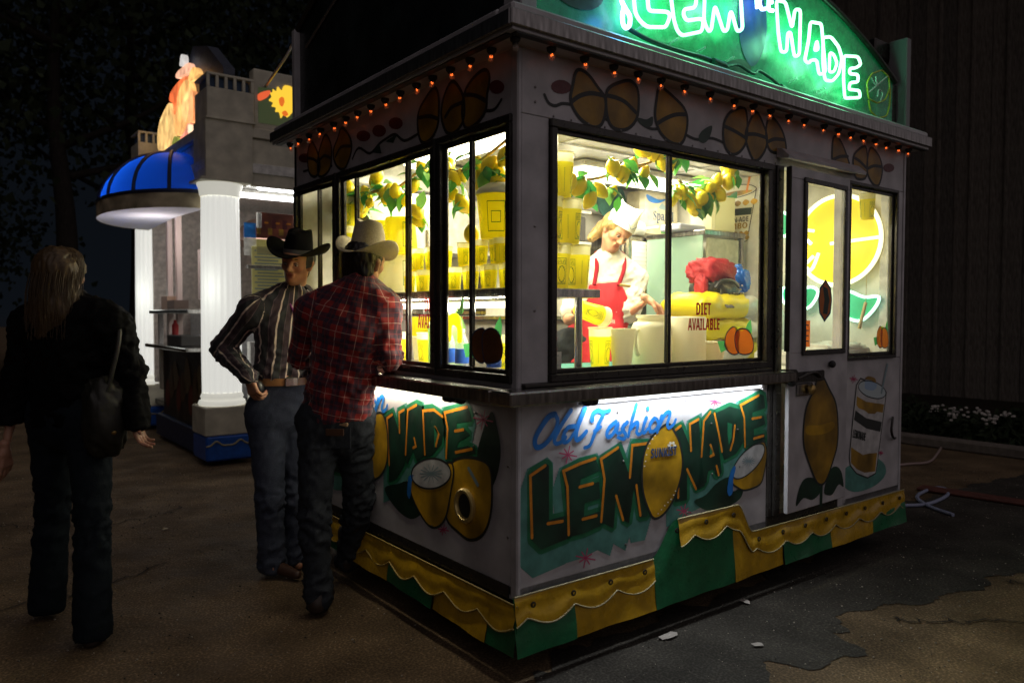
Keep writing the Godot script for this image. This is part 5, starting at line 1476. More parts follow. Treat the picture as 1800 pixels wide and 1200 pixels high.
	# cups, pails and lemons along the shelf, seen through the side windows
	for k in 24:
		var up := k >= 13
		var zc: float = -0.27 - 0.075 * k if not up else [-0.27, -0.345, -0.42, -0.495, -0.57, -0.645, -0.85, -0.925, -1.0, -1.075, -1.15][k - 13]
		cup("small yellow cup on the long shelf, %s row, %s from the corner" % ["upper" if up else "lower", ["first", "second", "third", "fourth", "fifth", "sixth", "seventh", "eighth", "ninth", "tenth", "eleventh", "twelfth", "thirteenth"][k - 13 if up else k]], Vector3(0.17 + 0.03 * (k % 2), 1.769 if up else 1.653, zc), rng.randf() * TAU, 0.56, "small cups in the double row")
	for q in [[-0.92, 1.886, "on the left stack of cups"], [-0.62, 1.886, "beside the covered pail"], [-0.275, 1.886, "at the corner end of the cup row"], [-2.10, 2.02, "on the tall cup behind the black hat"], [-1.98, 2.28, "high up on the far cup stack"]]:
		var o := obj("lemon", lemon_mesh, lemon_m)
		o.scale = Vector3.ONE * 1.15
		o.position = Vector3(0.20, q[1] + 0.04, q[0])
		tag(o, "single plastic lemon set " + q[2] + " in the side window", "lemon", "loose lemons on the cups")
	var pail := S()
	lathe(pail, [Vector2(0, 0), Vector2(0.078, 0), Vector2(0.082, 0.004), Vector2(0.100, 0.20), Vector2(0.105, 0.205), Vector2(0.105, 0.212), Vector2(0, 0.212)], 28)
	var pr2 := func(y: float) -> float: return lerpf(0.082, 0.100, y / 0.2)
	var pm := done(pail)
	var pp := S()
	for a0 in [-1.2, 0.6, 2.6]:
		for r in [[0.0, 0.9, 0.03, 0.034], [0.0, 0.9, 0.165, 0.169], [0.0, 0.03, 0.034, 0.165], [0.87, 0.9, 0.034, 0.165], [0.2, 0.7, 0.07, 0.074], [0.2, 0.7, 0.12, 0.124], [0.2, 0.23, 0.074, 0.12], [0.67, 0.7, 0.074, 0.12]]:
			wrap_patch(pp, a0 + r[0], a0 + r[1], r[2], r[3], pr2, 0.001)
	var ppm := done(pp)
	var lid := S()
	lathe(lid, [Vector2(0.107, 0.205), Vector2(0.110, 0.215), Vector2(0.095, 0.235), Vector2(0.05, 0.26), Vector2(0, 0.268)], 28, Transform3D(), 60.0)
	var lm := done(lid)
	for q in [[0.22, 1.886, -0.43, 0.0, "yellow pail with a domed white lid on top of the cups near the corner", true], [0.22, 1.653, -1.36, PI, "upturned yellow pail on the steel shelf, left one of the lower pair", false], [0.22, 1.653, -1.56, PI, "upturned yellow pail on the steel shelf behind the straw hat", false], [0.22, 1.866, -1.36, PI, "upper upturned yellow pail left of the wide window post", false], [0.22, 1.866, -1.58, PI, "upper upturned yellow pail beside the green straws", false], [0.20, 1.653, -1.95, 0.0, "yellow pail at the far end of the shelf behind the straw hat", true]]:
		var o := thing("pail", q[4], "pail", Vector3(q[0], q[1], q[2]), 0.0, "yellow pails on the shelf")
		var body := obj("pail_body", pm, pale if q[3] > 1.0 and q[1] < 1.8 else yellow, o)
		var prn := obj("print", ppm, ink, o)
		if q[3] > 1.0:
			body.rotation.x = PI
			body.position.y = 0.213
			prn.rotation.x = PI
			prn.position.y = 0.213
		if q[5]:
			obj("lid", lm, m("white_lid", Color(0.75, 0.72, 0.60), 0.4), o)
	for q in [[-2.10, 1.653, "under the lemon behind the black hat, lower one"], [-2.10, 1.82, "under the lemon behind the black hat, upper one"], [-1.98, 1.90, "on the far pail, lower one of the tall stack"], [-1.98, 2.08, "on the far pail, upper one of the tall stack"]]:
		cup("slim yellow cup " + q[2], Vector3(0.20, q[1], q[0]), rng.randf() * TAU, 0.9)
	var straws := thing("straw_bundle", "bundle of green straws standing behind the straw hat", "straws", Vector3(0.22, 1.865, -1.78))
	for k in 16:
		var s := S()
		var a := k * 2.4
		var rr := 0.008 * sqrt(float(k))
		tube(s, PackedVector3Array([Vector3(cos(a) * rr, 0, sin(a) * rr), Vector3(cos(a) * rr * 1.6, 0.10 + 0.012 * (k % 3), sin(a) * rr * 1.6)]), 0.0055, 6)
		obj("straw", s, m("green_straw", Color(0.03, 0.50, 0.22), 0.35), straws)
	simple_box("straw_box", "plain yellow carton holding the green straws", "carton", Vector3(0.22, 1.653, -1.78), Vector3(0.11, 0.211, 0.10), yellow)
	# things on the side counter
	var jar := S()
	lathe(jar, [Vector2(0, 0), Vector2(0.085, 0), Vector2(0.098, 0.012), Vector2(0.10, 0.21), Vector2(0.08, 0.255), Vector2(0.065, 0.265), Vector2(0.065, 0.285), Vector2(0.045, 0.31), Vector2(0, 0.318)], 26, Transform3D(), 60.0)
	simple("cookie_jar", "big pale green jar of drink on the side counter, behind the side lettering", "jar", jar, thin("green_jar", Color(0.22, 0.36, 0.12), 0.5, 0.25), Vector3(0.28, 1.266, -0.97))
	for q in [[0.30, -1.22, "on the side counter left of the wide window post"], [0.25, -1.40, "on the side counter beside the plaid sleeve"], [0.36, -0.56, "on the side counter behind the fruit decal"], [0.36, -0.44, "on the side counter nearest the corner window edge"]]:
		cup("yellow printed cup " + q[2], Vector3(q[0], 1.266, q[1]), rng.randf() * TAU, 0.82)
	for q in [[-1.24, 1.02, "on a stack of pale cups left of the jar"], [-1.5, 0.95, "of pale cups by the plaid sleeve"]]:
		var st := S()
		lathe(st, [Vector2(0, 0), Vector2(0.062, 0), Vector2(0.075, 0.13), Vector2(0.078, 0.135), Vector2(0.075, 0.14), Vector2(0.0, 0.14)], 22)
		var stk := thing("cup_stack", "squat yellow tub " + q[2], "tub", Vector3(0.46, 1.266, q[0]))
		obj("body", st, pale, stk)
		var s2 := S()
		lathe(s2, [Vector2(0.076, 0.141), Vector2(0.085, 0.25), Vector2(0.088, 0.255), Vector2(0.0, 0.255)], 22)
		obj("upper_tub", s2, yellow, stk)
	for q in [[0.17, -0.66, "left"], [0.17, -0.78, "far left"], [0.13, -0.34, "right"]]:
		var st := S()
		lathe(st, [Vector2(0, 0), Vector2(0.030, 0), Vector2(0.034, 0.006), Vector2(0.034, 0.12), Vector2(0.024, 0.155), Vector2(0.013, 0.175), Vector2(0.013, 0.19), Vector2(0, 0.19)], 16, Transform3D(), 60.0)
		var b := thing("water_bottle", "small bottle with a blue label beside the fruit decal, the %s one" % q[2], "bottle", Vector3(q[0], 1.266, q[1]), 0.0, "water bottles")
		obj("bottle_body", st, glass("bottle_plastic", Color(0.85, 0.92, 0.95), 0.25, 0.08), b)
		var la := S()
		wrap_patch(la, 0, TAU, 0.03, 0.10, func(_y: float) -> float: return 0.034, 0.0008)
		obj("paper_label", la, m("blue_label", Color(0.02, 0.10, 0.50), 0.4), b)
		var cp := S()
		lathe(cp, [Vector2(0.0145, 0.18), Vector2(0.0145, 0.198), Vector2(0, 0.199)], 12)
		obj("cap", cp, white, b)
	var pl := thing("cut_out_lemon", "flat yellow lemon cut-out with a green leaf above the bottles", "decoration", Vector3(0.10, 1.46, -0.62))
	var ps := S()
	prism(ps, smooth2(P2([-0.06, -0.05, -0.07, 0.02, -0.04, 0.07, 0.02, 0.08, 0.06, 0.04, 0.065, -0.05, 0.035, -0.055, 0.03, 0.01, -0.02, 0.02, -0.03, -0.05]), true), Transform3D(side.basis, Vector3.ZERO), 0.0, 0.006)
	obj("lemon_shape", ps, yellow, pl)
	var ls := S()
	prism(ls, smooth2(P2([0.02, 0.085, 0.05, 0.10, 0.075, 0.16, 0.08, 0.10, 0.06, 0.075]), true), Transform3D(side.basis, Vector3.ZERO), 0.0, 0.006)
	obj("leaf_shape", ls, leaf_ms[1], pl)
	# on the front counter
	cup("yellow printed cup standing on the teal mat, being filled", Vector3(0.76, 1.2715, -0.30), 0.9, 0.98)
	var cl := S()
	lathe(cl, [Vector2(0, 0.003), Vector2(0.044, 0.003), Vector2(0.046, 0), Vector2(0.066, 0.190), Vector2(0.0695, 0.193), Vector2(0.0695, 0.2), Vector2(0.064, 0.199), Vector2(0.045, 0.006)], 28)
	simple("plastic_cup", "frosted empty plastic cup on the counter right of the yellow cup", "cup", cl, milk, Vector3(0.855, 1.266, -0.24))
	var jg := S()
	lathe(jg, [Vector2(0, 0), Vector2(0.098, 0), Vector2(0.106, 0.012), Vector2(0.108, 0.20), Vector2(0.095, 0.228), Vector2(0.075, 0.236), Vector2(0.075, 0.252), Vector2(0.083, 0.254), Vector2(0.083, 0.268), Vector2(0, 0.27)], 30, Transform3D(), 50.0)
	var jt := simple("drink_jug", "wide white jug with a handle on the counter left of the window mullion", "jug", jg, milk, Vector3(1.14, 1.266, -0.30))
	var hd := S()
	tube(hd, smooth3(PackedVector3Array([Vector3(-0.098, 0.19, 0), Vector3(-0.135, 0.18, 0.01), Vector3(-0.14, 0.12, 0.012), Vector3(-0.125, 0.07, 0.01), Vector3(-0.10, 0.06, 0)])), 0.012, 8)
	obj("handle", hd, milk, jt)
	var cy := S()
	lathe(cy, [Vector2(0, 0), Vector2(0.108, 0), Vector2(0.114, 0.006), Vector2(0.114, 0.25), Vector2(0.108, 0.26), Vector2(0, 0.262)], 30)
	simple("drink_tub", "tall plain white tub on the counter behind the diet lettering", "tub", cy, milk, Vector3(1.36, 1.266, -0.26))
	var sc := S()
	lathe(sc, [Vector2(0, 0), Vector2(0.058, 0), Vector2(0.072, 0.11), Vector2(0.077, 0.113), Vector2(0.077, 0.122), Vector2(0.068, 0.12), Vector2(0.056, 0.01)], 24)
	simple("plastic_cup", "short frosted cup at the right end of the counter below the sacks", "cup", sc, milk, Vector3(1.545, 1.266, -0.22))
	var mat_ := S()
	span(mat_, -0.32, 0.40, 0.0, 0.005, -0.2, 0.2, 0.002)
	simple("bar_mat", "teal rubber mat lying on the front counter", "mat", mat_, m("teal_mat", Color(0.04, 0.33, 0.27), 0.6, 0.0, 3), Vector3(0.92, 1.2655, -0.44))
	var card := thing("price_card", "small white printed card leaning in the lower left corner of the front window", "card", Vector3(0.235, 1.266, -0.06))
	part("card_sheet", card, white, -0.045, 0.055, 0.03, 0.105, 0.0, 0.003, 0.0)
	for k in 4:
		part("print_line", card, P.dull, -0.03 + 0.006 * (k % 2), 0.04 - 0.008 * (k % 3), 0.045 + k * 0.014, 0.049 + k * 0.014, 0.003, 0.0036, 0.0)
	# refrigerator, ice machine, the heap of stock
	var fr := thing("refrigerator", "tall stainless refrigerator with a notice on its door behind the seller", "refrigerator", Vector3(2.78, 0.41, -2.0))
	part("cabinet", fr, P.steel, -0.32, 0.32, 0.0, 1.76, -0.28, 0.20, 0.01)
	part("fridge_door", fr, P.steel, -0.315, 0.315, 0.02, 1.05, 0.203, 0.245, 0.012)
	part("fridge_door", fr, P.steel, -0.315, 0.315, 1.07, 1.755, 0.203, 0.245, 0.012)
	part("maker_plate", fr, grey, 0.12, 0.30, 1.52, 1.55, 0.246, 0.25, 0.001)
	var no := thing("paper_notice", "white paper notice taped to the refrigerator door", "notice", Vector3(2.62, 2.06, -1.752))
	part("paper_sheet", no, m("paper", Color(0.82, 0.81, 0.78), 0.7), -0.11, 0.11, -0.28, 0.06, 0.0, 0.002, 0.0)
	for k in 9:
		part("print_line", no, m("grey_print", Color(0.5, 0.5, 0.5), 0.7), -0.09 + 0.05 * float(k == 0), 0.09 - 0.02 * (k % 3) - 0.04 * float(k == 0), 0.03 - k * 0.032, 0.034 - k * 0.032, 0.002, 0.0026, 0.0)
	var pt := thing("paper_towel_pack", "pack of paper towels with blue lettering on the refrigerator", "paper towels", Vector3(2.80, 2.172, -1.92))
	part("wrapping", pt, m("towel_wrap", Color(0.58, 0.53, 0.38), 0.5, 0.0, 1), -0.10, 0.36, 0.0, 0.38, -0.1, 0.1, 0.03)
	var pf := Transform3D(Basis(), Vector3(0, 0, 0.101))
	letters("lettering", "Sparkl", 0.25, 0.105, Transform3D(Basis(), Vector3(0.03, 0.12, 0.1015)), P.navy, pt, "Droid Serif")
	obj_sheet("green_patch", P2([0.12, 0.04, 0.32, 0.045, 0.32, 0.10, 0.15, 0.095]), pf, 1, leaf_ms[1], pt)
	obj_sheet("blue_patch", smooth2(P2([-0.05, 0.345, -0.02, 0.29, 0.09, 0.285, 0.20, 0.33, 0.09, 0.315]), true), pf, 1, P.blue, pt)
	obj_sheet("blue_patch", smooth2(P2([0.10, 0.24, 0.14, 0.29, 0.17, 0.27, 0.21, 0.285, 0.26, 0.24]), true), pf, 1, P.dull, pt)
	var scp := S()
	lathe(scp, [Vector2(0, 0), Vector2(0.07, 0.0), Vector2(0.09, 0.05), Vector2(0.075, 0.09), Vector2(0.05, 0.11), Vector2(0, 0.115)], 18, Transform3D(), 70.0)
	tube(scp, PackedVector3Array([Vector3(0.06, 0.05, 0.03), Vector3(0.20, 0.075, 0.06)]), 0.012, 8)
	simple("ice_scoop", "white plastic scoop lying in front of the paper towels", "scoop", scp, white, Vector3(2.60, 2.172, -1.80))
	var ic := thing("ice_machine", "ice machine with a pale green glass hood beside the end wall", "ice machine", Vector3(2.66, 1.215, -1.18))
	part("base_cabinet", ic, white, 0.0, 0.50, 0.0, 0.45, -0.11, 0.0, 0.006)
	part("front_panel", ic, m("beige_panel", Color(0.62, 0.60, 0.42), 0.4, 0.0, 1), 0.06, 0.44, 0.70, 0.90, -0.02, 0.0, 0.004)
	part("front_panel", ic, P.dark_alu, 0.06, 0.44, 0.46, 0.69, -0.02, -0.002, 0.004)
	part("frame", ic, P.steel, 0.0, 0.50, 0.915, 0.955, -0.56, 0.02, 0.005)
	part("frame", ic, P.steel, 0.455, 0.50, 0.0, 0.914, -0.03, 0.01, 0.004)
	part("glass_side", ic, glass("green_glass", Color(0.55, 0.85, 0.70), 0.35, 0.05), 0.0, 0.006, 0.0, 0.914, -0.55, 0.0, 0.0)
	part("back_panel", ic, thin("green_white", Color(0.55, 0.72, 0.60), 0.4, 0.4), 0.007, 0.50, 0.46, 0.914, -0.55, -0.53, 0.0)
	var bn := S()
	span(bn, -0.14, 0.14, 0.0, 0.29, -0.14, 0.10, 0.02)
	simple("clear_bin", "tall translucent storage bin on top of the ice machine", "storage bin", bn, thin("frost", Color(0.70, 0.68, 0.48), 0.7, 0.3), Vector3(2.98, 2.172, -1.32))
	var tr := S()
	span(tr, -0.18, 0.18, 0.0, 0.05, -0.1, 0.1, 0.01)
	simple("tray", "shallow white and blue tray between the refrigerator and the bin", "tray", tr, m("tray_blue", Color(0.50, 0.52, 0.66), 0.4), Vector3(2.73, 2.172, -1.40))
	var ya := thin("sack_yellow", Color(0.80, 0.68, 0.015), 0.3, 0.35)
	var yb := m("sack_white", Color(0.68, 0.68, 0.62), 0.4, 0.0, 1)
	sack("bottom white sugar sack of the stack in the right half of the front window", Vector3(2.34, 1.211, -0.84), Vector3(0.76, 0.17, 0.36), 0.03, 3, yb, ya)
	sack("middle yellow sugar sack of the stack under the clothes", Vector3(2.36, 1.36, -0.84), Vector3(0.74, 0.16, 0.36), -0.05, 4, ya, yb)
	sack("top yellow sugar sack, drooping at its right end, under the grey bag", Vector3(2.33, 1.50, -0.84), Vector3(0.72, 0.19, 0.36), 0.06, 5, ya, yb)
	var bagst := S()
	heap(bagst, Vector3(0, 0.07, 0), Vector3(0.17, 0.07, 0.11), 6, 0.22, 1.6)
	var bag := simple("handbag", "crumpled dark grey studded handbag lying on the yellow sacks", "handbag", bagst, m("grey_leather", Color(0.06, 0.06, 0.055), 0.4, 0.0, 1, 0.2), Vector3(2.37, 1.645, -0.84))
	for k in 22:
		var s := S()
		ball(s, Vector3(0.02 + (k % 7) * 0.021, 0.04 + (k / 7) * 0.026, 0.115 - 0.004 * (k / 7) + 0.01 * sin(k * 1.3)), Vector3(0.007, 0.007, 0.007), 8, 5)
		obj("stud", s, P.steel, bag)
	var tas := S()
	for k in 7:
		tube(tas, smooth3(PackedVector3Array([Vector3(-0.10, 0.06, 0.125), Vector3(-0.11 + k * 0.008, 0.0, 0.135), Vector3(-0.13 + k * 0.012, -0.06, 0.20)])), 0.005, 5)
	obj("tassel", tas, m("tassel_grey", Color(0.07, 0.065, 0.05), 0.6), bag)
	var strap := S()
	tube(strap, smooth3(PackedVector3Array([Vector3(-0.13, 0.07, 0.10), Vector3(-0.08, 0.12, 0.12), Vector3(0.03, 0.12, 0.12), Vector3(0.11, 0.08, 0.11)])), 0.012, 8)
	obj("strap", strap, m("grey_leather", Color(0.06, 0.06, 0.055)), bag)
	var red := S()
	heap(red, Vector3(0.0, 0.09, 0), Vector3(0.165, 0.085, 0.10), 11, 0.30, 1.5)
	heap(red, Vector3(-0.17, -0.02, 0.05), Vector3(0.03, 0.08, 0.04), 12, 0.3, 1.8)
	simple("red_jacket", "crumpled red jacket heaped on top of the grey handbag", "jacket", red, m("red_cloth", Color(0.50, 0.025, 0.035), 0.75, 0.0, 1, 0.3), Vector3(2.33, 1.735, -0.84))
	var bb := S()
	heap(bb, Vector3(0, 0.06, 0), Vector3(0.065, 0.075, 0.06), 21, 0.25, 1.5)
	heap(bb, Vector3(-0.015, 0.155, 0), Vector3(0.022, 0.022, 0.02), 22, 0.3, 2.0)
	simple("blue_bag", "small knotted blue plastic bag beside the red jacket", "plastic bag", bb, thin("blue_plastic", Color(0.015, 0.16, 0.62), 0.3, 0.25), Vector3(2.70, 1.72, -0.88))
	var tub := S()
	lathe(tub, [Vector2(0, 0), Vector2(0.15, 0), Vector2(0.16, 0.02), Vector2(0.155, 0.33), Vector2(0.12, 0.42), Vector2(0, 0.45)], 26, Transform3D(), 60.0)
	simple("white_tub", "large rounded white tub by the end wall behind the blue bag", "tub", tub, white, Vector3(2.93, 1.211, -0.85))
	var cloths := S()
	heap(cloths, Vector3(0, 0.06, 0), Vector3(0.22, 0.07, 0.16), 31, 0.3, 1.6)
	simple("white_cloths", "heap of white cloths low in the right-hand window", "cloths", cloths, white, Vector3(2.95, 1.215, -0.30))
	part("store_shelf", t, white, 1.9, 3.18, 1.175, 1.212, -0.618, -0.06, 0.004)
	var wt := S()
	span(wt, -0.2, 0.2, 0.0, 0.09, -0.12, 0.12, 0.02)
	simple("white_carton", "low white carton seen through the door window", "carton", wt, white, Vector3(2.62, 1.2125, -0.45))
	# painted tumbler on the end wall
	var ew := thing("painted_tumbler", "painted jumbo lemonade tumbler with an orange straw on the end wall", "wall painting")
	var ex := Transform3D(Basis(Vector3(0, 0, -1), Vector3(0, 1, 0), Vector3(1, 0, 0)).inverse(), Vector3(3.2295, 0, 0))
	ex = Transform3D(Basis(Vector3(0, 0, 1), Vector3(0, 1, 0), Vector3(-1, 0, 0)), Vector3(3.2295, 0, 0))
	outline("tumbler", ew, [-1.50, 2.52, -1.12, 2.52, -1.20, 2.125, -1.26, 2.11, -1.36, 2.11, -1.43, 2.125], 0.007, ex, 1, P.cream, P.black, false)
	outline("rim", ew, [-1.50, 2.52, -1.44, 2.555, -1.31, 2.57, -1.18, 2.555, -1.12, 2.52, -1.18, 2.49, -1.31, 2.475, -1.44, 2.49], 0.006, ex, 3, P.cream, P.black)
	paint("drink", ew, [-1.46, 2.515, -1.31, 2.525, -1.16, 2.515, -1.19, 2.497, -1.31, 2.482, -1.43, 2.495], ex, 5, P.lemon, true)
	stroke("straw", ew, [-1.205, 2.51, -1.17, 2.67], 0.02, ex, 6, m("orange_straw", Color(0.75, 0.24, 0.03), 0.5), false)
	for k in 5:
		paint("lemon_dot", ew, [-1.47 + k * 0.075, 2.425, -1.44 + k * 0.075, 2.448, -1.405 + k * 0.075, 2.425, -1.44 + k * 0.075, 2.40], ex, 3, P.lemon, true)
		paint("lemon_dot", ew, [-1.43 + k * 0.05, 2.185, -1.405 + k * 0.05, 2.203, -1.38 + k * 0.05, 2.185, -1.405 + k * 0.05, 2.165], ex, 3, P.lemon, true)
		paint("lemon_dot", ew, [-1.425 + k * 0.05, 2.15, -1.40 + k * 0.05, 2.165, -1.375 + k * 0.05, 2.15, -1.40 + k * 0.05, 2.13], ex, 3, P.lemon, true)
	paint("band", ew, [-1.475, 2.39, -1.155, 2.38, -1.163, 2.325, -1.465, 2.335], ex, 3, P.deep)
	letters("lettering", "LEMON-ADE", 0.27, 0.04, ex * Transform3D(Basis(), Vector3(-1.455, 2.275, 0.003)), P.black, ew)
	letters("lettering", "JUMBO", 0.245, 0.06, ex * Transform3D(Basis(), Vector3(-1.44, 2.208, 0.003)), P.lemon, ew)
	# neon lemon on the end wall by the door
	var nl := thing("neon_lemon", "large neon lemon slice with green leaves on the end wall by the door", "neon sign")
	var c := Vector2(-0.40, 2.06)
	var R := 0.31
	var disc := PackedVector2Array()
	for k in 40:
		disc.append(c + Vector2(cos(TAU * k / 40.0), sin(TAU * k / 40.0)) * R)
	var nx := Transform3D(ex.basis, Vector3(3.18, 0, 0))
	var ds := S()
	prism(ds, disc, nx, 0.0, 0.006)
	obj("yellow_panel", ds, glow("panel_yellow", Color(0.78, 0.58, 0.008), Color(1.0, 0.78, 0.01), 0.34), nl)
	var ny := glow("neon_pale", Color(0.9, 0.9, 0.7), Color(1.0, 0.97, 0.62), 1.6)
	var nw := glow("neon_white", Color(0.9, 0.9, 0.9), Color(0.85, 0.92, 1.0), 2.2)
	var ng := glow("neon_mint", Color(0.7, 0.9, 0.8), Color(0.55, 1.0, 0.80), 2.0)
	var put := func(called: String, pts: Array, r: float, mt: Material, closed: bool) -> void:
		var v := PackedVector3Array()
		for w in smooth2(P2(pts), closed):
			v.append(nx * Vector3(w.x, w.y, 0.03))
		var st := S()
		tube(st, v, r, 8, closed)
		obj(called, st, mt, nl)
	var ringp := []
	for k in 24:
		ringp += [c.x + cos(TAU * k / 24.0) * R, c.y + sin(TAU * k / 24.0) * R]
	put.call("rim_tube", ringp, 0.015, ny, true)
	put.call("segment_tube", [c.x - 0.05, c.y - 0.02, c.x + R, c.y], 0.012, ny, false)
	put.call("segment_tube", [c.x - 0.28, c.y - 0.12, c.x - 0.2, c.y - 0.20, c.x - 0.14, c.y - 0.08], 0.012, ny, false)
	put.call("squirt_tube", [-0.78, 2.02, -0.70, 2.06, -0.64, 2.00, -0.70, 1.96, -0.76, 2.0, -0.68, 2.10, -0.60, 2.05], 0.012, nw, false)
	put.call("squirt_tube", [-0.80, 2.13, -0.70, 2.16, -0.58, 2.14], 0.012, ny, false)
	put.call("squirt_tube", [-0.80, 1.84, -0.68, 1.88, -0.58, 1.96], 0.012, ny, false)
	for lf in [[-0.40, 1.72, -0.30, 1.70, -0.20, 1.66, -0.10, 1.66, -0.13, 1.58, -0.22, 1.50, -0.32, 1.52, -0.40, 1.58], [-0.82, 1.74, -0.72, 1.71, -0.60, 1.74, -0.54, 1.70, -0.60, 1.60, -0.70, 1.58, -0.82, 1.64], [-0.86, 2.30, -0.76, 2.26, -0.68, 2.20, -0.72, 2.14, -0.80, 2.12, -0.88, 2.16]]:
		var s := S()
		prism(s, smooth2(P2(lf), true), nx, 0.008, 0.013)
		obj("leaf_panel", s, glow("panel_green", Color(0.03, 0.35, 0.16), Color(0.03, 0.50, 0.22), 0.3), nl)
		put.call("leaf_tube", lf, 0.011, ng, true)
	lamp_at(Vector3(3.08, 2.06, -0.40), Color(1.0, 0.92, 0.60), 0.05, 0.12)
	lamp_at(Vector3(3.10, 1.62, -0.40), Color(0.5, 1.0, 0.75), 0.03, 0.1)
	cup("yellow printed cup hung tilted in the top of the right-hand window", Vector3(2.98, 2.16, -0.10), 0.4, 0.85).rotation.z = 0.12
	var hk := S()
	tube(hk, PackedVector3Array([Vector3(2.98, 1.62, -0.10), Vector3(2.92, 1.45, -0.11)]), 0.011, 8)
	tube(hk, PackedVector3Array([Vector3(2.985, 1.80, -0.10), Vector3(2.98, 1.62, -0.10)]), 0.002, 5)
	simple("pull_stick", "pale wooden stick hanging on a cord in the right-hand window", "stick", hk, m("stick_wood", Color(0.55, 0.45, 0.22), 0.6))
	# the back of the stand: cupboards, a microwave, a board with a teal disc
	var cb := thing("wall_cupboard", "row of grey cupboards on the back wall above the microwave", "cupboard", Vector3(1.2, 1.95, -2.30))
	part("carcass", cb, grey, -0.85, 0.70, 0.0, 0.40, 0.0, 0.26, 0.004)
	for k in 3:
		part("cupboard_door", cb, m("pale_door", Color(0.55, 0.54, 0.50), 0.4, 0.0, 1), -0.84 + k * 0.513, -0.335 + k * 0.513, 0.01, 0.39, 0.261, 0.28, 0.004)
		part("handle", cb, P.steel, -0.42 + k * 0.513, -0.40 + k * 0.513, 0.04, 0.16, 0.281, 0.30, 0.004)
	var mw := thing("microwave", "black and steel microwave oven on the back counter", "microwave", Vector3(0.98, 1.53, -2.1))
	part("casing", mw, P.steel, -0.26, 0.26, 0.0, 0.30, -0.16, 0.16, 0.01)
	part("oven_window", mw, P.black, -0.24, 0.11, 0.03, 0.27, 0.161, 0.168, 0.004)
	part("keypad", mw, P.dark_alu, 0.13, 0.245, 0.03, 0.27, 0.161, 0.168, 0.003)
	part("back_counter", t, P.steel, 0.56, 2.3, 1.50, 1.528, -2.3, -1.85, 0.004)
	part("back_counter_front", t, grey, 0.56, 2.3, 0.41, 1.498, -2.28, -1.9, 0.004)
	part("wall_shelf", t, white, 1.95, 2.36, 2.345, 2.37, -2.30, -2.05, 0.004)
	var dk := S()
	span(dk, -0.18, 0.18, 0.0, 0.20, -0.1, 0.1, 0.01)
	simple("dark_box", "dark grey box under the shelf behind the seller's head", "box", dk, m("dark_box_grey", Color(0.06, 0.055, 0.05), 0.6), Vector3(2.12, 2.12, -2.15))
	part("box_shelf", t, white, 1.92, 2.34, 2.09, 2.118, -2.30, -2.03, 0.004)
	var td := thing("teal_disc", "teal round sign with a lemon on the back wall above the seller", "sign")
	var dd := PackedVector2Array()
	for k in 30:
		dd.append(Vector2(2.70, 2.50) + Vector2(cos(TAU * k / 30.0) * 0.17, sin(TAU * k / 30.0) * 0.16))
	var tds := S()
	prism(tds, dd, Transform3D(), -2.18, -2.165)
	obj("disc", tds, P.teal, td)
	# garlands of lemons
	var V := func(a: Array, k: float) -> Array:
		var o := []
		for i in range(0, a.size(), 2):
			o.append(Vector3(a[i], a[i + 1], k - 0.02 * sin(i * 1.7)))
		return o
	garland("lemon and leaf garland across the left pane of the front window", V.call([0.20, 2.27, 0.50, 2.21, 0.75, 2.215, 1.0, 2.30, 1.2, 2.36, 1.36, 2.46], -0.35), V.call([0.51, 2.12, 0.565, 2.17, 0.65, 2.165, 0.70, 2.10, 0.80, 2.165, 0.855, 2.28, 0.985, 2.29, 0.92, 2.25, 1.19, 2.40, 1.24, 2.36, 1.10, 2.41, 1.30, 2.375, 1.29, 2.34], -0.33), 30, 5)
	garland("lemon and leaf garland across the right pane of the front window", V.call([1.40, 2.28, 1.55, 2.23, 1.72, 2.30, 1.86, 2.40, 1.90, 2.50], -0.35), V.call([1.41, 2.21, 1.47, 2.17, 1.53, 2.14, 1.56, 2.19, 1.68, 2.27, 1.72, 2.22, 1.66, 2.20, 1.80, 2.31, 1.84, 2.36, 1.86, 2.42], -0.33), 22, 8)
	var H := func(a: Array, k: float) -> Array:
		var o := []
		for i in range(0, a.size(), 2):
			o.append(Vector3(k + 0.02 * sin(i * 1.3), a[i + 1], a[i]))
		return o
	garland("lemon and leaf garland behind the side windows above the straw hat", H.call([-2.25, 2.36, -1.95, 2.28, -1.7, 2.27, -1.5, 2.27, -1.2, 2.31, -0.95, 2.36], 0.25), H.call([-2.40, 2.28, -2.12, 2.28, -2.18, 2.19, -2.10, 2.21, -1.98, 2.29, -1.92, 2.24, -1.84, 2.28, -1.86, 2.20, -1.75, 2.33, -1.66, 2.36, -1.62, 2.25, -1.56, 2.21, -1.52, 2.24, -1.45, 2.20, -1.43, 2.23, -1.24, 2.06, -1.20, 2.10], 0.25), 44, 12)
	garland("lemon and leaf garland behind the side window next to the corner", H.call([-1.0, 2.36, -0.85, 2.27, -0.6, 2.28, -0.42, 2.36], 0.25), H.call([-0.93, 2.29, -0.62, 2.17, -0.56, 2.19, -0.50, 2.22, -0.44, 2.15, -0.42, 2.28, -0.58, 2.12, -0.88, 2.15, -0.80, 2.10], 0.25), 26, 17)

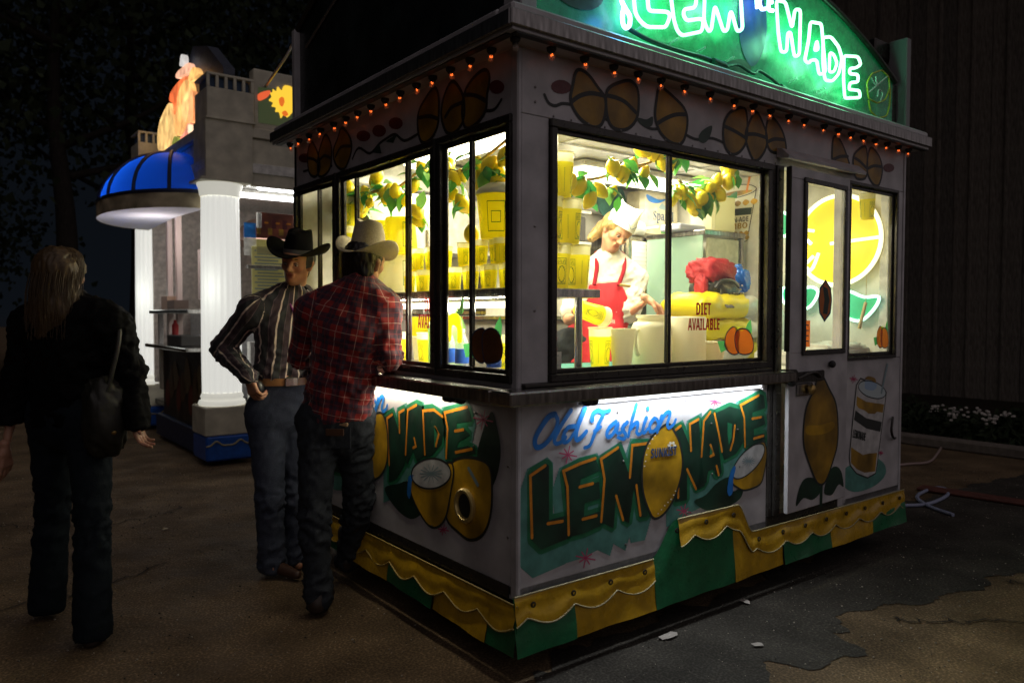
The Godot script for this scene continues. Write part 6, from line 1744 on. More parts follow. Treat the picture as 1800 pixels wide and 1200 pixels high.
# ---------------------------------------------------------------- ground
func asphalt(key: String, c: Color, sd: int) -> StandardMaterial3D:
	var s := m(key, c, 0.88)
	s.uv1_triplanar = true
	s.uv1_world_triplanar = true
	s.uv1_scale = Vector3.ONE * 0.22
	s.albedo_texture = noise_tex("ground_blotch%d" % sd, 0.008, 6, 0.66, 1.0, 1024, FastNoiseLite.TYPE_SIMPLEX_SMOOTH, sd)
	s.detail_enabled = true
	s.detail_blend_mode = BaseMaterial3D.BLEND_MODE_MUL
	s.detail_albedo = noise_tex("aggregate", 0.16, 3, 0.42, 1.0, 1024, FastNoiseLite.TYPE_CELLULAR, 31)
	s.detail_uv_layer = BaseMaterial3D.DETAIL_UV_2
	s.uv2_triplanar = true
	s.uv2_world_triplanar = true
	s.uv2_scale = Vector3.ONE * 0.5
	s.heightmap_enabled = true
	s.heightmap_texture = noise_tex("aggregate_relief", 0.11, 4, 0.0, 1.0, 1024, FastNoiseLite.TYPE_VALUE_CUBIC, 33)
	s.heightmap_scale = 0.6
	s.roughness_texture = noise_tex("rough", 0.02, 4, 0.7, 1.0)
	return s

func build_ground() -> void:
	var g := S()
	quad(g, Vector3(-90, 0, 90), Vector3(110, 0, 90), Vector3(110, 0, -110), Vector3(-90, 0, -110))
	structure(obj("ground", g, asphalt("old_asphalt", Color(0.41, 0.285, 0.165), 41)))
	var edge := P2([-0.094, 0.14, 0.315, -0.10, 1.079, -0.10, 2.381, -0.15, 4.537, -0.509, 7.4, -0.3, 5.2, 0.72, 3.806, 0.878, 3.056, 0.701, 2.384, 0.67, 2.108, 0.501, 1.806, 0.446, 1.497, 0.559, 1.405, 0.719, 1.127, 0.662, 1.022, 0.534, 0.826, 0.583, 0.62, 0.80])
	var n := FastNoiseLite.new()
	n.frequency = 2.6
	n.fractal_octaves = 5
	n.fractal_gain = 0.5
	var rough := PackedVector2Array()
	for i in edge.size():
		var a := edge[i]
		var b := edge[(i + 1) % edge.size()]
		var cnt := maxi(1, int(a.distance_to(b) / 0.02))
		for k in cnt:
			var q := a.lerp(b, float(k) / cnt)
			rough.append(q + Vector2(n.get_noise_2d(q.x, q.y), n.get_noise_2d(q.y + 9.0, q.x)) * 0.13)
	var clean := Geometry2D.offset_polygon(rough, 0.004)
	for c in clean:
		if absf(signed_area(c)) > absf(signed_area(rough)) * 0.5:
			rough = c
	var p := S()
	sheet(p, rough, Transform3D(Basis(Vector3(1, 0, 0), Vector3(0, 0, 1), Vector3(0, -1, 0)), Vector3(0, 0.004, 0)), 0.0)
	structure(obj("asphalt_patch", p, asphalt("new_asphalt", Color(0.15, 0.135, 0.112), 47)))
	var cracks := S()
	for c in [[-0.30, 0.20, 0.25, 0.62, 0.45, 1.3], [-1.0, -0.6, -0.7, 0.1, -0.2, 0.5], [1.9, 0.62, 2.5, 1.05, 3.4, 1.3], [-2.4, -2.6, -1.7, -2.2, -0.8, -2.5], [-1.6, -4.2, -0.9, -3.7, -0.3, -3.9], [3.0, 0.75, 3.2, 1.5, 2.9, 2.1]]:
		var line := PackedVector2Array()
		var sm := smooth2(P2(c), false, 30)
		for p2 in sm:
			line.append(p2 + Vector2(n.get_noise_2d(p2.x * 3.0, p2.y * 3.0), n.get_noise_2d(p2.y * 3.0 + 5.0, p2.x * 3.0)) * 0.12)
		ribbon(cracks, line, 0.010, Transform3D(Basis(Vector3(1, 0, 0), Vector3(0, 0, 1), Vector3(0, -1, 0)), Vector3(0, 0.008, 0)), 0.0)
	structure(obj("asphalt_crack", cracks, m("crack_dark", Color(0.03, 0.026, 0.022), 0.95)))

func gravel() -> void:   # loose grit on the asphalt
	var st := S()
	ball(st, Vector3.ZERO, Vector3(1.0, 0.6, 0.8), 5, 3)
	var mm := MultiMesh.new()
	mm.transform_format = MultiMesh.TRANSFORM_3D
	mm.use_colors = true
	mm.mesh = done(st)
	mm.instance_count = 16000
	for i in 16000:
		var p := Vector3(rng.randf_range(-3.2, 6.5), 0.005, rng.randf_range(-6.0, 1.9))
		while p.x > -0.02 and p.x < 3.4 and p.z < -0.02 and p.z > -2.5:
			p = Vector3(rng.randf_range(-3.2, 6.5), 0.005, rng.randf_range(-6.0, 1.9))
		var s := 0.0022 + 0.0045 * pow(rng.randf(), 4.0)
		mm.set_instance_transform(i, Transform3D(Basis.from_euler(Vector3(0, rng.randf() * TAU, 0)).scaled(Vector3.ONE * s), p))
		var g := 0.05 + 0.40 * pow(rng.randf(), 2.0)
		mm.set_instance_color(i, Color(g, g * 0.88, g * 0.72))
	var o := MultiMeshInstance3D.new()
	o.name = "gravel"
	o.multimesh = mm
	var gm := m("grit", Color(1, 1, 1), 0.8)
	gm.vertex_color_use_as_albedo = true
	o.material_override = gm
	o.set_meta("kind", "stuff")
	tag(o, "loose grit scattered over the asphalt", "gravel")
	add_child(o)

func litter() -> void:
	gravel()
	var paper := m("litter_paper", Color(0.34, 0.31, 0.28), 0.8)
	var k := 0
	for q in [[0.85, 0.082, 0.055, "larger torn white paper scrap on the dark asphalt in front of the skirt"], [1.506, 0.042, 0.035, "small white paper scrap on the dark asphalt near the skirt hump"], [1.10, 0.40, 0.03, "pale paper crumb at the edge of the dark asphalt patch"], [-0.60, -3.3, 0.03, "brown leaf scrap on the ground beside the jeans of the person in the black hat"]]:
		var st := S()
		var r: float = q[2]
		var pts := PackedVector3Array()
		for i in 7:
			var a := TAU * i / 7.0
			pts.append(Vector3(cos(a) * r * (0.7 + 0.5 * rng.randf()), 0.004 + 0.012 * rng.randf(), sin(a) * r * 0.6 * (0.7 + 0.5 * rng.randf())))
		for i in 7:
			tri_out(st, Vector3(0, 0.012, 0), pts[i], pts[(i + 1) % 7], Vector3(0, -1, 0))
		var t := thing("paper_scrap", q[3], "litter", Vector3(q[0], 0.006, q[1]), k * 1.3)
		obj("scrap", st, paper if k < 3 else P.ochre, t)
		k += 1
	var hose := func(called: String, label: String, pts: Array, r: float, mt: Material) -> void:
		var v := PackedVector3Array()
		for i in range(0, pts.size(), 2):
			v.append(Vector3(pts[i], r + 0.006, pts[i + 1]))
		var st := S()
		tube(st, smooth3(v), r, 8)
		var t := thing(called, label, called)
		obj("outer_tube", st, mt, t)
	hose.call("hose", "pale hose looping on the ground at the right end of the stand", [3.9, -0.62, 4.225, -0.44, 4.453, -0.336, 4.85, -0.36, 5.10, -0.45, 5.142, -0.545, 4.968, -0.56, 4.643, -0.50, 4.40, -0.30, 4.265, -0.06], 0.014, m("pale_hose", Color(0.24, 0.27, 0.38), 0.45))
	hose.call("cable", "thin pale cable running from the stand towards the flower bed", [3.6, -1.35, 5.0, -1.30, 5.93, -1.253, 6.3, -1.15, 6.863, -1.30, 7.6, -1.55], 0.012, m("cable_pale", Color(0.30, 0.22, 0.20), 0.5))

# ---------------------------------------------------------------- the blue food stand with columns behind the cowboys
func food_stand() -> void:
	var t := thing("food_stand", "white food stand with a blue dome awning and glowing columns behind the cowboys", "food stand")
	var stone := m("painted_stone", Color(0.66, 0.62, 0.48), 0.7, 0.0, 6)
	var white := m("white_enamel", Color(0.76, 0.75, 0.70))
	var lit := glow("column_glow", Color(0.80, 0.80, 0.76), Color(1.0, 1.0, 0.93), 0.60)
	var blue := m("blue_vinyl", Color(0.012, 0.10, 0.46), 0.4, 0.0, 1, 0.1)
	for z in [-5.67, -8.75]:
		var px := 0.52
		part("pedestal", t, stone, px - 0.24, px + 0.24, 0.31, 0.60, z - 0.235, z + 0.235, 0.01)
		part("pedestal_skirt", t, blue, px - 0.235, px + 0.245, 0.05, 0.308, z - 0.23, z + 0.24, 0.02)
		var cord := PackedVector3Array()
		for i in 41:
			var u := i / 40.0
			cord.append(Vector3(px - 0.235 + 0.48 * u, 0.205 - 0.045 * (1.0 - pow(absf(sin(u * PI * 2.0 + 0.25)), 6.0)) + 0.05, z + 0.246))
		var cs := S()
		tube(cs, cord, 0.009, 6)
		obj("piping", cs, m("white_piping", Color(0.62, 0.60, 0.50)), t)
		var c := S()
		lathe(c, [Vector2(0.225, 0.601), Vector2(0.235, 0.62), Vector2(0.225, 0.65), Vector2(0.205, 0.66), Vector2(0.205, 0.675), Vector2(0.213, 0.69), Vector2(0.205, 0.71), Vector2(0.195, 0.73)], 48, Transform3D(Basis(), Vector3(px, 0, z)), 50.0)
		lathe(c, [Vector2(0.192, 2.74), Vector2(0.20, 2.76), Vector2(0.205, 2.80), Vector2(0.212, 2.83), Vector2(0.225, 2.86), Vector2(0.225, 2.875), Vector2(0.0, 2.875)], 48, Transform3D(Basis(), Vector3(px, 0, z)), 50.0)
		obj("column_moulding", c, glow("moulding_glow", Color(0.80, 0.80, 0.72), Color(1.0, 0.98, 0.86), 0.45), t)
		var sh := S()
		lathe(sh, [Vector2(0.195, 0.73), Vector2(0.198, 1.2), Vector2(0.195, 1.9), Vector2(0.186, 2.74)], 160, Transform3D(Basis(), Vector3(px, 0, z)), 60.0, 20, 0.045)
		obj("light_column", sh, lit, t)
		part("capital", t, stone, px - 0.255, px + 0.255, 2.876, 2.905, z - 0.25, z + 0.25, 0.006)
		part("block", t, stone, px - 0.20, px + 0.27, 2.906, 3.49, z - 0.21, z + 0.22, 0.006)
		part("block_upper", t, stone, px - 0.185, px + 0.285, 3.50, 3.80, z - 0.20, z + 0.23, 0.006)
		part("block_joint", t, stone, px - 0.20, px + 0.30, 3.485, 3.505, z - 0.215, z + 0.245, 0.003)
		part("crown_rail", t, stone, px - 0.185, px + 0.285, 3.92, 3.945, z - 0.20, z + 0.23, 0.004)
		for i in 6:
			part("baluster", t, stone, px - 0.185 + i * 0.088, px - 0.155 + i * 0.088, 3.801, 3.919, z + 0.20, z + 0.23, 0.003)
		part("crown_inner", t, m("blue_grey", Color(0.04, 0.08, 0.16), 0.6), px - 0.15, px + 0.25, 3.801, 3.915, z - 0.16, z + 0.17, 0.004)
		lamp_at(Vector3(px - 0.34, 1.8, z + 0.30), Color(0.95, 1.0, 0.93), 0.05, 0.15)
	# body: floor, roof, front fascia, side wall with its counter window
	part("deck", t, white, 0.32, 4.6, 3.0, 3.10, -8.6, -5.48, 0.004)
	part("roof", t, stone, 0.34, 4.7, 3.36, 3.46, -8.7, -5.46, 0.006)
	part("front_fascia", t, stone, 0.795, 4.7, 2.87, 3.355, -5.56, -5.50, 0.006)
	part("side_fascia", t, white, 0.40, 0.46, 2.70, 3.355, -8.6, -5.9, 0.004)
	part("floor", t, P.dark_alu, 0.50, 4.6, 0.35, 0.42, -8.6, -5.60, 0.004)
	part("far_wall", t, white, 4.5, 4.58, 0.42, 3.0, -8.6, -5.6, 0.004)
	part("back_wall", t, m("cream_wall", Color(0.60, 0.52, 0.46), 0.6, 0.0, 1), 0.50, 4.5, 0.42, 3.0, -8.6, -8.52, 0.004)
	part("lower_side", t, m("dark_mural", Color(0.045, 0.026, 0.020), 0.5, 0.0, 4), 0.42, 0.48, 0.30, 1.13, -7.70, -5.95, 0.004)
	part("side_pilaster", t, stone, 0.40, 0.50, 0.60, 1.16, -7.85, -7.71, 0.02)
	for k in 9:
		var st := S()
		sheet(st, smooth2(P2([0.0, 0.0, 0.10 + 0.05 * (k % 3), 0.12, 0.06, 0.34 + 0.08 * (k % 2), -0.05, 0.30, -0.09, 0.12]), true), Transform3D(side.basis, Vector3(0.417, 0.40 + 0.12 * (k % 3), -7.5 + k * 0.17)), 0.0)
		obj("mural_shape", st, [m("mural_red", Color(0.16, 0.03, 0.015), 0.5), m("mural_brown", Color(0.11, 0.06, 0.025), 0.5), m("mural_tan", Color(0.16, 0.11, 0.05), 0.5)][k % 3], t)
	part("side_counter", t, P.steel, 0.22, 0.60, 1.14, 1.18, -7.75, -5.9, 0.006)
	part("counter_shelf", t, P.steel, 0.24, 0.56, 1.545, 1.59, -7.6, -5.9, 0.008)
	for z in [-7.55, -7.12]:
		part("counter_post", t, m("pink_frame", Color(0.60, 0.47, 0.43), 0.5), 0.44, 0.50, 1.18, 2.70, z - 0.04, z + 0.04, 0.004)
	part("counter_leg", t, white, 0.30, 0.35, 1.18, 1.545, -7.42, -7.36, 0.004)
	part("side_skirt", t, m("blue_dark", Color(0.01, 0.03, 0.10), 0.5, 0.0, 1), 0.36, 0.42, 0.04, 0.30, -7.85, -5.92, 0.01)
	# awning: a quarter dome of blue cloth on ribs, with a pale valance and a lit underside
	var cen := Vector3(0.42, 2.80, -7.05)
	var rx := 0.76
	var rz := 1.25
	var ry := 0.58
	var dome := func(a: float, b: float, g: float) -> Vector3:   # a along the half ring, b up
		return cen + Vector3(-sin(a) * cos(b) * (rx + g), sin(b) * (ry + g), -cos(a) * cos(b) * (rz + g))
	var cloth := thin("awning_blue", Color(0.006, 0.09, 0.62), 0.9, 0.5)
	for k in 7:
		var st := S()
		st.set_smooth_group(0)
		for i in 5:
			for j in 8:
				var a0 := PI * (k + i / 5.0) / 7.0
				var a1 := PI * (k + (i + 1) / 5.0) / 7.0
				var b0 := PI / 2 * j / 8.0
				var b1 := PI / 2 * (j + 1) / 8.0
				quad(st, dome.call(a0, b0, 0.0), dome.call(a1, b0, 0.0), dome.call(a1, b1, 0.0), dome.call(a0, b1, 0.0))
		obj("awning_panel", st, cloth, t)
	for k in 8:
		var pts := PackedVector3Array()
		for j in 13:
			pts.append(dome.call(PI * k / 7.0, PI / 2 * j / 12.0, 0.008))
		var st := S()
		tube(st, pts, 0.020, 6)
		obj("awning_rib", st, m("rib_dark", Color(0.008, 0.012, 0.04), 0.5), t)
	var rim := S()
	rim.set_smooth_group(0)
	var under := S()
	for k in 28:
		var a0 := PI * k / 28.0
		var a1 := PI * (k + 1) / 28.0
		var p0: Vector3 = dome.call(a0, 0.0, 0.035)
		var p1: Vector3 = dome.call(a1, 0.0, 0.035)
		quad(rim, p0 + Vector3(0, -0.17, 0), p1 + Vector3(0, -0.17, 0), p1 + Vector3(0, -0.01, 0), p0 + Vector3(0, -0.01, 0))
		tri_out(under, cen + Vector3(0, -0.13, 0), p0 + Vector3(0, -0.165, 0), p1 + Vector3(0, -0.165, 0), cen + Vector3(0, 3, 0))
	obj("awning_valance", rim, m("valance_cream", Color(0.72, 0.60, 0.40), 0.8, 0.0, 4), t)
	obj("awning_lining", under, thin("lining", Color(0.70, 0.66, 0.66), 0.5, 0.7), t)
	var band := PackedVector3Array()
	for k in 29:
		band.append(dome.call(PI * k / 28.0, 0.0, 0.03))
	var bs := S()
	tube(bs, band, 0.022, 6)
	obj("awning_band", bs, m("rib_dark", Color(0.008, 0.012, 0.04)), t)
	lamp_at(Vector3(0.16, 2.98, -7.05), Color(0.9, 0.95, 1.0), 0.30, 0.2, 5.0)
	lamp_at(Vector3(0.15, 2.42, -6.9), Color(1.0, 0.88, 0.84), 0.14, 0.2, 6.0)
	# roof sign of food pictures, lit from behind; each picture is a lit panel
	var back := S()
	var sx := Transform3D(side.basis, Vector3(0.62, 0, 0))
	prism(back, P2([-8.52, 3.462, -8.48, 3.66, -7.05, 4.69, -6.48, 4.54, -5.90, 4.16, -5.90, 3.462]), sx, -0.14, -0.02)
	obj("sign_back", back, m("slate_blue", Color(0.045, 0.055, 0.085), 0.6, 0.0, 1), t)
	part("sign_base", t, P.dark_alu, 0.52, 0.60, 3.465, 3.62, -8.4, -6.0, 0.01)
	var spec := {
		"red": [[-7.34, 4.35, -7.06, 4.33, -7.01, 4.26, -7.35, 4.23, -7.48, 4.01, -7.63, 4.01, -7.68, 4.15, -7.83, 4.21, -7.76, 4.31], Color(0.95, 0.17, 0.05)],
		"pink": [[-7.03, 3.77, -6.82, 3.7, -6.83, 3.61, -7.21, 3.61, -7.32, 3.66], Color(0.95, 0.30, 0.22)],
		"green": [[-7.58, 3.72, -7.4, 3.67, -7.29, 3.62, -7.55, 3.63, -7.7, 3.64], Color(0.22, 0.28, 0.05)],
		"cream": [[-7.77, 4.17, -7.68, 4.05, -7.57, 3.87, -7.64, 3.73, -7.86, 3.63, -8.18, 3.62, -8.38, 3.71, -8.41, 3.87, -8.3, 4.02, -8.03, 4.13], Color(1.0, 0.62, 0.22)],
		"mid": [[-7.07, 4.27, -6.85, 4.22, -6.73, 4.09, -6.81, 3.96, -6.98, 3.79, -7.2, 3.68, -7.43, 3.71, -7.54, 3.84, -7.42, 4.03, -7.32, 4.19], Color(1.0, 0.50, 0.16)],
		"roll": [[-7.4, 4.39, -7.34, 4.44, -6.9, 4.43, -6.77, 4.39, -6.78, 4.33, -7.23, 4.35], Color(1.0, 0.52, 0.34)],
		"curl": [[-6.77, 4.29, -6.64, 4.32, -6.49, 4.27, -6.41, 4.2, -6.49, 4.19, -6.7, 4.18, -6.85, 4.23], Color(0.95, 0.50, 0.15)],
		"bottle": [[-7.16, 4.52, -7.11, 4.58, -7.0, 4.55, -6.97, 4.47, -7.03, 4.43, -7.17, 4.47], Color(0.75, 0.72, 0.70)],
		"strip": [[-6.68, 4.03, -6.6, 4.02, -6.62, 3.72, -6.82, 3.76, -6.79, 3.87], Color(0.95, 0.34, 0.12)],
		"tail": [[-6.81, 3.7, -6.65, 3.67, -6.67, 3.59, -6.8, 3.61], Color(1.0, 0.70, 0.45)],
	}
	var h := 0.0
	for key in spec:
		var st := S()
		h += 0.006
		prism(st, smooth2(P2(spec[key][0]), true), sx, 0.0 + h, 0.05 + h)
		var gm := glow("food_" + key, Color(0.3, 0.2, 0.1), spec[key][1], 1.9)
		gm.emission_texture = noise_tex("food_print", 0.02, 4, 0.5, 1.0, 256, FastNoiseLite.TYPE_VALUE_CUBIC, 51)
		gm.emission_operator = BaseMaterial3D.EMISSION_OP_MULTIPLY
		gm.uv1_triplanar = true
		gm.uv1_scale = Vector3.ONE * 1.6
		obj("lit_sign_picture", st, gm, t)
	lamp_at(Vector3(0.42, 4.0, -7.2), Color(1.0, 0.62, 0.32), 0.12, 0.25, 5.0)
	# second lit picture, over the front fascia
	part("front_sign_case", t, stone, 0.86, 2.4, 3.463, 4.12, -5.75, -5.62, 0.01)
	var fx := Transform3D(Basis(), Vector3(0, 0, -5.618))
	var fsp := [[[0.91, 3.56, 2.3, 3.56, 2.3, 4.04, 0.91, 3.93], Color(0.012, 0.030, 0.012), 1], [[0.911, 3.857, 1.0, 3.906, 1.041, 3.907, 1.013, 3.848, 0.958, 3.805, 0.911, 3.79], Color(0.75, 0.10, 0.03), 2], [[1.034, 3.892, 1.06, 3.90, 1.065, 3.935, 1.10, 3.92, 1.12, 3.97, 1.16, 3.94, 1.20, 4.0, 1.30, 3.98, 1.36, 3.86, 1.26, 3.70, 1.215, 3.66, 1.19, 3.70, 1.15, 3.64, 1.13, 3.70, 1.09, 3.70, 1.095, 3.745, 1.05, 3.75, 1.065, 3.79, 1.02, 3.81, 1.05, 3.85], Color(1.0, 0.62, 0.04), 2], [[1.13, 3.84, 1.17, 3.87, 1.19, 3.83, 1.17, 3.77, 1.14, 3.78], Color(0.75, 0.14, 0.01), 3], [[1.16, 3.70, 1.20, 3.73, 1.23, 3.69, 1.19, 3.67], Color(0.75, 0.14, 0.01), 3]]
	for k in fsp.size():
		var st := S()
		prism(st, smooth2(P2(fsp[k][0]), true) if k > 0 else P2(fsp[k][0]), fx, 0.0, 0.004 * fsp[k][2])
		obj("lit_sign_picture", st, glow("front_picture_%d" % k, Color(0.2, 0.15, 0.05), fsp[k][1], 1.0), t)
	# inside: tubes, a hood, menu boards, boxes
	var tubes := glow("white_tube", Color(0.9, 0.9, 0.9), Color(0.96, 1.0, 1.0), 7.0)
	for q in [[-5.95, 1.0, 2.4], [-6.6, 0.75, 3.8]]:
		var l := thing("tube_light", "white fluorescent tube light under the ceiling of the blue food stand, %s" % ("near the front" if q[0] > -6.0 else "deeper inside"), "lamp")
		part("lamp_body", l, white, q[1], q[2], 2.955, 2.995, q[0] - 0.08, q[0] + 0.08, 0.006)
		part("glowing_tube", l, tubes, q[1] + 0.02, q[2] - 0.02, 2.915, 2.954, q[0] - 0.06, q[0] + 0.06, 0.012)
		area_at(Transform3D(Basis(Vector3.RIGHT, -PI / 2), Vector3((q[1] + q[2]) / 2.0, 2.905, q[0])), Vector2(q[2] - q[1], 0.1), Color(1.0, 0.98, 0.95), 0.55)
	lamp_at(Vector3(1.5, 2.55, -6.2), Color(1.0, 0.97, 0.92), 0.30, 0.3, 6.0)
	var hood := S()
	prism(hood, P2([-0.9, 0.0, 0.9, 0.0, 0.55, 0.34, -0.55, 0.34]), Transform3D(Basis(), Vector3(2.0, 2.42, -7.6)), 0.0, 0.9)
	simple("extractor_hood", "copper-coloured extractor hood inside the blue food stand", "hood", hood, m("copper_hood", Color(0.50, 0.30, 0.24), 0.3, 0.8))
	var menu := thing("menu_board", "yellowish printed menu board with a picture of food on top, left of the black hat", "menu board", Vector3(1.10, 1.92, -5.75))
	part("board_sheet", menu, thin("menu_paper", Color(0.55, 0.52, 0.24), 0.5, 0.6), -0.23, 0.24, -0.20, 0.35, -0.01, 0.0, 0.002)
	part("board_picture", menu, m("menu_picture", Color(0.30, 0.07, 0.03), 0.4, 0.0, 4), -0.18, 0.24, 0.44, 0.72, -0.01, 0.0, 0.002)
	for k in 10:
		part("picture_blob", menu, [P.ochre, P.maroon, P.amber][k % 3], -0.17 + 0.04 * k, -0.13 + 0.042 * k, 0.48 + 0.07 * (k % 3), 0.55 + 0.05 * ((k * 2) % 3), 0.0002, 0.003, 0.001)
	part("board_sheet", menu, thin("menu_paper", Color(0.55, 0.52, 0.24), 0.5), -0.18, 0.22, 0.27, 0.43, -0.0, 0.006, 0.002)
	for k in 15:
		part("print_line", menu, P.dull, -0.20 + 0.03 * (k % 2), 0.16 - 0.05 * (k % 3), -0.18 + k * 0.034, -0.166 + k * 0.034, 0.0002, 0.002, 0.0)
	var bl := thing("blue_card", "small blue and white card beside the glowing column, above the menu board", "card", Vector3(0.86, 2.36, -5.78))
	part("blue_half", bl, P.blue, -0.06, 0.07, 0.0, 0.16, -0.004, 0.0, 0.0)
	part("white_half", bl, white, -0.06, 0.07, -0.19, -0.002, -0.004, 0.0, 0.0)
	part("window_rail", t, P.steel, 0.78, 4.4, 2.02, 2.06, -5.68, -5.62, 0.004)
	part("front_counter", t, white, 0.78, 4.4, 0.42, 1.25, -5.66, -5.56, 0.006)
	part("corner_lamp_post", t, white, 0.90, 0.95, 2.46, 2.62, -5.70, -5.65, 0.01)
	part("corner_lamp_post", t, white, 1.36, 1.41, 2.42, 2.58, -5.70, -5.65, 0.01)
	for q in [[1.3, 0.5, 1.6, "wide grey appliance deep inside the blue food stand"], [2.4, 0.7, 1.9, "tall grey appliance deep inside the blue food stand"]]:
		var st := S()
		span(st, q[0] - 0.4, q[0] + 0.4, 0.42, q[2], -8.3, -7.7, 0.02)
		simple("kitchen_appliance", q[3], "appliance", st, m("grey_cabinet", Color(0.40, 0.40, 0.40)))
	var sb := S()
	span(sb, 0.0, 0.01, -0.25, 0.33, -0.33, 0.33, 0.002)
	simple("blank_board", "blank pale board standing in the counter window of the blue food stand", "board", sb, m("pink_white", Color(0.66, 0.56, 0.52), 0.6), Vector3(0.62, 1.96, -6.55))
	for q in [[-7.28, 0.14, 0.16, "tall cream carton on the steel shelf between the two columns"], [-6.98, 0.16, 0.11, "brown carton on the steel shelf between the two columns"]]:
		var st := S()
		span(st, -0.08, 0.08, 0.0, q[2], -q[1], q[1], 0.004)
		simple("carton", q[3], "carton", st, m("carton_%d" % int(q[1] * 100), Color(0.50, 0.34, 0.24) if q[1] < 0.15 else Color(0.22, 0.16, 0.13), 0.7), Vector3(0.42, 1.591, q[0]))
	var ttt := S()
	span(ttt, -0.12, 0.12, 0.0, 0.12, -0.3, 0.3, 0.01)
	simple("tray_box", "low dark tray box on the side counter between the two columns", "tray", ttt, m("dark_box_grey", Color(0.06, 0.055, 0.05)), Vector3(0.42, 1.181, -6.7))
	var bot := S()
	lathe(bot, [Vector2(0, 0), Vector2(0.035, 0), Vector2(0.037, 0.11), Vector2(0.018, 0.14), Vector2(0.018, 0.17), Vector2(0, 0.17)], 14)
	simple("sauce_bottle", "red-capped sauce bottle on the low tray between the two columns", "bottle", bot, m("sauce_red", Color(0.5, 0.03, 0.03), 0.3), Vector3(0.36, 1.302, -6.86))

# ---------------------------------------------------------------- far things: trees, barn, flower bed, tents, people and lamps
func night_tree(label: String, at: Vector3, height: float, spread_: float, sd: int) -> void:
	var t := thing("tree", label, "tree", at)
	var r := RandomNumberGenerator.new()
	r.seed = sd
	var bark := m("bark", Color(0.05, 0.042, 0.035), 0.9, 0.0, 2, 0.4)
	var st := S()
	tube(st, smooth3(PackedVector3Array([Vector3(0, -0.05, 0), Vector3(0.1, height * 0.25, 0.05), Vector3(-0.1, height * 0.5, 0), Vector3(0.15, height * 0.85, 0.1)])), 0.30, 10, false, 0.05)
	obj("trunk", st, bark, t)
	var tips := []
	for k in 12:
		var a := r.randf() * TAU
		var y := height * r.randf_range(0.30, 0.75)
		var tip := Vector3(cos(a) * spread_ * r.randf_range(0.5, 1.0), y + height * r.randf_range(0.10, 0.28), sin(a) * spread_ * r.randf_range(0.5, 1.0))
		var b := S()
		tube(b, smooth3(PackedVector3Array([Vector3(0, y, 0), Vector3(tip.x * 0.5, lerpf(y, tip.y, 0.35), tip.z * 0.5), tip])), 0.10, 6, false, 0.015)
		obj("limb", b, bark, t)
		tips.append(tip)
		tips.append(Vector3(tip.x * 0.6, lerpf(y, tip.y, 0.6), tip.z * 0.6))
	tips.append(Vector3(0, height * 0.95, 0))
	var lf := S()
	lf.set_smooth_group(-1)
	for v in [Vector3(0, 0, 0), Vector3(0.07, 0.0, 0.05), Vector3(0.0, 0.02, 0.17), Vector3(0, 0, 0), Vector3(0.0, 0.02, 0.17), Vector3(-0.07, 0.0, 0.05)]:
		lf.add_vertex(v)
	lf.generate_normals()
	var mm := MultiMesh.new()
	mm.transform_format = MultiMesh.TRANSFORM_3D
	mm.mesh = lf.commit()
	mm.instance_count = 9000
	for i in 9000:
		var c: Vector3 = tips[r.randi() % tips.size()]
		var d := Vector3(r.randfn(), r.randfn() * 0.7, r.randfn()) * spread_ * 0.24
		mm.set_instance_transform(i, Transform3D(Basis.from_euler(Vector3(r.randf() * TAU, r.randf() * TAU, r.randf() * TAU)).scaled(Vector3.ONE * r.randf_range(0.7, 1.6)), c + d))
	var o := MultiMeshInstance3D.new()
	o.name = "crown"
	o.multimesh = mm
	o.material_override = m("night_leaf", Color(0.028, 0.038, 0.020), 0.85)
	o.set_meta("kind", "stuff")
	t.add_child(o, true)

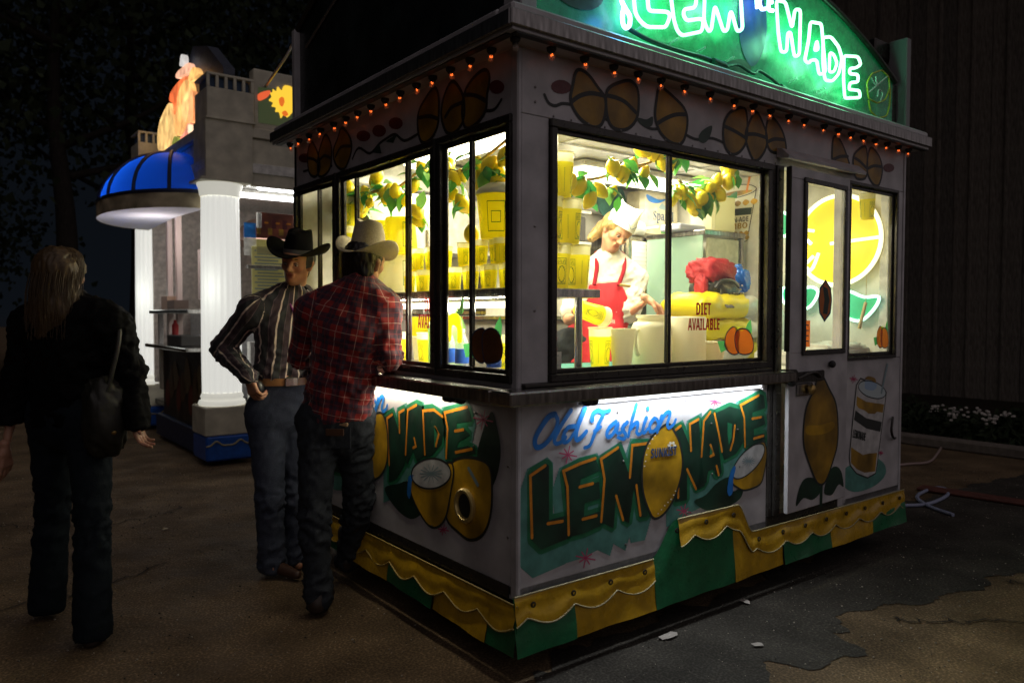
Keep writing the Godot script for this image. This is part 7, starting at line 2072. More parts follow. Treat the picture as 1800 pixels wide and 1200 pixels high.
func background() -> void:
	for q in [["tall tree filling the dark upper left corner", -5.5, -15.0, 11.0, 4.2], ["tree with a leaning limb behind the food picture sign", 0.5, -17.0, 13.0, 4.6], ["tree standing behind the roof of the lemonade stand", 6.5, -15.0, 13.0, 4.6], ["distant tree at the far left edge", -9.5, -19.0, 9.0, 4.0], ["dark tree between the two stands, farther back", 2.8, -21.0, 15.0, 5.0], ["tree behind the barn at the upper right", 17.5, -5.0, 14.0, 5.0], ["low dark tree at the left behind the dim tents", -9.0, -23.0, 5.0, 4.0], ["low dark tree left of the blue awning, far off", -3.5, -25.0, 5.5, 4.2], ["low dark tree behind the orange lamp", -6.5, -17.0, 4.5, 3.4], ["tree beside the barn at the right edge", 15.5, 2.0, 12.0, 4.5]]:
		night_tree(q[0], Vector3(q[1], 0, q[2]), q[3], q[4], int(q[3] * 10 + q[1]))
	# barn with upright boards at the right
	var b := thing("barn", "dark wooden barn wall of upright boards behind the right end of the stand", "barn", Vector3(13, 0, 0))
	var woods := [m("old_wood_a", Color(0.27, 0.235, 0.20), 0.85, 0.0, 2, 0.2), m("old_wood_b", Color(0.22, 0.195, 0.17), 0.85, 0.0, 2, 0.2), m("old_wood_c", Color(0.30, 0.26, 0.22), 0.85, 0.0, 2, 0.2)]
	var z := -7.0
	var k := 0
	while z < 3.0:
		var w := rng.randf_range(0.26, 0.34)
		part("board", b, woods[rng.randi() % 3], 0.0 - rng.randf() * 0.012, 0.05, 0.0, 9.5, z, z + w - 0.012, 0.004)
		if k % 2 == 0:
			part("batten", b, woods[rng.randi() % 3], -0.045, -0.013, 0.0, 9.5, z - 0.03, z + 0.03, 0.004)
		z += w
		k += 1
	part("backing", b, P.black, 0.06, 0.12, 0.0, 9.5, -7.0, 3.0, 0.0)
	part("roof_overhang", b, woods[1], -0.6, 0.5, 9.51, 9.65, -7.2, 3.2, 0.01)
	var hook := S()
	tube(hook, smooth3(PackedVector3Array([Vector3(-0.04, 3.7, -1.95), Vector3(-0.12, 3.62, -1.95), Vector3(-0.12, 3.3, -1.95), Vector3(-0.10, 2.9, -1.97)])), 0.03, 6)
	obj("wall_bracket", hook, m("pale_bracket", Color(0.18, 0.16, 0.15), 0.6), b)
	# flower bed: white flower heads over dark leaves behind a kerb
	structure(part("kerb", self, m("kerb_stone", Color(0.20, 0.17, 0.145), 0.85, 0.0, 1, 0.2), 7.35, 7.55, 0.0, 0.12, -4.0, 1.6, 0.02))
	structure(part("flower_bed_soil", self, m("soil", Color(0.035, 0.028, 0.02), 0.95, 0.0, 1, 0.5), 7.551, 12.9, 0.0, 0.07, -4.5, 1.6, 0.02))
	var rs := S()
	span(rs, 0, 0.16, 0, 0.03, -0.9, 1.2, 0.01)
	simple("red_strip", "dull red strip lying on the ground at the right edge", "strip", rs, m("dull_red", Color(0.12, 0.032, 0.02), 0.7, 0.0, 1), Vector3(5.05, 0.005, 0.25), 0.12)
	var lf := S()
	for v in [Vector3(0, 0, 0), Vector3(0.03, 0.01, 0.05), Vector3(0, 0, 0.12), Vector3(0, 0, 0), Vector3(0, 0, 0.12), Vector3(-0.03, 0.01, 0.05)]:
		lf.add_vertex(v)
	lf.generate_normals()
	var mm := MultiMesh.new()
	mm.transform_format = MultiMesh.TRANSFORM_3D
	mm.mesh = lf.commit()
	mm.instance_count = 7000
	for i in 7000:
		var p := Vector3(rng.randf_range(7.7, 9.8), 0.05 + 0.40 * pow(rng.randf(), 1.5), rng.randf_range(-4.2, 1.4))
		p.y *= 0.6 + 0.5 * sin(p.z * 2.3) * sin(p.x * 1.9)
		mm.set_instance_transform(i, Transform3D(Basis.from_euler(Vector3(rng.randf_range(-1.2, 0.4), rng.randf() * TAU, rng.randf_range(-0.6, 0.6))), Vector3(p.x, maxf(0.06, p.y), p.z)))
	var o := MultiMeshInstance3D.new()
	o.name = "ground_cover"
	o.multimesh = mm
	o.material_override = m("night_leaf", Color(0.045, 0.060, 0.028))
	tag(o, "low dark leafy ground cover in the bed before the barn", "ground cover")
	o.set_meta("kind", "stuff")
	add_child(o)
	var petals := m("white_petals", Color(0.50, 0.46, 0.42), 0.7)
	var pos := [[8.0, -1.80], [8.1, -1.66], [7.95, -1.55], [8.05, -1.40], [8.1, -1.28], [7.95, -1.15], [8.0, -1.02], [7.8, -1.50], [7.75, -1.10], [7.9, -0.48], [7.8, -0.32]]
	for i in pos.size():
		var f := thing("white_flower", "white flower clump before the barn, %s" % ["leftmost of the left group", "second of the left group", "third of the left group", "fourth of the left group", "middle of the row", "right of the middle", "at the right end of the left group", "low in front of the left group", "low right of the left group", "nearer one at the right edge", "last one at the right edge"][i], "flowers", Vector3(pos[i][0], 0.40 - 0.03 * (i % 3), pos[i][1]), 0.0, "white flower clumps")
		for n in 9:
			var s := S()
			ball(s, Vector3(rng.randfn() * 0.035, rng.randfn() * 0.022, rng.randfn() * 0.045), Vector3(0.020, 0.014, 0.020), 7, 4)
			obj("blossom", s, petals, f)
		var stem := S()
		tube(stem, PackedVector3Array([Vector3(0, -0.36, 0), Vector3(0, 0, 0)]), 0.006, 5)
		obj("stem", stem, m("night_leaf", Color(0.045, 0.060, 0.028)), f)
	# far stalls, people and lights at the left
	for q in [["dim striped tent far off behind the walking person", -4.4, -15.5, 1.9, 3.0, Color(0.13, 0.06, 0.06)], ["dim lilac tent far off at the left edge", -7.2, -13.0, 1.8, 2.8, Color(0.07, 0.05, 0.11)]]:
		var t := thing("tent", q[0], "tent", Vector3(q[1], 0, q[2]))
		var roof := S()
		for i in 4:
			var a := PI / 4 + i * PI / 2
			var c := PI / 4 + (i + 1) * PI / 2
			var A := Vector3(cos(a) * q[3], 2.2, sin(a) * q[3])
			var C := Vector3(cos(c) * q[3], 2.2, sin(c) * q[3])
			tri_out(roof, A, C, Vector3(0, q[4] + 0.3, 0), Vector3(0, 1, 0))
			quad_out(roof, A, C, C + Vector3(0, -0.3, 0), A + Vector3(0, -0.3, 0), Vector3(0, 2.0, 0))
			var leg := S()
			tube(leg, PackedVector3Array([Vector3(A.x * 0.97, 0, A.z * 0.97), Vector3(A.x * 0.97, 2.2, A.z * 0.97)]), 0.03, 6)
			obj("tent_pole", leg, P.dark_alu, t)
		obj("tent_roof", roof, m("tent_%d" % int(q[4] * 10), q[5], 0.8), t)
		part("tent_counter", t, P.dark_alu, -q[3] * 0.7, q[3] * 0.7, 0.0, 1.0, 0.4, 0.9, 0.02)
	for q in [["small orange lamp far off left of the fair hair", -4.9, 1.72, -9.0, Color(1.0, 0.42, 0.08), 3.0, 0.045], ["small white lamp far off right of the fair hair", -2.2, 1.98, -15.0, Color(0.95, 1.0, 0.95), 5.0, 0.055], ["small pink lamp at the far left edge", -6.1, 2.25, -9.5, Color(0.75, 0.20, 0.40), 0.5, 0.07]]:
		var t := thing("lamp", q[0], "lamp", Vector3(q[1], q[2], q[3]))
		var st := S()
		ball(st, Vector3.ZERO, Vector3.ONE * q[6], 10, 7)
		obj("glowing_globe", st, glow("far_lamp_%d" % int(q[5] * 10), Color(0.8, 0.7, 0.6), q[4], q[5]), t)
		var pole := S()
		tube(pole, PackedVector3Array([Vector3(0.02, q[6] * 0.9, 0), Vector3(0.02, 0.35, -0.05)]), 0.012, 6)
		tube(pole, PackedVector3Array([Vector3(0.02, 0.35, -0.05), Vector3(0.02, -q[2], -0.12)]), 0.03, 6)
		obj("lamp_pole", pole, P.dark_alu, t)
		lamp_at(t.position, q[4], 0.02 * q[5] * 0.3, q[6], 4.0)

# ---------------------------------------------------------------- bodies: a field of tapered capsules, meshed as surface nets
func bn(a: Vector3, b: Vector3, ra: float, rb := -1.0, n := Vector3.ZERO, f := 1.0, sub := false, k := -1.0) -> Array:
	return [a, b, ra, rb if rb >= 0.0 else ra, n, f, sub, k]

func nets(bones: Array, cell: float, k: float, cuts: Array = []) -> Dictionary:
	var lo := Vector3.ONE * 1e9
	var hi := -lo
	for b in bones:
		if b[6]:
			continue
		var r: float = maxf(b[2], b[3]) + k * 0.5 + cell * 3.0
		lo = lo.min(b[0] - Vector3.ONE * r).min(b[1] - Vector3.ONE * r)
		hi = hi.max(b[0] + Vector3.ONE * r).max(b[1] + Vector3.ONE * r)
	var nx := int((hi.x - lo.x) / cell) + 2
	var ny := int((hi.y - lo.y) / cell) + 2
	var nz := int((hi.z - lo.z) / cell) + 2
	var D := PackedFloat32Array()
	D.resize(nx * ny * nz)
	D.fill(1.0)
	for b in bones:
		var a: Vector3 = b[0]
		var e: Vector3 = b[1]
		var ra: float = b[2]
		var rb: float = b[3]
		var n: Vector3 = b[4]
		var f: float = b[5]
		var sub: bool = b[6]
		var kk: float = b[7] if b[7] >= 0.0 else k
		var pad := maxf(ra, rb) + kk + cell * 2.5
		var l := (a.min(e) - Vector3.ONE * pad - lo) / cell
		var h := (a.max(e) + Vector3.ONE * pad - lo) / cell
		var x0 := maxi(0, int(l.x))
		var x1 := mini(nx - 1, int(h.x) + 1)
		var y0 := maxi(0, int(l.y))
		var y1 := mini(ny - 1, int(h.y) + 1)
		var z0 := maxi(0, int(l.z))
		var z1 := mini(nz - 1, int(h.z) + 1)
		var ab := e - a
		var inv := 1.0 / maxf(1e-9, ab.length_squared())
		var flat := n != Vector3.ZERO
		var fk := 1.0 / f - 1.0
		var mul := minf(1.0, f)
		var ik := 0.5 / maxf(kk, 1e-6)
		for z in range(z0, z1 + 1):
			for y in range(y0, y1 + 1):
				var i := (z * ny + y) * nx + x0
				var p := Vector3(lo.x + x0 * cell, lo.y + y * cell, lo.z + z * cell) - a
				for x in range(x0, x1 + 1):
					var t := clampf(p.dot(ab) * inv, 0.0, 1.0)
					var q := p - ab * t
					if flat:
						q += n * (q.dot(n) * fk)
					var d := (q.length() - ra - (rb - ra) * t) * mul
					var o := D[i]
					if sub:
						var w := clampf(0.5 - (o + d) * ik, 0.0, 1.0)
						D[i] = lerpf(o, -d, w) + kk * w * (1.0 - w)
					elif d < o + kk:
						var w := clampf(0.5 + (o - d) * ik, 0.0, 1.0)
						D[i] = lerpf(o, d, w) - kk * w * (1.0 - w)
					p.x += cell
					i += 1
	for c in cuts:
		var cp: Vector3 = c[0]
		var cn: Vector3 = c[1]
		for z in nz:
			for y in ny:
				var i := (z * ny + y) * nx
				for x in nx:
					if D[i] < cell * 2.0:
						D[i] = maxf(D[i], (lo + Vector3(x, y, z) * cell - cp).dot(cn))
					i += 1
	# vertices
	var id := PackedInt32Array()
	id.resize(nx * ny * nz)
	id.fill(-1)
	var V := PackedVector3Array()
	var cells := PackedInt32Array()
	var sx := 1
	var sy := nx
	var sz := nx * ny
	var off := [0, sx, sy, sx + sy, sz, sx + sz, sy + sz, sx + sy + sz]
	var edges := [[0, 1], [2, 3], [4, 5], [6, 7], [0, 2], [1, 3], [4, 6], [5, 7], [0, 4], [1, 5], [2, 6], [3, 7]]
	var corner := [Vector3(0, 0, 0), Vector3(1, 0, 0), Vector3(0, 1, 0), Vector3(1, 1, 0), Vector3(0, 0, 1), Vector3(1, 0, 1), Vector3(0, 1, 1), Vector3(1, 1, 1)]
	var lim := cell * 2.2
	for z in nz - 1:
		for y in ny - 1:
			var i := (z * ny + y) * nx - 1
			for x in nx - 1:
				i += 1
				var d0 := D[i]
				if d0 > lim or d0 < -lim:
					continue
				var s0 := d0 < 0.0
				if (D[i + 1] < 0.0) == s0 and (D[i + sy] < 0.0) == s0 and (D[i + sy + 1] < 0.0) == s0 and (D[i + sz] < 0.0) == s0 and (D[i + sz + 1] < 0.0) == s0 and (D[i + sz + sy] < 0.0) == s0 and (D[i + sz + sy + 1] < 0.0) == s0:
					continue
				var sum := Vector3.ZERO
				var cnt := 0
				for ed in edges:
					var A := D[i + off[ed[0]]]
					var B := D[i + off[ed[1]]]
					if (A < 0.0) != (B < 0.0):
						sum += (corner[ed[0]] as Vector3).lerp(corner[ed[1]], A / (A - B))
						cnt += 1
				id[i] = V.size()
				cells.append(i)
				V.append(lo + (Vector3(x, y, z) + sum / cnt) * cell)
	var T := PackedInt32Array()
	for i in cells:
		var s0 := D[i] < 0.0
		for ax in 3:
			var st: int = [sx, sy, sz][ax]
			var u: int = [sy, sz, sx][ax]
			var w: int = [sz, sx, sy][ax]
			if (D[i + st] < 0.0) == s0:
				continue
			if i - u - w < 0:
				continue
			var a := id[i]
			var b := id[i - u]
			var c := id[i - u - w]
			var d := id[i - w]
			if a < 0 or b < 0 or c < 0 or d < 0:
				continue
			if s0:
				T.append_array([a, c, b, a, d, c])
			else:
				T.append_array([a, b, c, a, c, d])
	return {"v": V, "t": T}

func net_normals(g: Dictionary) -> PackedVector3Array:
	var V: PackedVector3Array = g.v
	var T: PackedInt32Array = g.t
	var N := PackedVector3Array()
	N.resize(V.size())
	for i in range(0, T.size(), 3):
		var n := (V[T[i + 2]] - V[T[i]]).cross(V[T[i + 1]] - V[T[i]])
		for k in 3:
			N[T[i + k]] += n
	for i in N.size():
		N[i] = N[i].normalized()
	return N

# folds of cloth: noise pushed along the normals, stretched along "along"
func crease(g: Dictionary, amp: float, freq: float, sd: int, along: Vector3, weight: Callable) -> void:
	var V: PackedVector3Array = g.v
	var N := net_normals(g)
	var n := FastNoiseLite.new()
	n.seed = sd
	n.frequency = freq
	n.fractal_type = FastNoiseLite.FRACTAL_RIDGED
	n.fractal_octaves = 2
	for i in V.size():
		var p := V[i]
		V[i] = p + N[i] * amp * weight.call(p) * (n.get_noise_3d(p.x * along.x, p.y * along.y, p.z * along.z) - 0.2)
	g.v = V

# as a mesh; uvb: the bones round which a woven pattern runs [a, b, radius, zero direction, v offset]; tint gives vertex colours
func net_mesh(parts: Array, uvb: Array = [], tint = null) -> ArrayMesh:
	var vs := PackedVector3Array()
	var ns := PackedVector3Array()
	var us := PackedVector2Array()
	var cs := PackedColorArray()
	for g in parts:
		var V: PackedVector3Array = g.v
		var T: PackedInt32Array = g.t
		var N := net_normals(g)
		for i in range(0, T.size(), 3):
			if uvb.size():
				var mid := (V[T[i]] + V[T[i + 1]] + V[T[i + 2]]) / 3.0
				var best: Array = uvb[0]
				var bd := 1e9
				for b in uvb:
					var q: Vector3 = Geometry3D.get_closest_point_to_segment(mid, b[0], b[1])
					var dd: float = mid.distance_to(q) - b[2]
					if dd < bd:
						bd = dd
						best = b
				var ax: Vector3 = (best[1] - best[0]).normalized()
				var zero: Vector3 = (best[3] - ax * ax.dot(best[3])).normalized()
				var oth := ax.cross(zero)
				var first := 0.0
				for k in 3:
					var r: Vector3 = V[T[i + k]] - best[0]
					var an := atan2(r.dot(oth), r.dot(zero))
					if k == 0:
						first = an
					elif an - first > PI:
						an -= TAU
					elif first - an > PI:
						an += TAU
					us.append(Vector2(an * best[2], r.dot(ax) + best[4]))
			for k in 3:
				vs.append(V[T[i + k]])
				ns.append(N[T[i + k]])
				if tint != null:
					cs.append((tint as Callable).call(V[T[i + k]]))
	var arr := []
	arr.resize(Mesh.ARRAY_MAX)
	arr[Mesh.ARRAY_VERTEX] = vs
	arr[Mesh.ARRAY_NORMAL] = ns
	if us.size():
		arr[Mesh.ARRAY_TEX_UV] = us
	if cs.size():
		arr[Mesh.ARRAY_COLOR] = cs
	var am := ArrayMesh.new()
	am.add_surface_from_arrays(Mesh.PRIMITIVE_TRIANGLES, arr)
	return am

# ---------------------------------------------------------------- pieces of a figure
func head_bones(h: Transform3D, s: float, neck: Vector3) -> Array:
	var X := h.basis.x.normalized()
	var o := []
	var add := func(a: Vector3, b: Vector3, ra: float, rb: float, flat: float, sub: bool, k: float) -> void:
		o.append(bn(h * (a * s), h * (b * s), ra * s, rb * s, X if flat != 1.0 else Vector3.ZERO, flat, sub, k))
	add.call(Vector3(0, 0.032, -0.038), Vector3(0, 0.038, 0.022), 0.080, 0.074, 0.90, false, 0.02)
	add.call(Vector3(0, 0.015, 0.040), Vector3(0, -0.055, 0.042), 0.054, 0.043, 1.0, false, 0.03)
	add.call(Vector3(-0.040, -0.055, 0.012), Vector3(-0.012, -0.088, 0.056), 0.026, 0.018, 1.0, false, 0.025)
	add.call(Vector3(0.040, -0.055, 0.012), Vector3(0.012, -0.088, 0.056), 0.026, 0.018, 1.0, false, 0.025)
	add.call(Vector3(0, -0.086, 0.066), Vector3(0, -0.088, 0.068), 0.018, 0.018, 1.0, false, 0.02)
	for sg in [-1.0, 1.0]:
		add.call(Vector3(0.040 * sg, -0.016, 0.058), Vector3(0.046 * sg, -0.012, 0.040), 0.021, 0.020, 1.0, false, 0.02)
		add.call(Vector3(0.014 * sg, 0.027, 0.083), Vector3(0.044 * sg, 0.028, 0.066), 0.012, 0.011, 1.0, false, 0.012)
		add.call(Vector3(0.031 * sg, 0.007, 0.096), Vector3(0.036 * sg, 0.007, 0.092), 0.015, 0.014, 1.0, true, 0.010)
		add.call(Vector3(0.076 * sg, 0.010, -0.012), Vector3(0.073 * sg, -0.024, -0.004), 0.020, 0.012, 1.0, false, 0.006)
		add.call(Vector3(0.011 * sg, -0.026, 0.094), Vector3(0.012 * sg, -0.027, 0.088), 0.0095, 0.0095, 1.0, false, 0.006)
	add.call(Vector3(0, 0.022, 0.084), Vector3(0, -0.024, 0.106), 0.0085, 0.0115, 1.0, false, 0.010)
	add.call(Vector3(-0.017, -0.051, 0.084), Vector3(0.017, -0.051, 0.084), 0.0085, 0.0085, 1.0, false, 0.008)
	add.call(Vector3(-0.013, -0.062, 0.082), Vector3(0.013, -0.062, 0.082), 0.0090, 0.0090, 1.0, false, 0.006)
	add.call(Vector3(-0.022, -0.0565, 0.094), Vector3(0.022, -0.0565, 0.094), 0.0035, 0.0035, 1.0, true, 0.003)
	o.append(bn(h * (Vector3(0, -0.035, -0.020) * s), neck, 0.054 * s, 0.060 * s, Vector3.ZERO, 1.0, false, 0.03))
	return o

func face_pieces(person: Node3D, h: Transform3D, s: float, iris: Color, hair_m: Material) -> void:
	for sg in [-1.0, 1.0]:
		var st := S()
		ball(st, h * (Vector3(0.0315 * sg, 0.006, 0.0745) * s), Vector3.ONE * 0.0135 * s, 12, 8)
		var e := obj("eye", st, m("eye_white", Color(0.60, 0.56, 0.50), 0.2), person)
		var ir := S()
		ball(ir, h * (Vector3(0.0315 * sg, 0.002, 0.0815) * s), Vector3.ONE * 0.0072 * s, 10, 6)
		obj("iris", ir, m("iris", iris, 0.15), e)
		var lid := S()
		tube(lid, smooth3(PackedVector3Array([h * (Vector3(0.046 * sg, 0.004, 0.074) * s), h * (Vector3(0.036 * sg, 0.011, 0.0865) * s), h * (Vector3(0.026 * sg, 0.011, 0.0875) * s), h * (Vector3(0.016 * sg, 0.004, 0.080) * s)])), 0.0038 * s, 6)
		obj("eyelid", lid, m("lid_skin", Color(0.22, 0.095, 0.055), 0.55), e)
		var br := S()
		tube(br, smooth3(PackedVector3Array([h * (Vector3(0.050 * sg, 0.026, 0.073) * s), h * (Vector3(0.036 * sg, 0.034, 0.088) * s), h * (Vector3(0.016 * sg, 0.029, 0.0965) * s)])), 0.0038 * s, 6)
		obj("eyebrow", br, hair_m, person)

func skin_tint(h: Transform3D, s: float, base: Color) -> Callable:
	var inv := h.affine_inverse()
	return func(p: Vector3) -> Color:
		var q: Vector3 = (inv * p) / s
		var c := base
		if q.z > 0.03 and q.length() < 0.2:
			var lip := exp(-pow((q.y + 0.0565) / 0.011, 2.0) - pow(q.x / 0.022, 2.0)) * smoothstep(0.078, 0.088, q.z)
			c = c.lerp(Color(base.r * 0.72, base.g * 0.42, base.b * 0.42), clampf(lip * 1.3, 0.0, 1.0))
			var cheek := exp(-pow((absf(q.x) - 0.042) / 0.02, 2.0) - pow((q.y + 0.022) / 0.02, 2.0))
			c = c.lerp(Color(base.r * 1.02, base.g * 0.72, base.b * 0.68), cheek * 0.5)
		return c

# a hand: the wrist is the frame's origin, fingers along +x, the back of the hand +y, the thumb on the -z side (mirror: +z)
func hand_bones(f: Transform3D, s: float, curl: Array, mirror: bool, thumb_in := 0.5) -> Array:
	var o := []
	var g := -1.0 if mirror else 1.0
	var put := func(a: Vector3, b: Vector3, ra: float, rb: float, k: float) -> void:
		o.append(bn(f * (Vector3(a.x, a.y, a.z * g) * s), f * (Vector3(b.x, b.y, b.z * g) * s), ra * s, rb * s, Vector3.ZERO, 1.0, false, k))
	put.call(Vector3(-0.03, 0, 0), Vector3(0.02, 0, 0), 0.025, 0.022, 0.02)
	var zs := [-0.030, -0.010, 0.010, 0.029]
	var ln := [0.042, 0.046, 0.043, 0.033]
	for i in 4:
		var z: float = zs[i]
		var kn := Vector3(0.086 - 0.004 * absf(i - 1.2), 0.002, z)
		put.call(Vector3(0.012, 0, z * 0.55), kn, 0.014, 0.0115, 0.012)
		var a: float = curl[i]
		var p := kn
		var ang := 0.0
		var L: float = ln[i]
		for j in 3:
			ang += a * [0.75, 1.0, 0.7][j]
			var q: Vector3 = p + Vector3(cos(ang), -sin(ang), z * 1.2 * (1.0 - a * 0.5)) * L * [1.0, 0.66, 0.5][j]
			put.call(p, q, 0.0100 - 0.0009 * j, 0.0092 - 0.0009 * j, 0.003)
			p = q
	var t0 := Vector3(0.022, -0.004, -0.026)
	var t1 := Vector3(0.052, -0.012 - 0.018 * thumb_in, -0.050 + 0.012 * thumb_in)
	var t2 := Vector3(0.078, -0.020 - 0.030 * thumb_in, -0.058 + 0.03 * thumb_in)
	put.call(Vector3(0.006, 0, -0.012), t0, 0.016, 0.015, 0.012)
	put.call(t0, t1, 0.0135, 0.0110, 0.006)
	put.call(t1, t2, 0.0108, 0.0090, 0.003)
	return o

func frame_to(origin: Vector3, along: Vector3, back: Vector3) -> Transform3D:   # x along the fingers, y out of the back of the hand
	var x := along.normalized()
	var y := (back - x * x.dot(back)).normalized()
	return Transform3D(Basis(x, y, x.cross(y)), origin)

func look(origin: Vector3, fwd: Vector3, up := Vector3.UP) -> Transform3D:   # z forward
	var z := fwd.normalized()
	var x := up.cross(z).normalized()
	return Transform3D(Basis(x, z.cross(x), z), origin)

# a cowboy hat: head frame h, crown of felt or straw with a crease, rolled brim
func cowboy_hat(person: Node3D, h: Transform3D, felt: Material, band: Material, brim_w: float, curl: float, crown_h: float, crease_d: float) -> void:
	var top := S()
	top.set_smooth_group(0)
	var n := 44
	var ax := 0.081
	var az := 0.104
	var prof := func(t: float, th: float) -> Vector3:   # t 0 at the band, 1 at the middle of the top
		var side_t := minf(t / 0.62, 1.0)
		var r := lerpf(1.0, 0.80, side_t)
		var y := crown_h * sin(side_t * PI / 2.0 * 0.92)
		if t > 0.62:
			var u := (t - 0.62) / 0.38
			r = 0.80 * cos(u * PI / 2.0)
			y = crown_h * (0.992 + 0.05 * sin(u * PI / 2.0))
		var x := sin(th) * ax * r
		var z := cos(th) * az * r
		var high := smoothstep(0.45, 0.75, t)
		y -= crease_d * high * exp(-pow(x / 0.026, 2.0)) * (0.75 + 0.25 * cos(z * 16.0))
		var pinch := exp(-pow((z - 0.062) / 0.034, 2.0)) * smoothstep(0.25, 0.6, t)
		x *= 1.0 - 0.34 * pinch
		y -= 0.010 * pinch
		y += 0.016 * (z / az) * high * -1.0
		return Vector3(x, y, z)
	var rows := 20
	for i in rows:
		for k in n:
			var a := TAU * k / n
			var b := TAU * (k + 1) / n
			var t0 := float(i) / rows
			var t1 := float(i + 1) / rows
			quad(top, h * (prof.call(t0, a) as Vector3), h * (prof.call(t0, b) as Vector3), h * (prof.call(t1, b) as Vector3), h * (prof.call(t1, a) as Vector3))
	var hat := obj("hat", top, felt, person)
	var brim := S()
	brim.set_smooth_group(0)
	var bp := func(u: float, th: float, low: float) -> Vector3:
		var sd := absf(sin(th))
		var w := brim_w * (0.86 + 0.14 * sd * sd)
		var rx := ax - 0.003 + w * u * (1.0 - 0.30 * curl * 5.0 * u * pow(sd, 3.0))
		var rz := az - 0.003 + w * u
		var y := curl * pow(u, 1.8) * pow(sd, 2.2) - 0.018 * u * u * pow(absf(cos(th)), 2.0) + 0.006 * u
		return Vector3(sin(th) * rx, y - low, cos(th) * rz)
	for k in n:
		var a := TAU * k / n
		var b := TAU * (k + 1) / n
		for i in 8:
			var u0 := i / 8.0
			var u1 := (i + 1) / 8.0
			quad(brim, h * (bp.call(u0, b, 0.0) as Vector3), h * (bp.call(u0, a, 0.0) as Vector3), h * (bp.call(u1, a, 0.0) as Vector3), h * (bp.call(u1, b, 0.0) as Vector3))
			quad(brim, h * (bp.call(u0, a, 0.005) as Vector3), h * (bp.call(u0, b, 0.005) as Vector3), h * (bp.call(u1, b, 0.005) as Vector3), h * (bp.call(u1, a, 0.005) as Vector3))
		quad(brim, h * (bp.call(1.0, a, 0.005) as Vector3), h * (bp.call(1.0, b, 0.005) as Vector3), h * (bp.call(1.0, b, 0.0) as Vector3), h * (bp.call(1.0, a, 0.0) as Vector3))
	obj("brim", brim, felt, hat)
	var bs := S()
	bs.set_smooth_group(0)
	for k in n:
		var a := TAU * k / n
		var b := TAU * (k + 1) / n
		var P0 := func(t: float, th: float) -> Vector3:
			var v: Vector3 = prof.call(t, th)
			return h * (v * Vector3(1.02, 1.0, 1.02) + Vector3(0, 0.003, 0))
		quad(bs, P0.call(0.005, a), P0.call(0.005, b), P0.call(0.085, b), P0.call(0.085, a))
	obj("hat_band", bs, band, hat)

func woven(key: String, kind: int) -> StandardMaterial3D:
	if mats.has(key):
		return mats[key]
	var n := 128
	var im := Image.create(n, n, false, Image.FORMAT_RGB8)
	for y in n:
		for x in n:
			var u := float(x) / n
			var v := float(y) / n
			var c: Color
			if kind == 0:    # plaid: red, navy checks, thin pale lines
				var red := Color(0.29, 0.015, 0.012)
				var nav := Color(0.012, 0.012, 0.03)
				var a := 1.0 if u < 0.42 else 0.0
				var b := 1.0 if v < 0.42 else 0.0
				c = red.lerp(nav, 0.74 * a).lerp(nav, 0.74 * b)
				if absf(u - 0.70) < 0.014 or absf(v - 0.70) < 0.014:
					c = c.lerp(Color(0.75, 0.60, 0.50), 0.42)
				if absf(u - 0.21) < 0.03 or absf(v - 0.21) < 0.03:
					c = c.lerp(red, 0.35)
				c = c * (0.88 + 0.12 * float((x + y) % 4) / 3.0)
			else:            # stripes: plum and black with cream lines
				c = Color(0.035, 0.018, 0.024) if fposmod(u, 1.0) < 0.55 else Color(0.012, 0.012, 0.013)
				if absf(u - 0.52) < 0.055:
					c = Color(0.52, 0.42, 0.34)
				elif absf(u - 0.03) < 0.02:
					c = Color(0.10, 0.07, 0.075)
				c = c * (0.85 + 0.15 * float((x * 3 + y * 5) % 7) / 6.0)
			im.set_pixel(x, y, c.linear_to_srgb())
	var s := StandardMaterial3D.new()
	s.resource_name = key
	s.albedo_texture = ImageTexture.create_from_image(im)
	s.roughness = 0.85
	var period := 0.105 if kind == 0 else 0.082
	s.uv1_scale = Vector3(1.0 / period, 1.0 / period, 1)
	s.rim_enabled = true
	s.rim = 0.3
	mats[key] = s
	return s

# ---------------------------------------------------------------- the people
func axes(J: Dictionary) -> Array:   # side (towards the left hand) and front of the chest
	var X: Vector3 = (J.shL - J.shR)
	X.y *= 0.3
	X = X.normalized()
	return [X, X.cross(Vector3.UP).normalized()]

func torso_bones(J: Dictionary, grow: float, s: float, low: float) -> Array:
	var X: Vector3 = axes(J)[0]
	var F: Vector3 = axes(J)[1]
	var o := []
	var base: Vector3 = J.pelvis.lerp(J.waist, low)
	o.append(bn(base, J.waist, 0.158 * s + grow, 0.150 * s + grow, F, 0.70))
	o.append(bn(J.waist, J.chest, 0.150 * s + grow, 0.172 * s + grow, F, 0.68))
	o.append(bn(J.chest, J.chest.lerp(J.neck, 0.55), 0.172 * s + grow, 0.125 * s + grow, F, 0.66))
	o.append(bn(J.shR.lerp(J.shL, 0.10), J.shL.lerp(J.shR, 0.10), 0.070 * s + grow, 0.070 * s + grow, Vector3.ZERO, 1.0, false, 0.06))
	for q in [J.shR, J.shL]:
		o.append(bn(J.neck + Vector3(0, 0.005, 0), q, 0.058 * s + grow, 0.062 * s + grow, Vector3.ZERO, 1.0, false, 0.05))
	return o

func arm_bones(J: Dictionary, w: String, grow: float, s: float, upto := 1.0) -> Array:
	var sh: Vector3 = J["sh" + w]
	var el: Vector3 = J["el" + w]
	var wr: Vector3 = J["wr" + w]
	return [bn(sh, el, 0.060 * s + grow, 0.046 * s + grow, Vector3.ZERO, 1.0, false, 0.03), bn(el, el.lerp(wr, upto), 0.047 * s + grow, (0.046 - 0.016 * upto) * s + grow, Vector3.ZERO, 1.0, false, 0.03)]

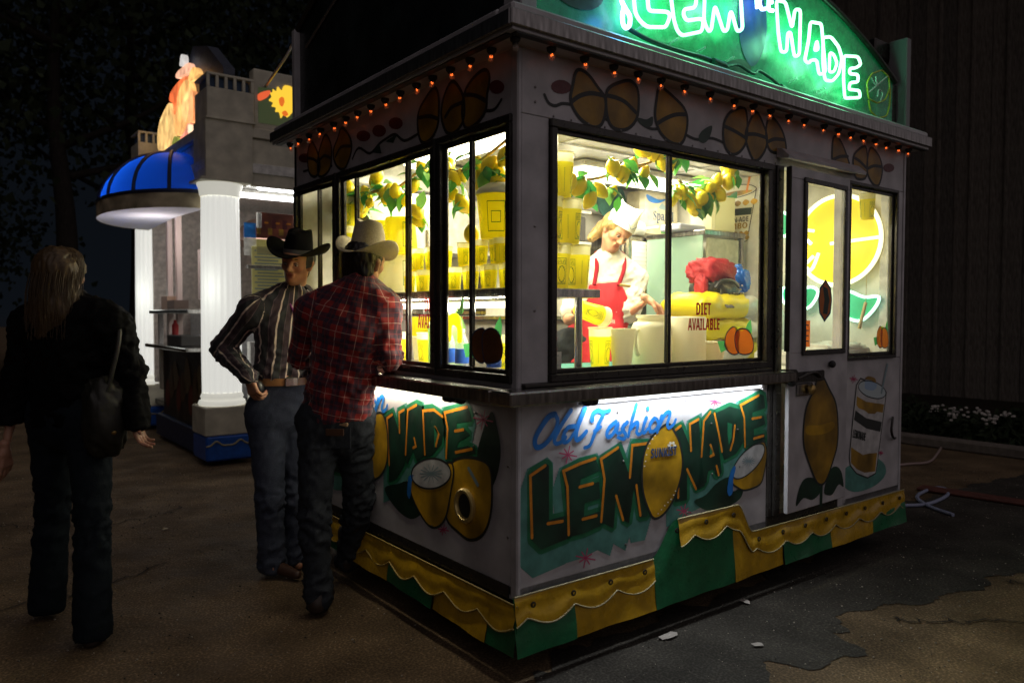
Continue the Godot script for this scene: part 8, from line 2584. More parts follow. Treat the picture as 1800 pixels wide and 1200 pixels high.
func leg_bones(J: Dictionary, grow: float, s: float, flare := 0.0) -> Array:
	var F: Vector3 = axes(J)[1]
	var o := [bn(J.hipR + Vector3(0, 0.06, 0), J.hipL + Vector3(0, 0.06, 0), 0.112 * s + grow, 0.112 * s + grow, F, 0.92, false, 0.05), bn(J.pelvis, J.pelvis.lerp(J.waist, 0.8), 0.155 * s + grow, 0.148 * s + grow, F, 0.72, false, 0.05)]
	for w in ["R", "L"]:
		o.append(bn(J["hip" + w], J["kn" + w], 0.096 * s + grow, 0.064 * s + grow, Vector3.ZERO, 1.0, false, 0.025))
		o.append(bn(J["kn" + w], J["an" + w] + Vector3(0, -0.03, 0), 0.062 * s + grow, 0.046 * s + grow + flare, Vector3.ZERO, 1.0, false, 0.025))
		o.append(bn(J["kn" + w].lerp(J["an" + w], 0.28) - F * 0.012, J["kn" + w].lerp(J["an" + w], 0.34) - F * 0.012, 0.058 * s + grow, 0.056 * s + grow, Vector3.ZERO, 1.0, false, 0.03))
	return o

func skin_body(person: Node3D, J: Dictionary, s: float, h: Transform3D, hs: float, hands: Array, tone: Color) -> void:
	var bones := torso_bones(J, -0.022, s, 0.0)
	bones += leg_bones(J, -0.016, s)
	for w in ["R", "L"]:
		bones += arm_bones(J, w, -0.012, s)
		bones.append(bn(J["an" + w], J["an" + w] + Vector3(0, -0.03, 0) + axes(J)[1] * 0.06, 0.035, 0.028))
	var parts := [nets(bones, 0.018, 0.03), nets(head_bones(h, hs, J.neck), 0.0044 * hs, 0.012)]
	for f in hands:
		parts.append(nets(f, 0.0046, 0.004))
	var sm := m("skin", Color(1, 1, 1), 0.5, 0.0, 0, 0.04)
	sm.vertex_color_use_as_albedo = true
	sm.subsurf_scatter_enabled = true
	sm.subsurf_scatter_strength = 0.12
	obj("body", net_mesh(parts, [], skin_tint(h, hs, tone)), sm, person)

func cloth_parts(called: String, person: Node3D, bones: Array, cell: float, cuts: Array, mt: Material, fold: float, sd: int, weight: Callable, uvb := []) -> void:
	var g := nets(bones, cell, 0.025, cuts)
	crease(g, fold, 6.0, sd, Vector3(1.3, 1.5, 1.1), weight)
	crease(g, fold * 0.45, 17.0, sd + 1, Vector3(1.2, 0.8, 1.0), weight)
	obj(called, net_mesh([g], uvb), mt, person)

func boots(person: Node3D, J: Dictionary, dirs: Array, mt: Material, s := 1.0) -> void:
	var k := 0
	for w in ["R", "L"]:
		var a: Vector3 = J["an" + w]
		var d: Vector3 = dirs[k]
		k += 1
		var low := a.y - 0.075 * s
		var heel := Vector3(a.x, a.y - 0.04 * s, a.z) - d * 0.03
		var toe := Vector3(a.x, maxf(0.028, a.y - 0.055 * s), a.z) + d * 0.19 * s
		var bones := [bn(a + Vector3(0, 0.12, 0), a, 0.052 * s, 0.048 * s), bn(a, heel, 0.046 * s, 0.043 * s), bn(a.lerp(heel, 0.6), toe, 0.046 * s, 0.026 * s, Vector3.ZERO, 1.0, false, 0.03), bn(heel + Vector3(0, -0.03, 0), heel + Vector3(0, -0.06, 0) , 0.034, 0.030)]
		obj("boot", net_mesh([nets(bones, 0.009, 0.02, [[Vector3(0, maxf(0.002, low), 0), Vector3.DOWN]])]), mt, person)

func belt(person: Node3D, c: Vector3, X: Vector3, F: Vector3, a: float, b: float, w: float, leather: Material, metal: Material) -> void:
	var st := S()
	st.set_smooth_group(0)
	for k in 40:
		var t0 := TAU * k / 40.0
		var t1 := TAU * (k + 1) / 40.0
		var p0 := c + X * sin(t0) * a + F * cos(t0) * b
		var p1 := c + X * sin(t1) * a + F * cos(t1) * b
		quad(st, p0 - Vector3.UP * w / 2.0, p1 - Vector3.UP * w / 2.0, p1 + Vector3.UP * w / 2.0, p0 + Vector3.UP * w / 2.0)
	var o := obj("belt", st, leather, person)
	var bk := S()
	box(bk, c + F * (b + 0.005), Vector3(0.075, 0.052, 0.010), 0.008, Basis(X, Vector3.UP, F))
	obj("buckle", bk, metal, o)

func people() -> void:
	var striped := {
		"pelvis": Vector3(0.045, 0.987, -0.010),
		"waist": Vector3(0.055, 1.191, 0.014),
		"chest": Vector3(0.079, 1.459, 0.021),
		"neck": Vector3(0.104, 1.650, 0.032),
		"head": Vector3(0.110, 1.831, 0.080),
		"shR": Vector3(-0.124, 1.558, -0.012),
		"shL": Vector3(0.320, 1.561, 0.025),
		"elR": Vector3(-0.223, 1.333, -0.231),
		"wrR": Vector3(-0.178, 1.177, 0.089),
		"elL": Vector3(0.429, 1.226, -0.015),
		"wrL": Vector3(0.212, 1.074, 0.140),
		"hipR": Vector3(-0.046, 0.893, -0.013),
		"hipL": Vector3(0.151, 0.875, -0.024),
		"knR": Vector3(-0.057, 0.456, 0.061),
		"anR": Vector3(-0.035, 0.095, 0.030),
		"knL": Vector3(0.124, 0.435, -0.001),
		"anL": Vector3(0.140, 0.058, -0.048),
	}
	var plaid := {
		"pelvis": Vector3(0.035, 0.968, 0.138),
		"waist": Vector3(0.041, 1.193, 0.196),
		"chest": Vector3(0.063, 1.455, 0.240),
		"neck": Vector3(0.124, 1.663, 0.265),
		"head": Vector3(0.161, 1.798, 0.237),
		"shL": Vector3(-0.068, 1.556, 0.071),
		"shR": Vector3(0.209, 1.570, 0.359),
		"elL": Vector3(-0.071, 1.317, -0.047),
		"wrL": Vector3(0.125, 1.233, -0.056),
		"elR": Vector3(0.204, 1.327, 0.391),
		"wrR": Vector3(0.327, 1.271, 0.224),
		"hipL": Vector3(-0.040, 0.925, 0.095),
		"hipR": Vector3(0.113, 0.921, 0.175),
		"knL": Vector3(-0.082, 0.525, 0.130),
		"anL": Vector3(-0.072, 0.104, 0.156),
		"knR": Vector3(0.201, 0.530, 0.070),
		"anR": Vector3(0.233, 0.182, -0.155),
	}
	var walker := {
		"pelvis": Vector3(0.035, 1.040, -0.055),
		"waist": Vector3(0.036, 1.216, -0.037),
		"chest": Vector3(0.042, 1.405, -0.014),
		"neck": Vector3(0.031, 1.551, -0.030),
		"head": Vector3(0.014, 1.715, -0.024),
		"shL": Vector3(-0.100, 1.484, -0.177),
		"shR": Vector3(0.186, 1.485, 0.131),
		"elL": Vector3(-0.160, 1.156, -0.260),
		"wrL": Vector3(-0.213, 0.894, -0.214),
		"elR": Vector3(0.253, 1.272, 0.153),
		"wrR": Vector3(0.261, 1.056, 0.270),
		"hipL": Vector3(-0.022, 0.990, -0.172),
		"hipR": Vector3(0.102, 1.002, 0.023),
		"knL": Vector3(-0.014, 0.576, -0.300),
		"anL": Vector3(-0.038, 0.102, -0.374),
		"knR": Vector3(0.102, 0.611, 0.091),
		"anR": Vector3(0.092, 0.067, 0.106),
	}
	var seller := {
		"pelvis": Vector3(0.036, 0.734, 0.000),
		"waist": Vector3(0.069, 0.967, -0.000),
		"chest": Vector3(0.147, 1.220, -0.000),
		"neck": Vector3(0.160, 1.491, 0.030),
		"head": Vector3(0.139, 1.652, 0.100),
		"shR": Vector3(0.069, 1.404, -0.120),
		"shL": Vector3(0.327, 1.367, 0.100),
		"elR": Vector3(-0.204, 1.105, 0.050),
		"wrR": Vector3(-0.332, 1.139, 0.290),
		"elL": Vector3(0.225, 1.140, 0.130),
		"wrL": Vector3(0.171, 1.226, 0.350),
		"hipR": Vector3(-0.110, 0.880, -0.070),
		"hipL": Vector3(0.080, 0.880, 0.050),
		"knR": Vector3(-0.120, 0.450, -0.050),
		"knL": Vector3(0.080, 0.450, 0.070),
		"anR": Vector3(-0.120, 0.090, -0.080),
		"anL": Vector3(0.080, 0.090, 0.030),
	}
	var denim := m("denim_blue", Color(0.085, 0.10, 0.14), 0.85, 0.0, 3, 0.08)
	var denim_dark := m("denim_dark", Color(0.045, 0.052, 0.062), 0.85, 0.0, 3, 0.08)
	var brown := m("brown_leather", Color(0.085, 0.038, 0.018), 0.5, 0.0, 1)
	var dark_hair := m("dark_hair", Color(0.014, 0.009, 0.006), 0.5, 0.0, 2)
	var tone := Color(0.42, 0.205, 0.115)
	black_hat_man(striped, denim, brown, dark_hair, tone)
	plaid_man(plaid, denim_dark, brown, dark_hair, tone)
	walking_woman(walker)
	seller_woman(seller)
	dup(walker_root, Vector3(-4.10, 0, -3.25), 0.3, "person in dark clothes at the far left edge, mostly cut off by the frame")
	dup(walker_root, Vector3(-3.85, 0, -9.2), 0.9, "small dark person far off between the fair hair and the far column")

var walker_root: Node3D

func black_hat_man(J: Dictionary, denim: Material, brown: Material, hair: Material, tone: Color) -> void:
	var t := thing("person", "person in a black hat, dark striped shirt and jeans standing by the side windows", "person", Vector3(-0.30, 0, -1.93))
	var X: Vector3 = axes(J)[0]
	var F: Vector3 = axes(J)[1]
	var cam_dir := Vector3(-1.62, 0, 4.39).normalized()
	var side_dir := Vector3(0.79, 0, 0.61)
	var h := look(J.head, cam_dir * 0.86 - side_dir * 0.40 + Vector3(0, -0.14, 0), Vector3(0.12, 1, 0.07))
	var wr: Vector3 = J.wrR
	var hand := frame_to(wr, Vector3(0.25, -0.95, 0.10), Vector3(-0.85, -0.1, 0.35))
	skin_body(t, J, 1.04, h, 1.04, [hand_bones(hand, 1.06, [0.75, 0.8, 0.85, 0.9], true, 0.3)], tone)
	face_pieces(t, h, 1.04, Color(0.03, 0.018, 0.012), hair)
	var hb := [bn(h * Vector3(0, 0.030, -0.045), h * Vector3(0, 0.030, -0.005), 0.088, 0.082), bn(h * Vector3(-0.078, -0.0, 0.0), h * Vector3(-0.078, 0.04, -0.01), 0.016), bn(h * Vector3(0.078, 0.0, 0.0), h * Vector3(0.078, 0.04, -0.01), 0.016), bn(h * Vector3(0, -0.04, -0.075), h * Vector3(0, -0.06, -0.07), 0.045)]
	obj("hair", net_mesh([nets(hb, 0.008, 0.02, [[h * Vector3(0, 0, 0.035), h.basis.z]])]), hair, t)
	cowboy_hat(t, Transform3D(h.basis * Basis(Vector3.RIGHT, -0.04), h * Vector3(0, 0.056, -0.010)), m("black_felt", Color(0.010, 0.009, 0.009), 0.9, 0.0, 3), m("grey_band", Color(0.10, 0.09, 0.08), 0.5), 0.108, 0.078, 0.138, 0.022)
	# shirt tucked in at the belt, sleeve puffed over the bent arm
	var bones := torso_bones(J, 0.010, 1.04, 0.80)
	bones += arm_bones(J, "R", 0.014, 1.04) + arm_bones(J, "L", 0.014, 1.04)
	var uvb := [[J.pelvis, J.neck, 0.16, F, 0.0], [J.shR, J.elR, 0.07, F, 0.3], [J.elR, J.wrR, 0.06, F, 0.5], [J.shL, J.elL, 0.07, F, 0.3], [J.elL, J.wrL, 0.06, F, 0.5]]
	var near_joint := func(p: Vector3) -> float: return 0.6 + 1.2 * exp(-pow(p.distance_to(J.elR) / 0.12, 2.0)) + 1.0 * exp(-pow((p.y - J.waist.y) / 0.10, 2.0))
	cloth_parts("shirt", t, bones, 0.011, [[J.waist - Vector3(0, 0.035, 0), Vector3.DOWN]], woven("striped_cloth", 1), 0.012, 3, near_joint, uvb)
	# dark collar and yoke front
	var col := S()
	var nk: Vector3 = J.neck
	var ring := PackedVector3Array()
	for k in 17:
		var a := -2.5 + 5.0 * k / 16.0 + PI
		ring.append(nk + Vector3(0, 0.030 - 0.035 * maxf(0.0, -cos(a)), 0) + X * sin(a) * 0.074 + F * (-cos(a) * -0.0 + cos(a) * 0.066))
	tube(col, ring, 0.022, 8)
	obj("collar", col, m("black_cloth", Color(0.014, 0.013, 0.014), 0.85), t)
	# bright cord round the neck, teal panel at the front opening
	var cord := S()
	var fr: Vector3 = J.chest + F * 0.135
	tube(cord, smooth3(PackedVector3Array([nk + X * -0.07 + F * 0.02, nk + X * -0.045 + F * 0.095 + Vector3(0, -0.06, 0), fr + X * 0.02 + Vector3(0, 0.03, 0), nk + X * 0.075 + F * 0.085 + Vector3(0, -0.06, 0), nk + X * 0.08 + F * 0.02])), 0.0055, 6)
	obj("neck_cord", cord, m("bright_cord", Color(0.30, 0.06, 0.25), 0.6, 0.0, 3), t)
	cloth_parts("jeans", t, leg_bones(J, 0.008, 1.04, 0.022), 0.013, [[J.waist - Vector3(0, 0.03, 0), Vector3.UP], [Vector3(0, 0.032, 0), Vector3.DOWN]], denim, 0.010, 8, func(p: Vector3) -> float: return 0.6 + 1.2 * exp(-pow((p.y - 0.45) / 0.12, 2.0)) + 1.2 * exp(-pow((p.y - 0.10) / 0.10, 2.0)))
	belt(t, J.waist - Vector3(0, 0.045, 0) + Vector3(0, 0, 0), X, F, 0.176, 0.130, 0.042, m("tan_leather", Color(0.36, 0.16, 0.05), 0.45, 0.0, 1), P.steel)
	boots(t, J, [(side_dir * 0.8 + cam_dir * 0.5).normalized(), (side_dir * 0.9 + cam_dir * 0.2).normalized()], m("dark_brown_leather", Color(0.055, 0.024, 0.012), 0.5))
	# the dark flask in his hand
	var fl := thing("wallet", "small black pouch held in the hand of the person in the black hat", "pouch", t.position + hand * Vector3(0.075, -0.035, 0.0))
	var fs := S()
	ball(fs, Vector3.ZERO, Vector3(0.036, 0.05, 0.03), 14, 9)
	obj("pouch_body", fs, m("black_pouch", Color(0.012, 0.012, 0.012), 0.35), fl)

func plaid_man(J: Dictionary, denim: Material, brown: Material, hair: Material, tone: Color) -> void:
	var t := thing("person", "person seen from behind in a straw hat and red plaid shirt at the side window", "person", Vector3(-0.28, 0, -1.35))
	var X: Vector3 = axes(J)[0]
	var F: Vector3 = axes(J)[1]
	var h := look(J.head, F * 0.9 + Vector3(0.45, -0.10, 0.1), Vector3(0.13, 1, 0.08))
	var hr := frame_to(J.wrR, Vector3(0.5, -0.1, -0.6), Vector3(0, 1, 0))
	var hl := frame_to(J.wrL, Vector3(0.7, 0.0, -0.4), Vector3(0, 1, 0))
	skin_body(t, J, 1.0, h, 1.03, [hand_bones(hr, 1.0, [0.5, 0.5, 0.55, 0.6], false), hand_bones(hl, 1.0, [0.5, 0.5, 0.55, 0.6], true)], tone)
	var hb := [bn(h * Vector3(0, 0.028, -0.045), h * Vector3(0, 0.030, 0.01), 0.089, 0.083), bn(h * Vector3(-0.045, -0.055, -0.055), h * Vector3(0.045, -0.055, -0.055), 0.042), bn(h * Vector3(-0.03, -0.095, -0.060), h * Vector3(0.03, -0.095, -0.060), 0.026)]
	var hg := nets(hb, 0.007, 0.03, [[h * Vector3(0, 0, 0.03), h.basis.z]])
	crease(hg, 0.006, 40.0, 4, Vector3(1, 0.25, 1), func(_p: Vector3) -> float: return 1.0)
	obj("hair", net_mesh([hg]), hair, t)
	cowboy_hat(t, Transform3D(h.basis * Basis(Vector3.RIGHT, -0.02), h * Vector3(0, 0.048, -0.006)), m("straw_felt", Color(0.66, 0.57, 0.39), 0.85, 0.0, 3, 0.03), m("brown_band", Color(0.055, 0.025, 0.016), 0.5), 0.080, 0.074, 0.162, 0.036)
	var bones := torso_bones(J, 0.014, 1.0, 0.10)
	bones.append(bn(J.pelvis + Vector3(0, 0.03, 0), J.pelvis.lerp(J.waist, 0.5), 0.172, 0.166, F, 0.74))
	bones += arm_bones(J, "R", 0.015, 1.0) + arm_bones(J, "L", 0.015, 1.0)
	var B := -F
	var uvb := [[J.pelvis, J.neck, 0.165, B, 0.0], [J.shR, J.elR, 0.07, B, 0.3], [J.elR, J.wrR, 0.06, B, 0.5], [J.shL, J.elL, 0.07, B, 0.3], [J.elL, J.wrL, 0.06, B, 0.5]]
	cloth_parts("shirt", t, bones, 0.011, [[J.pelvis + Vector3(0, 0.02, 0), Vector3(0.10, -1, 0.05).normalized()]], woven("plaid_cloth", 0), 0.012, 13, func(p: Vector3) -> float: return 0.7 + 1.0 * exp(-pow(p.distance_to(J.elR) / 0.12, 2.0)) + 0.8 * exp(-pow((p.y - J.waist.y) / 0.12, 2.0)), uvb)
	var col := S()
	var ring := PackedVector3Array()
	for k in 13:
		var a := TAU * k / 12.0
		ring.append(J.neck + Vector3(0, 0.030, 0) + X * sin(a) * 0.066 + F * cos(a) * 0.062)
	tube(col, ring, 0.020, 8)
	obj("collar", col, m("collar_red", Color(0.12, 0.012, 0.014), 0.85, 0.0, 3), t)
	cloth_parts("jeans", t, leg_bones(J, 0.008, 1.0, 0.012), 0.012, [[J.waist, Vector3.UP], [Vector3(0, 0.04, 0), Vector3.DOWN]], denim, 0.012, 18, func(p: Vector3) -> float: return 0.6 + 1.4 * exp(-pow((p.y - 0.48) / 0.14, 2.0)) + 1.2 * exp(-pow((p.y - 0.12) / 0.10, 2.0)) + 0.6 * exp(-pow((p.y - 0.85) / 0.08, 2.0)))
	var pk := S()
	var pc: Vector3 = J.hipR + B * 0.128 + X * 0.02 + Vector3(0, 0.0, 0)
	box(pk, pc, Vector3(0.115, 0.125, 0.006), 0.003, Basis(X, Vector3.UP, F))
	obj("back_pocket", pk, denim, t)
	var lb := S()
	box(lb, J.pelvis + B * 0.140 + X * -0.05 + Vector3(0, -0.022, 0), Vector3(0.095, 0.035, 0.006), 0.002, Basis(X, Vector3.UP, F))
	obj("leather_patch", lb, brown, t)
	var wl := thing("wallet", "worn tan wallet sticking out of the back pocket of the plaid customer", "wallet", t.position + pc + B * 0.012 + Vector3(0, 0.066, 0))
	var ws := S()
	box(ws, Vector3.ZERO, Vector3(0.095, 0.022, 0.016), 0.005, Basis(X, Vector3.UP, F) * Basis(Vector3.BACK, 0.12))
	obj("wallet_body", ws, m("tan_wallet", Color(0.42, 0.26, 0.13), 0.55, 0.0, 1), wl)
	boots(t, J, [Vector3(0.75, 0, -0.66), Vector3(0.66, 0, -0.75)], m("dark_boot", Color(0.025, 0.015, 0.010), 0.5))

func walking_woman(J: Dictionary) -> void:
	var t := thing("person", "person with long fair hair and a black jacket walking away at the left", "person", Vector3(-1.42, 0, -1.62))
	walker_root = t
	var X: Vector3 = axes(J)[0]
	var F: Vector3 = axes(J)[1]
	var h := look(J.head, F + Vector3(0, -0.05, 0))
	skin_body(t, J, 0.98, h, 0.98, [hand_bones(frame_to(J.wrL, Vector3(0.05, -1, -0.1), -X), 0.92, [0.35, 0.35, 0.4, 0.45], true), hand_bones(frame_to(J.wrR, Vector3(0.1, -0.9, 0.2), X), 0.92, [0.5, 0.5, 0.55, 0.6], false)], Color(0.40, 0.21, 0.13))
	var hb := [bn(h * Vector3(0, 0.032, -0.035), h * Vector3(0, 0.036, 0.015), 0.096, 0.088), bn(h * Vector3(0, 0.0, -0.045), h * Vector3(0, -0.16, -0.065), 0.098, 0.092, h.basis.z, 0.75), bn(h * Vector3(-0.055, -0.10, -0.04), h * Vector3(-0.075, -0.245, -0.055), 0.052, 0.036), bn(h * Vector3(0.055, -0.10, -0.04), h * Vector3(0.085, -0.26, -0.055), 0.052, 0.030), bn(h * Vector3(0, -0.16, -0.075), h * Vector3(0.01, -0.27, -0.085), 0.075, 0.045, h.basis.z, 0.6)]
	var hg := nets(hb, 0.009, 0.03, [[h * Vector3(0, 0, 0.045), h.basis.z]])
	crease(hg, 0.007, 26.0, 9, Vector3(1, 0.10, 1), func(_p: Vector3) -> float: return 1.0)
	crease(hg, 0.005, 60.0, 10, Vector3(1, 0.10, 1), func(_p: Vector3) -> float: return 1.0)
	var fair := m("fair_hair", Color(0.10, 0.056, 0.016), 0.6, 0.0, 2)
	obj("hair", net_mesh([hg]), fair, t)
	var strands := S()
	for k in 150:
		var a := rng.randf_range(-1.9, 1.9) + PI
		var q := Vector3(sin(a) * 0.088, 0.075, cos(a) * 0.085 - 0.01)
		var sw := rng.randf_range(0.92, 1.16)
		var e := Vector3(q.x * 1.15 * sw, rng.randf_range(-0.31, -0.20), q.z * 0.9 * sw - 0.045)
		tube(strands, smooth3(PackedVector3Array([h * Vector3(q.x * 0.5, 0.125, q.z * 0.5), h * (q * Vector3(1.12, 1, 1.12)), h * (Vector3(q.x * 1.22, -0.09, q.z * 1.1 - 0.03) * Vector3(sw, 1, sw)), h * (e + Vector3(rng.randfn() * 0.012, 0, rng.randfn() * 0.012))]), false, 4), 0.0022, 4, false, 0.0008)
	obj("hair_strands", strands, fair, t)
	var leather := m("black_leather", Color(0.007, 0.007, 0.007), 0.85, 0.0, 4, 0.12)
	var bones := torso_bones(J, 0.026, 0.98, -0.1) + arm_bones(J, "R", 0.024, 0.98, 1.35) + arm_bones(J, "L", 0.024, 0.98, 1.3)
	cloth_parts("jacket", t, bones, 0.013, [[J.pelvis - Vector3(0, 0.03, 0), Vector3.DOWN]], leather, 0.016, 23, func(p: Vector3) -> float: return 0.7 + 0.9 * exp(-pow(p.distance_to(J.elR) / 0.15, 2.0)))
	cloth_parts("jeans", t, leg_bones(J, 0.010, 0.98, 0.030), 0.013, [[J.waist, Vector3.UP], [Vector3(0, 0.03, 0), Vector3.DOWN]], m("denim_night", Color(0.014, 0.020, 0.026), 0.85, 0.0, 3, 0.08), 0.010, 28, func(p: Vector3) -> float: return 0.6 + 1.0 * exp(-pow((p.y - 0.55) / 0.14, 2.0)))
	boots(t, J, [Vector3(0.35, 0, -0.94), Vector3(0.3, 0, -0.95)], m("dark_boot", Color(0.02, 0.015, 0.012), 0.45), 0.86)
	var bag := thing("shoulder_bag", "olive leather shoulder bag at the right hip of the walking person", "bag", t.position + J.hipR + X * -0.13 + F * -0.06 + Vector3(0, 0.06, 0))
	var bs := S()
	heap(bs, Vector3(0, 0, 0), Vector3(0.085, 0.17, 0.10), 41, 0.2, 1.4)
	obj("bag_body", bs, m("olive_leather", Color(0.03, 0.028, 0.015), 0.6, 0.0, 4, 0.15), bag)
	var sp := S()
	tube(sp, smooth3(PackedVector3Array([Vector3(0, 0.12, -0.06), Vector3(0.05, 0.35, -0.05), Vector3(0.06, 0.48, 0.0), Vector3(0.05, 0.35, 0.08), Vector3(0, 0.12, 0.08)])), 0.011, 8)
	obj("strap", sp, m("olive_leather", Color(0.045, 0.042, 0.022)), bag)
	var ck := S()
	ball(ck, Vector3(0.02, -0.06, 0.105), Vector3(0.014, 0.014, 0.008), 10, 6)
	obj("clasp", ck, m("brass", Color(0.45, 0.30, 0.10)), bag)

func apron_cloth() -> StandardMaterial3D:
	var w := 256
	var im := Image.create(w, w, false, Image.FORMAT_RGB8)
	var red := Color(0.47, 0.012, 0.022)
	im.fill(red.linear_to_srgb())
	var pale_c := Color(0.72, 0.55, 0.42).linear_to_srgb()
	# rows of a tiny type face, three dots wide and five high
	var face := {"C": [7, 4, 4, 4, 7], "O": [7, 5, 5, 5, 7], "N": [5, 7, 7, 7, 5], "F": [7, 4, 6, 4, 4], "E": [7, 4, 6, 4, 7], "T": [7, 2, 2, 2, 2], "I": [2, 2, 2, 2, 2], "R": [6, 5, 6, 5, 5], "Y": [5, 5, 2, 2, 2], "S": [7, 4, 7, 1, 7], "U": [5, 5, 5, 5, 7]}
	for line in [["SUNNY", 122, 116, 2, 0.02], ["CONFECTIONERY", 92, 137, 2, 0.10]]:
		var x0: int = line[1]
		for ch in line[0]:
			var rows: Array = face[ch]
			for r in 5:
				for c in 3:
					if int(rows[r]) & (4 >> c):
						im.fill_rect(Rect2i(x0 + c * line[3], int(line[2] + r * line[3] * 1.3 + (x0 - 92) * line[4]), line[3], line[3] + 1), pale_c)
			x0 += line[3] * 4
	for k in 90:   # the ribbon that carries the words
		im.fill_rect(Rect2i(104 + k / 2 * 2, int(112 + k * 0.02), 2, 1), pale_c if k < 66 else red.linear_to_srgb())
		im.fill_rect(Rect2i(88 + k * 1, int(133 + k * 0.12), 2, 1), pale_c)
		im.fill_rect(Rect2i(88 + k * 1, int(153 + k * 0.10), 2, 1), pale_c)
	for q in [[92, 118], [176, 122], [168, 160], [110, 162]]:
		im.fill_rect(Rect2i(q[0] - 3, q[1], 7, 2), pale_c)
		im.fill_rect(Rect2i(q[0] - 1, q[1] - 3, 2, 7), pale_c)
	var s := StandardMaterial3D.new()
	s.resource_name = "apron_cloth"
	s.albedo_texture = ImageTexture.create_from_image(im)
	s.roughness = 0.8
	s.uv1_scale = Vector3(2.2, -2.2, 1)
	s.uv1_offset = Vector3(0.5, 0.41, 0)
	return s

func seller_woman(J: Dictionary) -> void:
	var root := Vector3(1.38, 0.40, -1.05)
	var t := thing("person", "person in a white paper cap and red apron pouring a drink behind the counter", "person", root)
	var X: Vector3 = axes(J)[0]
	var F: Vector3 = axes(J)[1]
	var h := look(J.head, Vector3(-0.20, -0.58, 0.86), Vector3(0.34, 1, 0.22))
	var hl := frame_to(J.wrL, Vector3(0.62, -0.55, 0.45), Vector3(0.4, 0.85, 0.2))
	var hr := frame_to(J.wrR + Vector3(0.0, 0.02, 0.0), Vector3(0.80, 0.10, 0.50), Vector3(-0.2, 0.95, 0.3))
	skin_body(t, J, 0.92, h, 0.98, [hand_bones(hl, 0.95, [0.55, 0.65, 0.75, 0.85], true, 0.6), hand_bones(hr, 0.95, [0.5, 0.5, 0.55, 0.55], false, 0.8)], Color(0.52, 0.27, 0.165))
	var fm := nets([bn(J.elL, J.wrL, 0.046, 0.029), bn(J.elL, J.elL.lerp(J.wrL, 0.35), 0.05, 0.05)], 0.009, 0.02)
	var bl := m("blond_hair", Color(0.55, 0.36, 0.13), 0.45, 0.0, 2)
	face_pieces(t, h, 0.98, Color(0.05, 0.08, 0.12), m("fair_brow", Color(0.18, 0.10, 0.05), 0.6))
	var hb := [bn(h * Vector3(0, 0.036, -0.045), h * Vector3(0, 0.042, 0.005), 0.086, 0.080), bn(h * Vector3(-0.072, 0.035, 0.01), h * Vector3(-0.070, 0.0, -0.025), 0.026, 0.024), bn(h * Vector3(0.072, 0.035, 0.015), h * Vector3(0.070, 0.0, -0.02), 0.026, 0.022), bn(h * Vector3(-0.03, -0.03, -0.09), h * Vector3(-0.055, -0.12, -0.09), 0.045, 0.028), bn(h * Vector3(0.05, -0.02, -0.07), h * Vector3(0.075, -0.16, -0.04), 0.030, 0.014)]
	var hg := nets(hb, 0.006, 0.02, [[h * Vector3(0, 0.02, 0.055), (h.basis.z + h.basis.y * 0.1).normalized()]])
	crease(hg, 0.006, 45.0, 9, Vector3(1, 0.3, 1), func(_p: Vector3) -> float: return 1.0)
	obj("hair", net_mesh([hg]), bl, t)
	# paper cap: two leaves that meet in a ridge, blue line along the turn-up
	var capm := m("paper_cap", Color(0.82, 0.81, 0.78), 0.6)
	var hc := Transform3D(h.basis * Basis(Vector3.RIGHT, -0.16), h * Vector3(0, 0.050, -0.006))
	var cap := S()
	cap.set_smooth_group(0)
	var cp := func(u: float, th: float) -> Vector3:
		var bx := sin(th) * 0.090
		var bz := cos(th) * 0.112
		var top := Vector3(bx * 0.10, 0.132 + 0.020 * pow(absf(cos(th)), 3.0), bz * 1.04)
		var b := Vector3(bx, -0.004, bz)
		var v := b.lerp(top, u)
		v.x += sin(th) * 0.022 * sin(u * PI)
		return v
	for k in 36:
		for i in 6:
			quad(cap, hc * (cp.call(i / 6.0, TAU * k / 36.0) as Vector3), hc * (cp.call(i / 6.0, TAU * (k + 1) / 36.0) as Vector3), hc * (cp.call((i + 1) / 6.0, TAU * (k + 1) / 36.0) as Vector3), hc * (cp.call((i + 1) / 6.0, TAU * k / 36.0) as Vector3))
	var co := obj("paper_cap", cap, capm, t)
	for sg in [1.0, -1.0]:
		var ln := PackedVector3Array()
		for k in 15:
			var th: float = sg * (0.04 + 2.9 * k / 14.0)
			ln.append(hc * ((cp.call(0.12 + 0.62 * pow(k / 14.0, 0.7), th) as Vector3) * 1.012))
		var ls := S()
		tube(ls, ln, 0.0018, 5)
		obj("cap_line", ls, P.navy, co)
	# white shirt with short sleeves, collar
	var white_cloth := m("white_cloth", Color(0.76, 0.75, 0.68), 0.85, 0.0, 1, 0.05)
	var bones := torso_bones(J, 0.012, 0.92, -0.2)
	bones.append(bn(J.shR, J.elR.lerp(J.shR, 0.15), 0.072, 0.066))
	bones.append(bn(J.shL, J.elL.lerp(J.shL, 0.10), 0.072, 0.072))
	cloth_parts("shirt", t, bones, 0.010, [], white_cloth, 0.012, 33, func(p: Vector3) -> float: return 0.7 + 0.8 * exp(-pow(p.distance_to(J.elL) / 0.15, 2.0)))
	var col := S()
	var ring := PackedVector3Array()
	for k in 13:
		var a := TAU * k / 12.0
		ring.append(J.neck + Vector3(0, 0.012, 0) + X * sin(a) * 0.064 + F * cos(a) * 0.060)
	tube(col, ring, 0.016, 8)
	obj("collar", col, white_cloth, t)
	# red apron over it
	var ab := torso_bones(J, 0.026, 0.92, -0.6)
	ab.append(bn(J.pelvis + Vector3(-0.10, -0.35, 0.04), J.waist, 0.25, 0.19, F, 0.8))
	var mid: Vector3 = J.chest
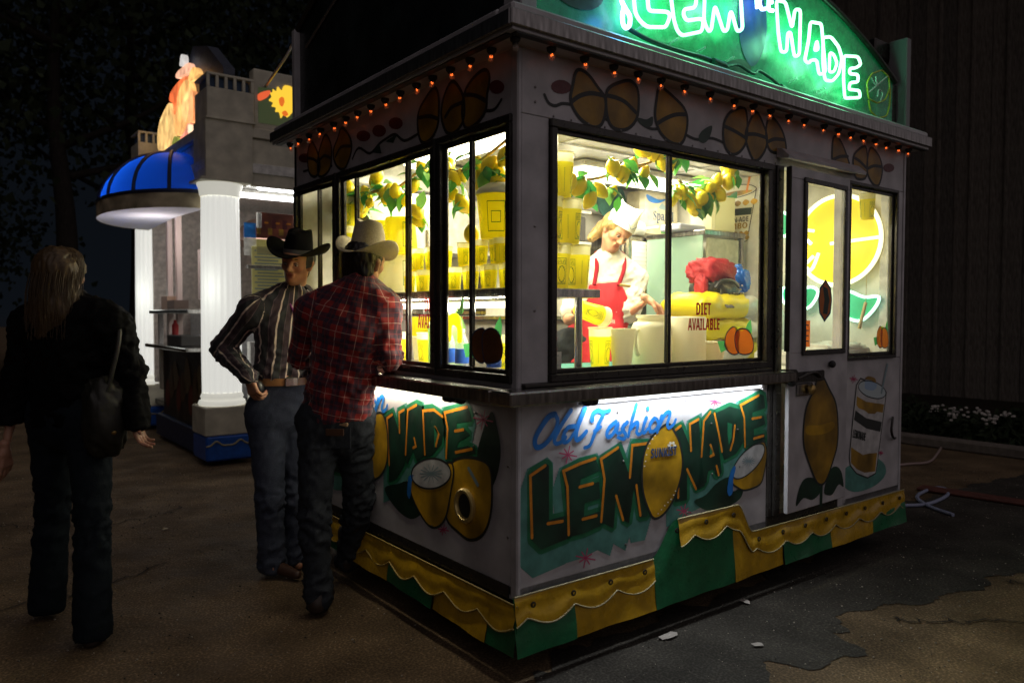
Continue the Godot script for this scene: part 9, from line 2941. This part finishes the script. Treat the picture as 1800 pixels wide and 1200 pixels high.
	var g := nets(ab, 0.010, 0.03, [[J.chest + Vector3(0, 0.115, 0) + F * 0.1, Vector3(0, 1, -0.15).normalized()], [J.chest - F * 0.45, -F], [J.chest + X * 0.17, (X - Vector3(0, -0.7, 0)).normalized()], [J.chest - X * 0.17, (-X + Vector3(0, 0.7, 0)).normalized()]])
	crease(g, 0.010, 6.0, 37, Vector3(1.6, 0.6, 1.6), func(p: Vector3) -> float: return 1.0 if p.y < J.waist.y else 0.4)
	obj("apron", net_mesh([g], [[J.pelvis, J.neck, 0.16, F, 0.0]]), apron_cloth(), t)
	for sg in [-1.0, 1.0]:
		var st := S()
		var p0: Vector3 = J.chest + Vector3(0, 0.10, 0) + F * 0.130 + X * 0.075 * sg
		var p1: Vector3 = J.neck + F * 0.075 + X * 0.085 * sg + Vector3(0, -0.06, 0)
		var p2: Vector3 = J.neck - F * 0.02 + X * 0.085 * sg + Vector3(0, 0.035, 0)
		tube(st, smooth3(PackedVector3Array([p0, p1, p2, J.neck - F * 0.075 + X * 0.02 * sg + Vector3(0, 0.04, 0)])), 0.013, 8)
		obj("apron_strap", st, m("red_strap", Color(0.22, 0.010, 0.018), 0.8), t)
	var bd := S()
	box(bd, J.chest + Vector3(0, 0.10, 0) + F * 0.150 + X * 0.115, Vector3(0.07, 0.018, 0.006), 0.003, Basis(X, Vector3.UP, F) * Basis(Vector3.BACK, -0.1))
	obj("name_badge", bd, m("brass", Color(0.45, 0.30, 0.10)), t)
	cloth_parts("trousers", t, leg_bones(J, 0.010, 0.92, 0.01), 0.016, [[Vector3(0, 0.04, 0), Vector3.DOWN]], m("denim_dark", Color(0.02, 0.028, 0.038)), 0.006, 38, func(_p: Vector3) -> float: return 1.0)
	boots(t, J, [F, F], m("dark_boot", Color(0.02, 0.015, 0.012)), 0.86)
	# the cup she tips and the drink running from it
	var c := cup("yellow printed cup tipped in the hand of the person in the red apron", Vector3(0.98, 1.578, -0.70), 0.0, 1.0)
	c.basis = Basis(Vector3(0.0, 0, 1), deg_to_rad(-101)) * Basis(Vector3.UP, 1.2)
	c.position = Vector3(0.945, 1.57, -0.66)
	c.basis = Basis(Vector3(0, 0, 1), deg_to_rad(-104)) * Basis(Vector3(0, 1, 0), 0.9)
